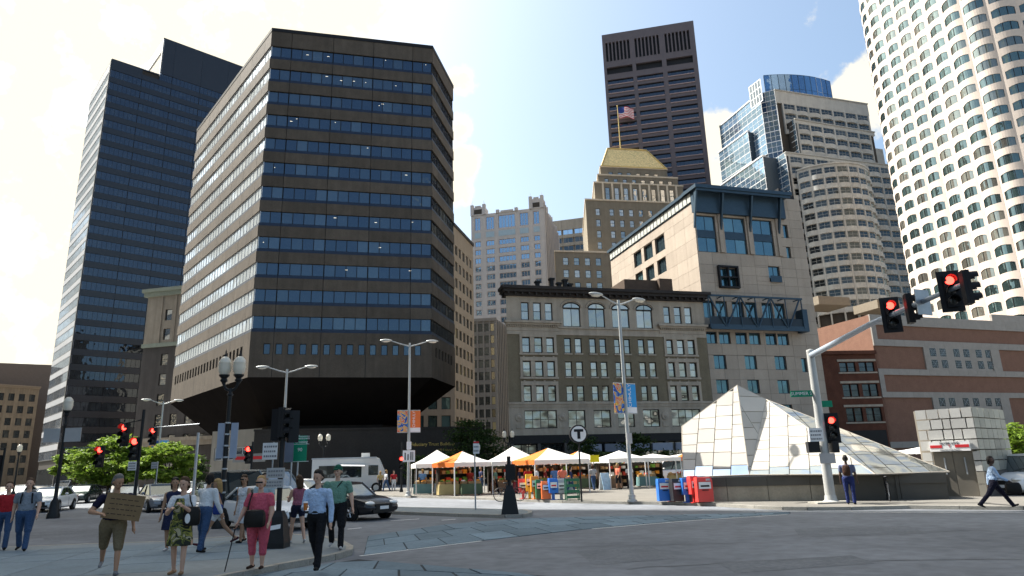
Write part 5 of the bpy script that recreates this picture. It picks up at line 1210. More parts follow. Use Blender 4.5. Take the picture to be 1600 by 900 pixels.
# ================================================================ market tents
M_tw = mat('white_tent_cloth', (.8,.78,.74), .8, .04, 1, trans=.3); M_to = mat('orange_tent_cloth', (.78,.22,.05), .8, .05, 1, trans=.3)
M_tg = mat('white_leg', (.6,.6,.58), .5)
def tent(u, apex_v, Y, rz, wd, cols, label, eave=2.12):
    p = atY(u, apex_v, Y); ap = p.z; p = Vector((p.x, p.y, 0)); t = thing('market_tent', label, 'tent', p, rz, 'market tents on the plaza')
    s = wd/2; cn = [(-s,-s),(s,-s),(s,s),(-s,s)]
    for k in range(4):
        a, c = cn[k], cn[(k+1) % 4]; m = [M_tw, M_to][cols[k]]
        n = 5; b = MB(); rings = []
        for i in range(n+1):
            f = i/n; z = eave+(ap-eave)*(f**1.25)
            rings.append(((a[0]*(1-f), a[1]*(1-f), z), (c[0]*(1-f), c[1]*(1-f), z)))
        for r0, r1 in zip(rings, rings[1:]): b.poly([r0[0], r0[1], r1[1], r1[0]] if r1[0] != r1[1] else [r0[0], r0[1], r1[0]])
        pn = put('canopy_panel', b.mesh(m), t, loc(t))
        b = MB(); nn = 8
        for i in range(nn):
            f0, f1 = i/nn, (i+1)/nn; q = lambda f: (a[0]+(c[0]-a[0])*f, a[1]+(c[1]-a[1])*f)
            b.poly([(*q(f0), eave), (*q(f0), eave-.26), (*q((f0+f1)/2), eave-.3), (*q(f1), eave-.26), (*q(f1), eave)])
        put('valance', b.mesh(m), pn, loc(t))
    for x, y in cn: put('leg', MB().box(x*.98-.03,x*.98+.03,y*.98-.03,y*.98+.03,0,eave).mesh(M_tg), t, loc(t))
    return p
TT = [(683,703,52,.25,3.5,(0,0,0,0),'white market tent beside the food truck'),(722,705,48.5,.62,3.05,(0,0,1,1),'orange-sided white market tent, second from left'),(801,697.5,50,.2,3.7,(0,0,0,0),'largest white market tent in the row centre'),(856,700,47.5,.42,4.0,(0,0,1,1),'orange and white market tent behind newspaper boxes'),
      (903,705,55,.3,3.4,(0,0,0,1),'white market tent behind the round transit sign'),(967,704,52,.3,3.1,(0,0,0,0),'white market tent behind the blue banner lamp'),(1020,709,55,.3,3.1,(0,0,0,0),'small white market tent left of glass pyramid'),(1066,709,57,.3,3.2,(1,1,1,0),'orange market tent mostly hidden by the glass pyramid'),(1462,693,58,.4,4.2,(0,0,0,0),'white tent peak between pyramid slope and elevator house')]
random.seed(11)
M_tabs = [mat('cloth_teal', (.11,.2,.2), .85), mat('cloth_pale_blue', (.33,.4,.42), .85), mat('cloth_yellow', (.33,.26,.12), .85), mat('cloth_green', (.07,.1,.06), .85), mat('cloth_brown', (.2,.13,.08), .85), mat('cloth_maroon', (.25,.04,.05), .85)]
M_goods = [mat('produce_'+n, c, .7, .3, 12, .3) for n, c in (('green',(.12,.25,.04)),('red',(.45,.05,.03)),('orange',(.6,.25,.03)),('tan',(.45,.32,.17)),('white',(.6,.58,.54)))]
M_crate = mat('wood_crate', (.3,.19,.09), .85, .2, 6)
tabn = ['teal','pale blue','yellow','green','brown','maroon']
for i, q in enumerate(TT):
    p = tent(*q)
    if i > 7: continue
    for j in range(2 if i < 5 else 1):
        k = (i*2+j) % 6; px, py = p.x+(j-.5)*1.5-.1, p.y-1.2-(j*.2)
        tb_ = thing('market_table', '%s cloth-covered table %s under the %s' % (tabn[k], ['at left','at right'][j], q[6].replace(' market','').replace('white tent behind the','white tent behind')), 'table', (px,py,0), q[3]*.5, 'market tables')
        put('cloth', MB().loft([[(-.72,-.42,.08),(.72,-.42,.08),(.72,.42,.08),(-.72,.42,.08)], [(-.68,-.38,.74),(.68,-.38,.74),(.68,.38,.74),(-.68,.38,.74)]]).mesh(M_tabs[k]), tb_, loc(tb_))
        put('leg', MB().box(-.62,-.58,-.3,.3,0,.08).box(.58,.62,-.3,.3,0,.08).mesh(M_tg), tb_, loc(tb_))
        for c_ in range(3):
            g = random.choice(M_goods)
            ct = thing('produce_crate', 'crate of %s goods, %s on %s-cloth table, %s' % (g.name.split('_')[1], ['left','middle','right'][c_], tabn[k], ['tent beside food truck','second tent from left','largest white tent','tent behind newspaper boxes','tent behind transit sign','tent behind banner lamp','tent left of pyramid','tent hidden by pyramid'][i]), 'crate', (px+(c_-1)*.45,py,.745), q[3]*.5, 'produce crates')
            put('box', MB().box(-.19,.19,-.25,-.22,0,.16).box(-.19,.19,.22,.25,0,.16).box(-.19,-.17,-.22,.22,0,.16).box(.17,.19,-.22,.22,0,.16).box(-.17,.17,-.22,.22,0,.03).mesh(M_crate), ct, loc(ct))
            b = MB()
            for _ in range(9): b.ell((random.uniform(-.12,.12),random.uniform(-.17,.17),.15+random.uniform(-.03,.07)), (.07,.07,.06), 7, 5)
            put('produce', b.mesh(g, 60), ct, loc(ct))
M_rk = mat('dark_shelf_wood', (.035,.028,.022), .8, .2)
for i, q in enumerate(TT[:7]):  # dark racks added to make the tent interiors darker
    p = atY(q[0], q[1], q[2]); ca, sa = math.cos(q[3]), math.sin(q[3]); hw = q[4]/2-.25
    rk = thing('stall_rack', 'dark shelving at the back of the '+q[6], 'shelf', (p.x-sa*(hw-.1), p.y+ca*(hw-.1), 0), q[3], 'stall shelves')
    put('back_board', MB().box(-hw, hw, .22, .26, .05, 1.75).mesh(M_rk), rk, loc(rk))
    for x in (-hw, hw-.05): put('upright', MB().box(x, x+.05, -.2, .22, 0, 1.75).mesh(M_rk), rk, loc(rk))
    for z in (.35, .85, 1.35):
        sf = put('shelf', MB().box(-hw+.05, hw-.05, -.2, .22, z, z+.04).mesh(M_rk), rk, loc(rk))
        for k in range(6):
            w_ = random.uniform(.1,.2); x = -hw+.3+k*(2*hw-.5)/6; put('goods_box', MB().box(x, x+w_*1.6, -.12, .14, z+.04, z+.04+w_*1.4).mesh(random.choice(M_goods+[M_crate, M_crate])), sf, loc(rk))
for (u, v, c, lb_) in ((778,768,'blue','blue plastic cooler on ground by the centre tents'),(790,770,'white','white bucket on ground by the centre tents')):
    p = atH(u, v, 0); t = thing('cooler' if c == 'blue' else 'bucket', lb_, 'container', p)
    if c == 'blue': put('tub', MB().box(-.35,.35,-.2,.2,0,.42).mesh(mat('cooler_blue', (.1,.4,.65), .5)), t, loc(t)); put('lid', MB().box(-.37,.37,-.22,.22,.42,.5).mesh(mat('cooler_lid', (.6,.65,.7), .5)), t, loc(t))
    else: put('pail', MB().lathe([(.16,0),(.2,.4),(.21,.42)], 12).mesh(M_sw), t, loc(t))
p = atH(946,765,0); t = thing('sandwich_board', 'pale folding sandwich board before the tents', 'sign', p, .5)
put('front_board', MB().loft([[(-.35,-.3,0),(.35,-.3,0),(.35,-.26,0),(-.35,-.26,0)], [(-.35,-.02,1.15),(.35,-.02,1.15),(.35,.02,1.15),(-.35,.02,1.15)]]).mesh(mat('pale_blue_board', (.35,.5,.62), .6, .25, 4)), t, loc(t))
put('back_board', MB().loft([[(-.35,.26,0),(.35,.26,0),(.35,.3,0),(-.35,.3,0)], [(-.35,.02,1.15),(.35,.02,1.15),(.35,.05,1.15),(-.35,.05,1.15)]]).mesh(M_sw), t, loc(t))
# bicycles
def bicycle(p, rz, label, s=1.0):
    t = thing('bicycle', label, 'bicycle', p, rz, 'parked bicycles')
    for x in (-.52,.52):
        w_ = put('wheel', MB().tube([(x+.34*math.cos(a*math.pi/12),0,.34+.34*math.sin(a*math.pi/12)) for a in range(25)], .022, 6).mesh(M_dark, 60), t, loc(t))
        b = MB()
        for a in range(8): b.tube([(x,0,.34),(x+.33*math.cos(a*math.pi/4),0,.34+.33*math.sin(a*math.pi/4))], .006, 4)
        put('spokes', b.mesh(M_steel), w_, loc(t))
    put('frame', MB().tube([(-.52,0,.34),(-.02,0,.3),(.38,0,.8),(-.18,0,.82),(-.52,0,.34)], .02, 6).tube([(-.02,0,.3),(-.2,0,.9)], .02, 6).tube([(.52,0,.34),(.38,0,.8),(.36,0,.98)], .018, 6).mesh(M_dark), t, loc(t))
    put('saddle', MB().ell((-.22,0,.93), (.14,.07,.04), 8, 6).mesh(M_dark, 60), t, loc(t)); put('handlebar', MB().tube([(.3,-.28,1.0),(.38,-.1,1.0),(.38,.1,1.0),(.3,.28,1.0)], .015, 6).mesh(M_dark), t, loc(t))
q = atH(797,783,0); bicycle(q, .1, 'bicycle parked behind the flared black base on the kerb'); q = atH(688,769,0); bicycle(q, -.2, 'bicycle leaning by the orange-sided tent'); q = atH(1388,782,0); bicycle(q, 1.2, 'bicycle standing against the pyramid wall end')
# ================================================================ trees
M_leaf = [mat('leaf_'+str(i), c, .6, .25, 3, rnd=0, trans=.4) for i, c in enumerate(((.14,.22,.025),(.18,.27,.035),(.08,.14,.02),(.22,.3,.05)))]
M_bark = mat('bark', (.07,.055,.04), .9, .3, 8, .5)
def leaf_tree(p, cw, ch, z0, n, label, seed, dark=False, name='street_tree', depth=None, group='street trees', leaf=.2):
    rs = np.random.RandomState(seed); t = thing(name, label, 'tree', p, 0, group)
    b = MB(); b.tube([(0,0,-.1),(.05,.02,z0*.6),(0,.05,z0+ch*.35)], [.16,.12,.05], 8)
    cl = []
    for _ in range(44):
        a, r, zz = rs.uniform(0, 6.28), rs.uniform(.15,1)**.5, rs.uniform(-.95,1)
        k = math.sqrt(max(.05, 1-abs(zz)**2.2)); cl.append((math.cos(a)*r*k*cw/2, math.sin(a)*r*k*(depth or cw)/2, z0+ch/2+zz*ch/2, rs.uniform(.35,.75)*ch*.28))
    for c in cl[:12]: b.tube([(0,0,z0*.6+rs.uniform(0,.8)), (c[0]*.5,c[1]*.5,(z0+c[2])/2), c[:3]], [.06,.035,.012], 5)
    put('trunk', b.mesh(M_bark, 50), t, loc(t))
    V, Fc, Mi = [], [], []
    for i in range(n):
        c = cl[rs.randint(len(cl))]; d = rs.normal(size=3); d /= np.linalg.norm(d)+1e-6; rr = c[3]*rs.uniform(.3,1.15)
        q = np.array(c[:3])+d*rr*np.array([1.75,1.75,.5]); u_ = rs.normal(size=3); u_[2] *= .5; u_ /= np.linalg.norm(u_); v_ = np.cross(u_, rs.normal(size=3)+np.array([0,0,1.2])); v_ /= np.linalg.norm(v_)+1e-6
        l, w_ = leaf*rs.uniform(.7,1.3), leaf*rs.uniform(.35,.6); k = len(V)
        V += [tuple(q-u_*l), tuple(q+v_*w_-u_*l*.1), tuple(q+u_*l), tuple(q-v_*w_-u_*l*.1)]; Fc.append((k,k+1,k+2,k+3)); Mi.append(int(rs.choice([0,1,2,3], p=[.35,.3,.2,.15])))
    me = bpy.data.meshes.new('crown'); me.from_pydata(V, [], Fc)
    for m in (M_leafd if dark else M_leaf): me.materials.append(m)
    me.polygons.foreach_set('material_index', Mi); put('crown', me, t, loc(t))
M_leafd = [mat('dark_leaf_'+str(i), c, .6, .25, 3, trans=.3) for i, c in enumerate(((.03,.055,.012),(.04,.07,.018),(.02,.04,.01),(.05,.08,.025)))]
def treepx(u, Y, vtop, vbot, wpx, label, seed, n=5200, dark=False, **k):
    p = atY(u, 760, Y); zt = atY(u, vtop, Y).z; zb = atY(u, vbot, Y).z; p.z = RZ0
    leaf_tree(p, wpx*Y/FPX, zt-zb, zb, n, label, seed, dark, **k)
treepx(168, 62, 682, 752, 104, 'bright green broad tree left of the double red signal', 1, 11000)
treepx(258, 60, 694, 752, 104, 'bright green low tree right of the double red signal', 2, 9500)
treepx(115, 70, 700, 745, 60, 'green tree partly behind the single-globe lamp post', 3, 5500)
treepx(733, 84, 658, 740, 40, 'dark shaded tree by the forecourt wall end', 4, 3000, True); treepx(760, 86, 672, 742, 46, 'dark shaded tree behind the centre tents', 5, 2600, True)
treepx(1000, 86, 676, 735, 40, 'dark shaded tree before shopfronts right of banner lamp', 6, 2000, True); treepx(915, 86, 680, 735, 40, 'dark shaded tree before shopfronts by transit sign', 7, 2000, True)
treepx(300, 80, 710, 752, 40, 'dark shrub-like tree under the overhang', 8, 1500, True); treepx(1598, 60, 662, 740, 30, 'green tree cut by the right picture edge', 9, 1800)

for i, (u, Y, vt, wpx) in enumerate(((790,74,712,40),(840,76,708,44),(890,75,712,42),(950,76,706,46),(1010,74,710,44),(1050,78,702,40),(700,78,706,40),(650,80,712,40))):
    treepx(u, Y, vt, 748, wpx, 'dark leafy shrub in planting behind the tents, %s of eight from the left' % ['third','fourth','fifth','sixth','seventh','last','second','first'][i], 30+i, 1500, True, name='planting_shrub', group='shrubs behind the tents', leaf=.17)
# ================================================================ vehicles
M_tyre = mat('tyre_rubber', (.015,.015,.015), .8, .1); M_rim = mat('alloy_rim', (.45,.46,.47), .35, .1, metal=.7)
G_car = glass('car_glass', (.8,.88,.92), (.02,.025,.028), (.05,.06,.06), .22, .3, .02)
M_trim = mat('black_trim', (.02,.02,.02), .5); M_hl = mat('headlamp', (.75,.75,.72), .12, .05, spec=.8); M_tl = mat('tail_lamp', (.5,.02,.02), .2, spec=.7); L_tl = lamp_mat('lit_tail_lamp', (1.0,.03,.02), 3.0)
def paint(name, c): return mat('paint_'+name, c, .22, .03, 1, spec=.6, metal=.15 if name not in ('white',) else 0)
def car(p, heading, m, label, cat='car', L=4.7, W=1.82, H=1.46, kind='sedan', lit_tail=False, name='parked_car', group='cars at the crossing', taxi=False):
    t = thing(name, label, cat, p, math.atan2(heading[1], heading[0]), group); hw = W/2; x0, x1 = -L/2, L/2
    van = kind != 'sedan'
    hood, belt, deck = (.92, .95, .98) if not van else (1.02, 1.02, 1.02)
    if kind == 'van': hood, belt, deck = 1.12, 1.15, 1.15
    st = [(x0,.55,.42,.84),(x0+.06,.34,deck-.12,.93),(x0+.35,.22,deck,.98),(x0+.9,.2,deck+.01,1),(-.6,.19,belt,1),(.4,.19,belt-.01,1),(x1-1.25,.2,hood,1),(x1-.7,.21,hood-.06,.985),(x1-.25,.24,hood-.17,.94),(x1-.05,.33,hood-.32,.86),(x1,.48,hood-.42,.78)]
    rings = []
    for (x, zb, zt, k) in st:
        y = hw*k; zm = zb+(zt-zb)*.45
        h = [(0,zb),(y*.8,zb),(y*.95,zb+(zt-zb)*.12),(y,zm),(y*.985,zb+(zt-zb)*.72),(y*.93,zt-(zt-zb)*.08),(y*.8,zt-.005),(0,zt+.02)]
        rings.append([(x,a,b) for a, b in h]+[(x,-a,b) for a, b in h[-2:0:-1]])
    put('body', MB().loft(rings).mesh(m, 38), t, loc(t))
    # greenhouse
    if kind == 'sedan': g0, g1, r0, r1 = -1.95, 1.05, -1.05, .3
    elif kind == 'suv': g0, g1, r0, r1 = x0+.12, 1.15, x0+.45, .45
    else: g0, g1, r0, r1 = x0+.08, x1-.85, x0+.3, x1-1.75
    zb = belt-.02; yb, yt = hw*.9, hw*.72 if kind == 'sedan' else hw*.8
    lo = [(g0,-yb*.92,zb),(g1,-yb*.9,zb-.03),(g1,yb*.9,zb-.03),(g0,yb*.92,zb)]; up = [(r0,-yt,H-.06),(r1,-yt,H-.06),(r1,yt,H-.06),(r0,yt,H-.06)]
    cabin = put('window_glass', MB().loft([lo, up]).mesh(G_car), t, loc(t))
    b = MB(); n = 6; rr = []
    for i in range(n+1):
        x = r0-.06+(r1-r0+.12)*i/n; c = 1-((2*i/n-1)**2)*.6
        rr.append([(x,-yt-.02,H-.09),(x,-yt*.85,H-.05+.05*c),(x,0,H-.03+.05*c),(x,yt*.85,H-.05+.05*c),(x,yt+.02,H-.09),(x,0,H-.1)])
    put('roof', MB().loft(rr).mesh(m, 40), t, loc(t))
    for k in range(4):
        a, c = Vector(lo[k]), Vector(up[k]); put('pillar', MB().tube([a, c], .045, 6).mesh(m), t, loc(t))
    for s_ in (-1, 1):
        for f in ((.5,) if kind == 'sedan' else (.36,.66)):
            xa, xb = g0+(g1-g0)*f, r0+(r1-r0)*f; put('pillar', MB().tube([(xa,s_*(yb*.925),zb),(xb,s_*(yt+.01),H-.07)], .035, 6).mesh(M_trim), t, loc(t))
        put('door_seam', MB().box(-.25,-.235,s_*(hw+.001)-.004,s_*(hw+.001)+.004,.3,belt-.1).mesh(M_trim), t, loc(t))
        put('door_handle', MB().box(-.55,-.38,s_*hw*1.0-.02,s_*hw*1.0+.02,belt-.2,belt-.17).mesh(m), t, loc(t))
        put('mirror', MB().ell((g1-.45,s_*(hw+.1),belt+.08), (.09,.1,.07), 8, 6).mesh(m, 50), t, loc(t))
        for x in (x0+.98, x1-.92):
            R = .33 if not van else .37
            put('wheel_arch', MB().lathe([(.01,0),(R+.06,0),(R+.06,.08),(.01,.08)], 20).mesh(M_trim), t, loc(t, T(x, s_*(hw-.07) if s_ < 0 else hw-.07, R) @ Matrix.Rotation(-s_*math.pi/2, 4, 'X') @ T(0,0,0)))
            wh = put('wheel', MB().lathe([(R*.6,-.02),(R-.02,-.02),(R,.02),(R,.16),(R-.02,.19),(R*.62,.2),(R*.6,.1)], 22).mesh(M_tyre, 40), t, loc(t, T(x, s_*(hw-.19), R) @ Matrix.Rotation(-s_*math.pi/2, 4, 'X') @ T(0,0,.03)))
            b = MB().lathe([(.02,.12),(R*.62,.12),(R*.64,.19),(R*.6,.2),(R*.56,.14)], 20)
            for a in range(5): q = a*math.pi*.4; b.tube([(.03*math.cos(q),.03*math.sin(q),.185),(R*.58*math.cos(q),R*.58*math.sin(q),.185)], .035, 5)
            put('rim', b.mesh(M_rim, 40), wh, MW[wh.name])
        put('headlight', MB().ell((x1-.16,s_*hw*.66,hood-.27), (.2,.2,.09), 10, 6).mesh(M_hl, 50), t, loc(t))
        put('tail_light', MB().ell((x0+.06,s_*hw*.72,deck-.2), (.08,.2,.1), 10, 6).mesh(L_tl if lit_tail else M_tl, 50), t, loc(t))
    put('grille', MB().box(x1-.1,x1+.015,-.42,.42,hood-.5,hood-.3).box(x1-.1,x1+.01,-.55,.55,.3,.42).mesh(M_trim), t, loc(t))
    put('license_plate', MB().box(x1+.012,x1+.025,-.22,.22,.42,.54).mesh(M_sw), t, loc(t)); put('license_plate', MB().box(x0-.02,x0-.006,-.22,.22,.58,.7).mesh(M_sw), t, loc(t))
    return t
def rg(u, v): p = atH(u, v, RZ0); return p
Pw, Ps, Pk, Pg = paint('white', (.72,.72,.71)), paint('silver', (.2,.215,.24)), paint('black', (.012,.013,.016)), paint('dark_green', (.02,.035,.035))
Pd = paint('van_grey', (.085,.105,.11)); Pn = paint('navy_black', (.02,.024,.03))
def carpx(u, Y, hd, m, label, **k): p = atY(u, 780, Y); p.z = RZ0; return car(p, hd, m, label, **k)
carpx(80, 44.5, (.28,-.96), Pw, 'white sedan facing us behind the single-globe lamp post')
carpx(30, 72, (.2,-.98), Pw, 'small white sedan farther back at the left edge')
carpx(128, 58, (.25,-.97), Pg, 'dark green sedan facing us left of the cardboard sign man')
carpx(98, 84, (.2,-.98), Ps, 'silver SUV behind the dark green sedan', kind='suv', H=1.75)
carpx(149, 92, (-.1,1), Pk, 'black SUV seen from behind with red tail lights', kind='suv', H=1.8, lit_tail=True, cat='suv')
carpx(196, 47, (.5,-.86), Pn, 'near-black sedan behind the cardboard sign man')
carpx(250, 40.5, (.62,-.78), Ps, 'silver sedan left of the woman in floral dress', H=1.5)
carpx(286, 56, (.5,-.86), Pw, 'white sedan half hidden behind silver sedan')
carpx(330, 47, (.6,-.8), Pg, 'dark car half hidden behind the acorn lamp post')
carpx(405, 30.8, (.86,-.5), Pd, 'dark grey van with large side windows behind white sedan', cat='van', kind='van', L=5.2, W=1.98, H=2.06)
carpx(418, 25.6, (.72,-.69), Pw, 'large white sedan behind the woman in pink', L=4.85, W=1.85, H=1.45)
carpx(538, 29.3, (.8,-.6), Pk, 'black sedan stopped right of the man in green', L=4.8)
carpx(478, 47, (.8,-.6), Pw, 'white car roof showing between green sign and black sedan')
carpx(1625, 31.5, (-.9,-.4), Pw, 'white pickup cut by the right picture edge', kind='suv', H=1.8, L=5.2, W=2.0, cat='pickup')
p = atY(1046, 745, 62); p.z = 0; car(p, (-.9,-.4), Pw, 'white delivery van behind small tent left of the glass pyramid', 'van', 5.2, 2.0, 2.1, 'van')
p = atY(985, 745, 66); p.z = 0; car(p, (-.95,-.2), paint('lime_green', (.2,.35,.05)), 'lime green van behind the market tents', 'van', 5.0, 1.95, 2.1, 'van')
# food truck
p = atY(548, 760, 63.5); p.z = RZ0; ft = thing('food_truck', 'white food truck with serving window, awning and roof vent', 'food truck', p, rad(8))
Mft = mat('truck_white', (.55,.55,.53), .4, .05, 1)
prof = [(-3.3,.45),(2.5,.45),(3.2,.5),(3.25,1.2),(2.45,2.95),(2.2,3.05),(-3.3,3.05)]
b = MB(); b.loft([[(x,-1.1,z) for x, z in prof], [(x,1.1,z) for x, z in prof]]); put('body', b.mesh(Mft), ft, loc(ft))
put('serving_window', MB().box(-.9,1.0,-1.13,-1.09,1.35,2.3).mesh(G_dark), ft, loc(ft)); put('side_window', MB().box(-2.7,-1.3,-1.13,-1.09,1.35,2.4).mesh(G_dark), ft, loc(ft))
put('cab_window', MB().box(1.6,2.45,-1.13,-1.09,1.5,2.35).mesh(G_car), ft, loc(ft)); put('menu_board', MB().box(-1.2,-1.0,-1.15,-1.1,1.2,2.4).mesh(mat('sign_yellow', (.75,.62,.02), .6)), ft, loc(ft))
put('awning', MB().loft([[(-1.1,-1.1,2.5),(1.3,-1.1,2.42),(1.3,-1.1,2.46),(-1.1,-1.1,2.54)], [(-1.1,-1.9,2.35),(1.3,-1.9,2.25),(1.3,-1.9,2.29),(-1.1,-1.9,2.39)]]).mesh(Mft), ft, loc(ft))
put('roof_vent', MB().box(.9,1.6,-.35,.35,3.05,3.45).mesh(Mft), ft, loc(ft)); put('roof_edge', MB().box(-3.35,2.3,-1.14,-1.1,2.95,3.08).mesh(M_steel), ft, loc(ft))
for x in (-2.2, 2.3):
    for s_ in (-1, 1): w_ = put('wheel', MB().lathe([(.02,0),(.4,0),(.43,.04),(.43,.22),(.4,.25),(.02,.25)], 18).mesh(M_tyre, 40), ft, loc(ft, T(x, s_*.9, .43) @ Matrix.Rotation(-s_*math.pi/2, 4, 'X'))); put('rim', MB().lathe([(.02,.26),(.24,.26),(.25,.24)], 14).mesh(M_rim), w_, MW[w_.name])

# ================================================================ people
SK = {k: mat('skin_'+k, c, .55, .06, 6, spec=.4) for k, c in dict(light=(.5,.3,.21), tan=(.36,.2,.12), dark=(.075,.04,.027)).items()}
HR = {k: mat('hair_'+k, c, .55, .2, 30, .2) for k, c in dict(black=(.012,.01,.009), brown=(.05,.025,.012), grey=(.12,.115,.105), blond=(.32,.2,.08)).items()}
def cl(name, c, v=.16, sc=2.0): return mat('cloth_'+name, c, .85, v, sc, .8, fine=.08)
def capsule(b, p0, r0, p1, r1, sq=(1,1,1), n=10, m=0):
    p0, p1 = Vector(p0), Vector(p1); d = (p1-p0); L = max(d.length, 1e-4); t = d/L; pts, rs = [], []
    for k in range(5): a = math.pi/2*k/4; pts.append(p0-t*(r0*math.cos(a))); rs.append(max(1e-3, r0*math.sin(a)))
    for k in range(1, 5): a = math.pi/2*k/4; pts.append(p1+t*(r1*math.sin(a))); rs.append(max(1e-3, r1*math.cos(a)))
    pts.insert(5, p1); rs.insert(5, r1)
    i0 = len(b.v); b.tube(pts, rs, n, m)
    if sq != (1,1,1):
        c = (p0+p1)/2
        for i in range(i0, len(b.v)): v = b.v[i]; b.v[i] = tuple(c[j]+(v[j]-c[j])*sq[j] for j in range(3))
def person(p, rz, label, skin, hair, top, bottom, shoes, H=1.75, girth=1.0, legs=((0,0),(0,0)), arms=((0,10,0,0),(0,10,0,0)), lean=0.0, head=(0,0), hairlen=0, sleeve='short', bot='trousers', female=False, vox=.0125, extras=None, group='people at the crossing', gap=.105, fingers=True, name='person', hat=None):
    """body in its own frame facing -Y: legs = (hip swing, knee bend) L,R; arms = (swing, out, elbow bend, elbow inward) L,R in degrees"""
    s = H/1.75; prim = []   # (p0, r0, p1, r1, label, squash)
    def add(a, ra, c, rc, lab, sq=(1,1,1)): prim.append((Vector(a)*1.0, ra, Vector(c)*1.0, rc, lab, sq))
    fwd = Vector((0,-1,0)); up = Vector((0,0,1))
    hz = .93*s; pel = Vector((0,0,hz)); lv = rad(lean); sp = Vector((0,-math.sin(lv),math.cos(lv)))
    g = girth*1.14; chest = pel+sp*.34*s; neck = pel+sp*.545*s; hd = neck+(sp*.6+up*.4)*.155*s+fwd*.02*s
    shw = (.2 if not female else .172)*s*(1+(g-1)*.35)
    low_z = 9
    for k, sx in ((0, 1), (1, -1)):
        sw, kb = legs[k]; h0 = pel+Vector((sx*(.092*s*(1+(g-1)*.5)),0,-.02*s)); d1 = Vector((0,-math.sin(rad(sw)),-math.cos(rad(sw)))); kn = h0+d1*.43*s+Vector((sx*.012,0,0))
        d2 = Vector((0,-math.sin(rad(sw-kb)),-math.cos(rad(sw-kb)))); an = kn+d2*.42*s
        tl_, sl_ = ('bottom','skin') if bot in ('shorts','skirt','capri') else ('bottom','bottom')
        if bot == 'skirt': tl_ = 'skin'
        wide = 1.32 if bot in ('trousers','capri') else 1.04
        add(h0, .092*s*g, kn, .056*s*(.5+.5*g)*wide, tl_)
        if bot == 'shorts' and not female: add(h0+d1*.05, .1*s*g, kn+d1*.02, .082*s, 'bottom')
        if bot == 'shorts' and female: prim.pop(); add(h0, .094*s*g, h0+d1*.2*s, .085*s, 'bottom'); add(h0+d1*.2*s, .078*s, kn, .05*s, 'skin')
        if bot == 'capri': add(kn, .062*s*wide, kn+d2*.2*s, .058*s*wide, 'bottom')
        add(kn, .05*s*wide, kn+d2*.14*s, .052*s*wide, sl_); add(kn+d2*.14*s, .052*s*wide, an, (.036 if sl_ == 'skin' else .066)*s, sl_)
        fd = Vector((0,-math.cos(rad((sw-kb)*.6)),math.sin(rad((sw-kb)*.6))*1.0)); fd = Vector((sx*.18,fd.y,fd.z)).normalized()
        heel = an+d2*.055*s; add(heel-fd*.04*s, .036*s, heel+fd*.15*s, .03*s, 'shoe', (1,1,1)); add(heel+Vector((0,0,.02)), .037*s, an, .036*s, 'shoe' if bot == 'trousers' else ('shoe' if not female else 'skin'))
        low_z = min(low_z, heel.z-.036*s, (heel+fd*.15*s).z-.03*s)
    # trunk
    add(pel+Vector((-.05*s,0,0)), .118*s*g, pel+Vector((.05*s,0,0)), .118*s*g, 'bottom' if bot != 'skirt' else 'top', (1,.86,1))
    add(pel+sp*.1*s+Vector((-.04*s,0,0))+fwd*.03*(g-1), .115*s*g, pel+sp*.1*s+Vector((.04*s,0,0))+fwd*.03*(g-1), .115*s*g, 'top', (1,.86,1))
    add(pel+sp*.2*s+fwd*.05*(g-1), .122*s*g*(.92 if female else 1), chest, .132*s*(1+(g-1)*.6), 'top', (1.22,.82,1))
    add(chest+sp*.07*s+Vector((-shw*.55,0,0)), .098*s, chest+sp*.07*s+Vector((shw*.55,0,0)), .098*s, 'top', (1,.92,1))
    if female:
        for sx in (1,-1): add(chest+fwd*.085*s+Vector((sx*.065*s,0,-.01)), .058*s, chest+fwd*.09*s+Vector((sx*.066*s,0,-.02)), .055*s, 'top')
    add(neck-sp*.1*s+Vector((-shw*.4,0,0)), .05*s, neck-sp*.1*s+Vector((shw*.4,0,0)), .05*s, 'top'); add(neck-sp*.06*s, .056*s, neck+sp*.06*s, .05*s, 'skin')
    # head
    yaw, pit = rad(head[0]), rad(head[1]); HM = T(*hd) @ RZ(yaw) @ Matrix.Rotation(pit, 4, 'X'); hp = lambda x, y, z: HM @ Vector((x*s,y*s,z*s))
    add(hp(0,.012,.03), .092*s, hp(0,.0,.045), .09*s, 'skin', (.92,1.08,1)); add(hp(0,-.025,-.045), .062*s, hp(0,-.04,-.06), .052*s, 'skin'); add(hp(0,-.09,.005), .013*s, hp(0,-.103,-.02), .017*s, 'skin')
    add(hp(-.05,-.062,-.012), .022*s, hp(.05,-.062,-.012), .022*s, 'skin'); add(hp(-.04,-.078,.036), .014*s, hp(.04,-.078,.036), .014*s, 'skin')
    for sx in (1,-1): add(hp(sx*.086,.01,.015), .016*s, hp(sx*.09,.015,-.015), .013*s, 'skin')
    if hair:
        add(hp(0,.03,.06), .094*s, hp(0,.02,.075), .09*s, 'hair', (.97,1.1,1)); add(hp(-.07,.03,.03), .04*s, hp(-.07,.05,-.03-hairlen*.5), .03*s, 'hair'); add(hp(.07,.03,.03), .04*s, hp(.07,.05,-.03-hairlen*.5), .03*s, 'hair'); add(hp(0,.075,.04), .06*s, hp(0,.085,-.04-hairlen), .055*s, 'hair')
        if hairlen > .05: add(hp(-.05,.08,.0), .055*s, hp(-.05,.08,-.05-hairlen), .04*s, 'hair'); add(hp(.05,.08,.0), .055*s, hp(.05,.08,-.05-hairlen), .04*s, 'hair'); add(hp(-.05,-.05,.1), .035*s, hp(.05,-.05,.1), .035*s, 'hair')
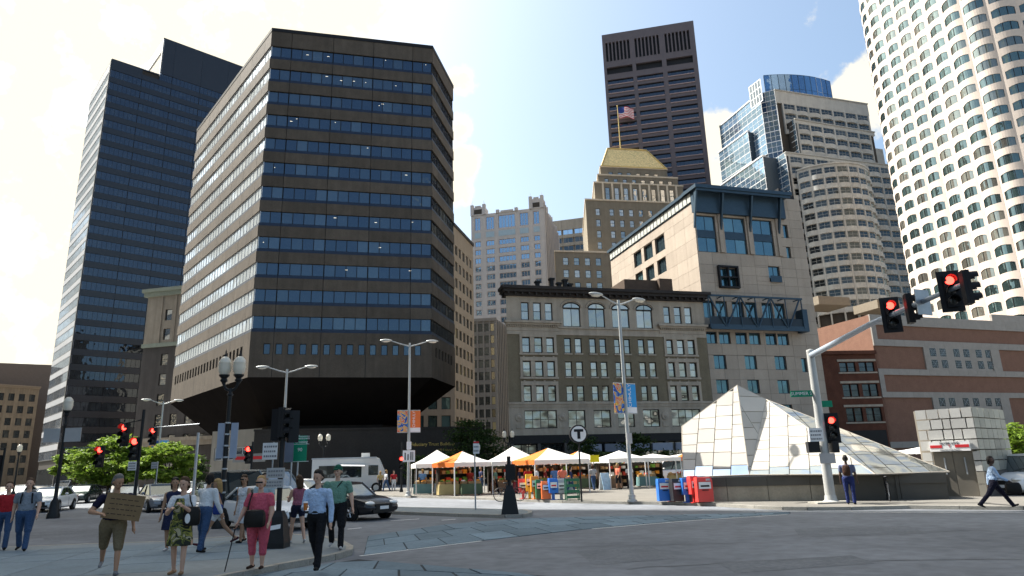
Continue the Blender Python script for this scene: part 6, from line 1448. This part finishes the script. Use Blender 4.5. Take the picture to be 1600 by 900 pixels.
    if hat: add(hp(0,.01,.075), .1*s, hp(0,.01,.085), .096*s, 'hat', (.98,1.06,.9)); add(hp(-.05,-.11,.06), .018*s, hp(.05,-.11,.06), .018*s, 'hat')
    # arms
    hands = []
    for k, sx in ((0, 1), (1, -1)):
        sw, out, eb, inn = arms[k]; sh = chest+sp*.09*s+Vector((sx*shw,0,0)); a, o = rad(sw), rad(out)
        d1 = Vector((sx*math.sin(o),-math.sin(a)*math.cos(o),-math.cos(a)*math.cos(o))); el_ = sh+d1*.29*s
        a2 = a+rad(eb); d2 = Vector((sx*math.sin(o)*.6-sx*math.sin(rad(inn)),-math.sin(a2)*math.cos(rad(inn)),-math.cos(a2))).normalized(); wr = el_+d2*.255*s
        ar = .053*s*(.6+.4*g)
        if sleeve == 'long': add(sh, ar*1.25, el_, ar*1.0, 'top'); add(el_, ar*1.0, wr-d2*.02, ar*.82, 'top'); add(wr-d2*.03, .027*s, wr, .026*s, 'skin')
        elif sleeve == 'short': add(sh, ar*1.28, sh+d1*.15*s, ar*1.22, 'top'); add(sh+d1*.12*s, ar*.95, el_, ar*.8, 'skin'); add(el_, ar*.82, wr, .026*s, 'skin')
        else: add(sh, ar*.98, el_, ar*.76, 'skin'); add(el_, ar*.78, wr, .025*s, 'skin')
        pm = wr+d2*.045*s; side = d2.cross(Vector((0,-1,0)) if abs(d2.y) < .8 else Vector((1,0,0))).normalized(); side2 = d2.cross(side).normalized()
        add(wr+d2*.02*s, .028*s, wr+d2*.075*s, .034*s, 'skin', (1,1,1))
        if fingers:
            for j in range(4):
                q = wr+d2*.08*s+side2*((j-1.5)*.019*s); l = (.07,.08,.075,.06)[j]*s; m1 = q+d2*l*.55; e_ = m1+(d2*.7-side*.7*sx).normalized()*l*.45; add(q, .0105*s, m1, .0095*s, 'skin'); add(m1, .0095*s, e_, .008*s, 'skin')
            q = wr+d2*.03*s-side2*.028*s; add(q, .012*s, q+(d2*.75-side2*.6).normalized()*.06*s, .0095*s, 'skin')
        hands.append(wr+d2*.09*s)
    if bot == 'skirt':
        top_z = pel+sp*.08*s; add(top_z, .115*s*g, pel+up*(-.12*s), .15*s*g, 'top' if not isinstance(bottom, tuple) else 'bottom', (1.1,.85,1))
    dz = -low_z
    b = MB(); 
    for q in prim: capsule(b, q[0]+Vector((0,0,dz)), q[1], q[2]+Vector((0,0,dz)), q[3], q[5])
    if bot == 'skirt':   # hanging cloth to the knee
        n = 18; rings = []
        for zz, r in ((.98,.135),(.86,.16),(.72,.17),(.58,.185),(.5,.19)):
            rings.append([(r*s*g*(1+.05*math.sin(j*3.1))*math.cos(2*math.pi*j/n)*1.1, r*s*g*(1+.05*math.sin(j*2.3))*.82*math.sin(2*math.pi*j/n), zz*s+dz) for j in range(n)])
        b.loft(rings)
    me0 = b.mesh([]); tmp = bpy.data.objects.new('tmp', me0); md = tmp.modifiers.new('r', 'REMESH'); md.mode = 'VOXEL'; md.voxel_size = vox; md.use_smooth_shade = True
    sm = tmp.modifiers.new('s', 'SMOOTH'); sm.factor = .5; sm.iterations = 2
    me = baked(tmp); bpy.data.objects.remove(tmp); bpy.data.meshes.remove(me0)
    labs = ['skin','hair','top','bottom','shoe','hat']; mats = [skin, hair or skin, top, bottom, shoes, hat or skin]
    me.materials.clear()
    for m in mats: me.materials.append(m)
    nf = len(me.polygons); ct = np.empty(nf*3); me.polygons.foreach_get('center', ct); ct = ct.reshape(-1, 3); best = np.full(nf, 1e9); idx = np.zeros(nf, dtype=np.int32)
    for q in prim:
        a, c = np.array(q[0])+[0,0,dz], np.array(q[2])+[0,0,dz]; sq = np.array(q[5]); mid = (a+c)/2; X = (ct-mid)/sq+mid; dd = c-a; tt = np.clip(((X-a)@dd)/max(1e-9, dd@dd), 0, 1)
        ds = np.linalg.norm(X-(a+tt[:,None]*dd), axis=1)-(q[1]+(q[3]-q[1])*tt); u_ = ds < best; best[u_] = ds[u_]; idx[u_] = labs.index(q[4])
    if bot == 'skirt':
        R = np.hypot(ct[:,0]/1.1, ct[:,1]/.82); z = (ct[:,2]-dz)/s; m_ = (z > .49) & (z < .99) & (R > .1*s*g) & (np.abs(ct[:,0]) < .24*s*g); m_ &= ~((idx == 0) & (np.abs(ct[:,0]) > .2*s*g)); idx[m_] = 3
    me.polygons.foreach_set('material_index', idx); me.polygons.foreach_set('use_smooth', [True]*nf); me.update()
    t = thing(name, label, 'person', p, rz, group); put('body', me, t, loc(t))
    if fingers:
        for sx in (1,-1): e = hp(sx*.034,-.083,.014)+Vector((0,0,dz)); put('eye', MB().ell(e, (.014*s,.012*s,.009*s), 8, 6).mesh(M_dark, 60), t, loc(t))
        e = hp(0,-.093,-.052)+Vector((0,0,dz)); put('mouth', MB().ell(e, (.024*s,.01*s,.006*s), 8, 6).mesh(mat('lips', (.3,.09,.07), .5), 60), t, loc(t))
    t['hz'] = dz; return t, [h+Vector((0,0,dz)) for h in hands], chest+Vector((0,0,dz)), pel+Vector((0,0,dz)), hd+Vector((0,0,dz)), s
def pp(u, v): return atH(u, v, 0)
def strap(t, a, c, m, r=.014, sag=0):
    a, c = Vector(a), Vector(c); put('strap', MB().tube([a, (a+c)/2+Vector((0,-.03,0))-Vector((0,0,sag)), c], r, 6).mesh(m), t, loc(t))
M_bag = mat('black_leather', (.014,.013,.012), .45, .2, 8)
def bag(t, c, r, m, name='bag'):
    b = MB(); n = 12; rings = []
    for zz, k in ((-1,.75),(-.85,.95),(-.2,1),(.5,.95),(.9,.8),(1,.55)): rings.append([(c[0]+r[0]*k*(abs(math.cos(2*math.pi*j/n))**.6)*math.copysign(1,math.cos(2*math.pi*j/n)), c[1]+r[1]*k*(abs(math.sin(2*math.pi*j/n))**.6)*math.copysign(1,math.sin(2*math.pi*j/n)), c[2]+r[2]*zz) for j in range(n)])
    return put(name, b.loft(rings).mesh(m, 50), t, loc(t))
jean = cl('denim', (.04,.075,.15), .25); black = cl('black', (.012,.012,.014)); khaki = cl('khaki', (.16,.125,.075), .15); white = cl('white', (.62,.63,.64), .06); shoe_w = cl('shoe_white', (.42,.42,.43)); shoe_b = cl('shoe_black', (.012,.012,.012)); grey = cl('grey_tee', (.2,.22,.25)); red = cl('red', (.35,.02,.025))
# man at left in grey t-shirt
t, hd_, ch, pl, he, s = person(pp(32,861), rad(22), 'person in grey t-shirt and jeans with backpack straps at far left', SK['light'], HR['brown'], grey, jean, shoe_b, 1.78, 1.18, ((16,6),(-14,14)), ((14,12,18,5),(-16,12,22,5)))
for sx in (1,-1): strap(t, ch+Vector((sx*.11,-.11,.14)), ch+Vector((sx*.13,-.12,-.12)), black, .02)
bag(t, ch+Vector((0,.2,-.02)), (.15,.09,.22), black, 'backpack')
person(pp(0,859), rad(30), 'person in dark red top and jeans cut by the left edge', SK['light'], HR['brown'], red, jean, shoe_b, 1.72, 1.05, ((18,5),(-16,16)), ((-14,10,15,0),(14,10,20,0)))
# man with cardboard sign, striding left, looking down
M_card = mat('cardboard', (.19,.125,.065), .9, .12, 5)
t, hd_, ch, pl, he, s = person(pp(168,899), rad(30), 'person in navy t-shirt and khaki shorts carrying a cardboard sign', SK['tan'], HR['grey'], cl('navy', (.012,.011,.03)), khaki, cl('shoe_grey', (.2,.2,.21)), 1.8, 1.14, ((18,6),(-26,20)), ((4,14,12,0),(14,34,70,52)), 6, (38,20), bot='shorts')
sc_ = thing('cardboard_sign', 'brown cardboard sign held against the chest by a walking person', 'sign', pp(168,899), rad(30)); q = ch+Vector((.13,-.27,-.08))
SM = loc(sc_, T(*q) @ RZ(rad(-12)) @ Matrix.Rotation(rad(9), 4, 'Y') @ Matrix.Rotation(rad(-8), 4, 'X'))
put('board', MB().box(-.33,.33,-.006,.006,-.23,.23).mesh(M_card), sc_, SM); b = MB(); random.seed(5)
for k in range(4):
    x = -.25
    while x < .22: l = random.uniform(.03,.09); b.box(x, x+l, -.008, -.006, .12-k*.09, .135-k*.09); x += l+.025
put('handwriting', b.mesh(mat('marker', (.05,.035,.025), .8)), sc_, SM)
# woman in floral dress
def floral():
    m = bpy.data.materials.new('cloth_floral'); m.use_nodes = True; N = m.node_tree.nodes; L = m.node_tree.links; g = N.new('ShaderNodeNewGeometry'); n = N.new('ShaderNodeTexNoise'); n.inputs['Scale'].default_value = 7; n.inputs['Detail'].default_value = 1.5; n.inputs['Distortion'].default_value = .8
    L.new(g.outputs['Position'], n.inputs['Vector']); r = N.new('ShaderNodeValToRGB'); r.color_ramp.interpolation = 'CONSTANT'; e = r.color_ramp.elements; e[0].color = (.015,.02,.01,1); e[1].position = .6; e[1].color = (.36,.32,.2,1)
    for p_, c in ((.44,(.1,.11,.02,1)),(.5,(.27,.25,.05,1)),(.55,(.02,.025,.012,1))): x = e.new(p_); x.color = c
    L.new(n.outputs['Fac'], r.inputs[0]); L.new(r.outputs[0], N['Principled BSDF'].inputs['Base Color']); N['Principled BSDF'].inputs['Roughness'].default_value = .85; return m
FL = floral()
t, hd_, ch, pl, he, s = person(pp(276,898), rad(2), 'person in white cardigan and dark floral dress clutching a black bag', SK['light'], HR['brown'], white, FL, cl('shoe_tan', (.3,.18,.1)), 1.68, 1.05, ((6,4),(-4,6)), ((30,12,88,30),(26,10,80,42)), 0, (-8,10), .05, 'short', 'skirt', True)
put('dress_front', MB().loft([[(-.07,-.13,ch.z+.1),(.07,-.13,ch.z+.1),(.06,-.1,ch.z+.1),(-.06,-.1,ch.z+.1)], [(-.1,-.165,ch.z-.05),(.1,-.165,ch.z-.05),(.09,-.1,ch.z-.05),(-.09,-.1,ch.z-.05)], [(-.1,-.145,pl.z+.05),(.1,-.145,pl.z+.05),(.09,-.1,pl.z+.05),(-.09,-.1,pl.z+.05)]]).mesh(FL), t, loc(t))
bag(t, ch+Vector((.24,-.14,-.22)), (.16,.07,.17), M_bag, 'shoulder_bag'); strap(t, ch+Vector((.14,-.06,.16)), ch+Vector((.24,-.14,-.05)), M_bag)
put('bag_ornament', MB().ell((ch.x+.2,ch.y-.22,ch.z-.26), (.05,.01,.09), 8, 6).mesh(M_sw), t, loc(t))
# two behind her
person(pp(264,862), rad(12), 'person in dark dress behind the floral dress', SK['tan'], HR['black'], cl('navy_dress', (.02,.025,.06)), cl('navy_dress', (.02,.025,.06)), shoe_w, 1.68, 1.0, ((8,5),(-8,8)), ((10,10,60,20),(-5,10,20,0)), 0, (15,0), .08, 'none', 'skirt', True)
person(pp(314,863), rad(160), 'person in loose white shirt and jeans seen from behind', SK['tan'], HR['black'], white, jean, shoe_b, 1.75, 1.12, ((10,4),(-8,8)), ((45,20,70,30),(10,10,20,0)), 8, (30,0), .02, 'long')
# blond woman walking left
t, hd_, ch, pl, he, s = person(pp(336,852), rad(-72), 'person with long blond hair in dark tank top and white shorts', SK['tan'], HR['blond'], cl('navy_tank', (.014,.016,.05)), white, cl('shoe_maroon', (.08,.02,.03)), 1.68, .98, ((26,4),(-26,18)), ((-24,8,15,0),(20,8,30,0)), 4, (0,6), .16, 'none', 'shorts', True)
bag(t, pl+Vector((.22,.02,.05)), (.07,.12,.13), cl('blue_bag', (.03,.06,.25)), 'handbag')
# white tank, white skirt
t, hd_, ch, pl, he, s = person(pp(376,848), rad(-25), 'person in white tank top and long white skirt wearing sunglasses', SK['tan'], HR['brown'], white, white, shoe_b, 1.7, 1.0, ((10,3),(-10,8)), ((8,10,20,0),(-8,12,15,0)), 0, (40,0), .07, 'none', 'skirt', True)
put('sunglasses', MB().box(he.x-.07,he.x+.07,he.y-.1,he.y-.085,he.z+.0,he.z+.03).mesh(M_dark), t, loc(t))
person(pp(408,846), rad(15), 'person in pale top mostly hidden behind the woman in pink', SK['tan'], HR['black'], cl('pale_blue', (.3,.34,.4)), jean, shoe_b, 1.72, 1.0, ((5,3),(-5,5)), ((20,8,60,20),(5,8,10,0)), 0, (10,0), .0)
# woman in pink with cane
pink = cl('pink', (.5,.09,.13), .1)
t, hd_, ch, pl, he, s = person(pp(400,889), rad(-4), 'person in pink top and capri trousers with black bag and cane', SK['light'], HR['blond'], pink, pink, cl('sandal', (.035,.02,.015)), 1.66, 1.38, ((4,3),(-4,4)), ((6,14,26,8),(6,22,22,0)), 0, (18,-2), .03, 'short', 'capri', True)
bag(t, pl+Vector((.02,-.24,.02)), (.21,.09,.16), M_bag, 'shoulder_bag'); strap(t, ch+Vector((-.12,-.1,.17)), pl+Vector((-.14,-.22,.12)), M_bag, .016)
put('sunglasses', MB().box(he.x-.07,he.x+.07,he.y-.1,he.y-.085,he.z,he.z+.03).mesh(M_dark), t, loc(t))
cn_ = thing('walking_cane', 'slim dark walking cane held by the person in pink', 'cane', pp(400,889), rad(-4)); q = hd_[1]
put('shaft', MB().tube([(q.x-.1,q.y-.12,0),(q.x-.005,q.y,q.z+.0)], .011, 8).mesh(M_dark), cn_, loc(cn_)); put('handle', MB().tube([(q.x,q.y+.05,q.z-.01),(q.x,q.y,q.z+.01),(q.x,q.y-.07,q.z-.005)], .014, 8).mesh(M_dark), cn_, loc(cn_))
# woman in pink tank and dark shorts
person(pp(463,849), rad(-145), 'person with long dark hair in dusty pink top and dark shorts', SK['light'], HR['brown'], cl('dusty_pink', (.3,.1,.14)), cl('navy_short', (.012,.013,.03)), shoe_w, 1.66, .95, ((14,3),(-14,14)), ((25,10,80,20),(25,10,80,20)), 0, (0,10), .14, 'none', 'shorts', True)
# man in light blue shirt with cup
t, hd_, ch, pl, he, s = person(pp(492,890), rad(-8), 'person in pale blue dress shirt and black trousers carrying an orange cup', SK['light'], HR['black'], cl('shirt_blue', (.38,.5,.68), .05), black, shoe_b, 1.76, 1.0, ((13,4),(-16,20)), ((-4,12,14,4),(10,8,86,35)), 0, (-12,16), 0, 'long')
cu_ = thing('paper_cup', 'small orange paper cup in the hand of the blue-shirted person', 'cup', pp(492,890), rad(-8)); q = hd_[1]; put('cup', MB().lathe([(.03,-.06),(.042,.07),(.04,.07)], 14).mesh(mat('cup_orange', (.45,.14,.03), .6), 40), cu_, loc(cu_, T(q.x,q.y-.02,q.z))); put('lid', MB().lathe([(.044,.07),(.044,.085),(.03,.095)], 14).mesh(M_sw), cu_, loc(cu_, T(q.x,q.y-.02,q.z)))
put('belt', MB().lathe([(.135,pl.z+.06),(.137,pl.z+.065),(.137,pl.z+.09),(.135,pl.z+.095)], 16).mesh(M_bag), t, loc(t) @ Matrix.Diagonal((1.02,.88,1,1)))
# man in green
t, hd_, ch, pl, he, s = person(pp(524,858), rad(8), 'person in green t-shirt and green cap with black trousers and shoulder strap', SK['light'], HR['grey'], cl('sage_green', (.13,.25,.19)), black, shoe_w, 1.86, 1.3, ((14,4),(-15,18)), ((6,16,16,0),(-10,14,14,0)), 0, (-20,0), 0, hat=cl('cap_green', (.015,.09,.055)))
strap(t, ch+Vector((.12,-.1,.18)), pl+Vector((-.2,-.12,.12)), M_bag, .016)
# far pavement
t, hd_, ch, pl, he, s = person(pp(1331,788), rad(150), 'person in grey-blue shirt and dark blue trousers waiting beside the signal mast', SK['dark'], HR['black'], cl('slate_shirt', (.13,.15,.24)), cl('navy_trouser', (.02,.03,.11)), shoe_b, 1.76, 1.1, ((3,2),(-3,2)), ((4,8,12,0),(4,10,20,0)), 0, (0,0), 0, vox=.016, fingers=True)
bag(t, ch+Vector((0,.2,-.05)), (.14,.09,.2), cl('brown_pack', (.06,.03,.02)), 'backpack')
t, hd_, ch, pl, he, s = person(pp(1560,793), rad(70), 'person in pale blue shirt striding right with a black bag', SK['dark'], HR['black'], cl('shirt_blue', (.38,.5,.68)), cl('navy_trouser2', (.012,.012,.025)), shoe_b, 1.72, 1.05, ((34,4),(-32,10)), ((-18,8,10,0),(22,8,40,10)), 3, (-40,0), .04, 'long', female=True, vox=.016)
bag(t, hd_[1]+Vector((0,-.05,-.2)), (.1,.24,.18), M_bag, 'briefcase')
# market crowd
crowd = [((556,765),cl('white',(.62,.63,.64)),'khaki','white top by the food truck left end'),((570,766),red,'black','red top at the serving window'),((583,767),cl('pale_grey',(.4,.4,.4)),'black','pale grey top second from the truck cab'),((594,768),cl('yellow',(.6,.33,.02)),'black','yellow top by the truck cab'),((603,768),cl('white',(.62,.63,.64)),'denim','white top and jeans right of the yellow top'),((615,767),red,'white','red top and white trousers near the banner lamp'),((546,764),red,'black','red top at the far end of the truck queue'),
         ((967,765),cl('salmon',(.6,.16,.1)),'black','salmon top and dark shorts walking before the white tents'),((715,764),cl('white',(.62,.63,.64)),'black','white top under the orange-sided tent'),((735,764),cl('maroon_top',(.2,.03,.03)),'denim','maroon top at the second tent'),((840,765),cl('white',(.62,.63,.64)),'denim','white top behind the newspaper boxes'),((868,764),cl('blue_top',(.1,.2,.4)),'black','blue top under the orange and white tent'),((880,765),cl('salmon',(.6,.16,.1)),'denim','salmon top beside the transit sign'),((826,764),red,'black','red top behind the yellow newspaper box'),((928,766),cl('pale_grey',(.4,.4,.4)),'denim','grey top between the transit sign and sandwich board'),((775,764),cl('sage_green',(.13,.25,.19)),'black','green top under the largest white tent'),((268,764),red,'denim','red top crossing far behind the silver sedan'),((660,764),cl('blue_top',(.1,.2,.4)),'black','blue top under the first white tent'),((695,763),cl('pale_grey',(.4,.4,.4)),'black','pale grey top between the first two tents'),((752,763),cl('navy_top',(.03,.04,.1)),'denim','navy top left of the largest tent'),((795,763),cl('white',(.62,.63,.64)),'black','white top in the middle of the largest tent'),((812,763),cl('navy_top',(.03,.04,.1)),'khaki','navy top and khaki trousers by the red box'),((853,763),cl('maroon_top',(.2,.03,.03)),'black','maroon top behind the green newspaper box'),((893,763),cl('navy_top',(.03,.04,.1)),'denim','navy top behind the green rack'),((985,764),cl('white',(.62,.63,.64)),'black','white top right of the blue banner lamp')]
bt = dict(khaki=khaki, black=black, denim=jean, white=white); rs = random.Random(4)
for i, (q, tp_, bo, lb_) in enumerate(crowd):
    p = pp(q[0], q[1]+(7.5 if 650 < q[0] < 920 else 0)); a = rs.uniform(-20, 20)
    person(p, rad(rs.choice([160,20,-60,80,200])), 'distant person with '+lb_, SK[rs.choice(['light','tan','dark'])], HR[rs.choice(['black','brown','blond'])], tp_, bt[bo], shoe_b, rs.uniform(1.62,1.78), rs.uniform(.95,1.15), ((a,4),(-a,10)), ((10,10,rs.uniform(10,70),10),(-8,10,20,0)), 0, (rs.uniform(-30,30),0), rs.choice([0,.08]), 'short', 'shorts' if i == 7 else 'trousers', vox=.025, fingers=False, group='people at the market')

bpy.data.scenes.remove(TSC)
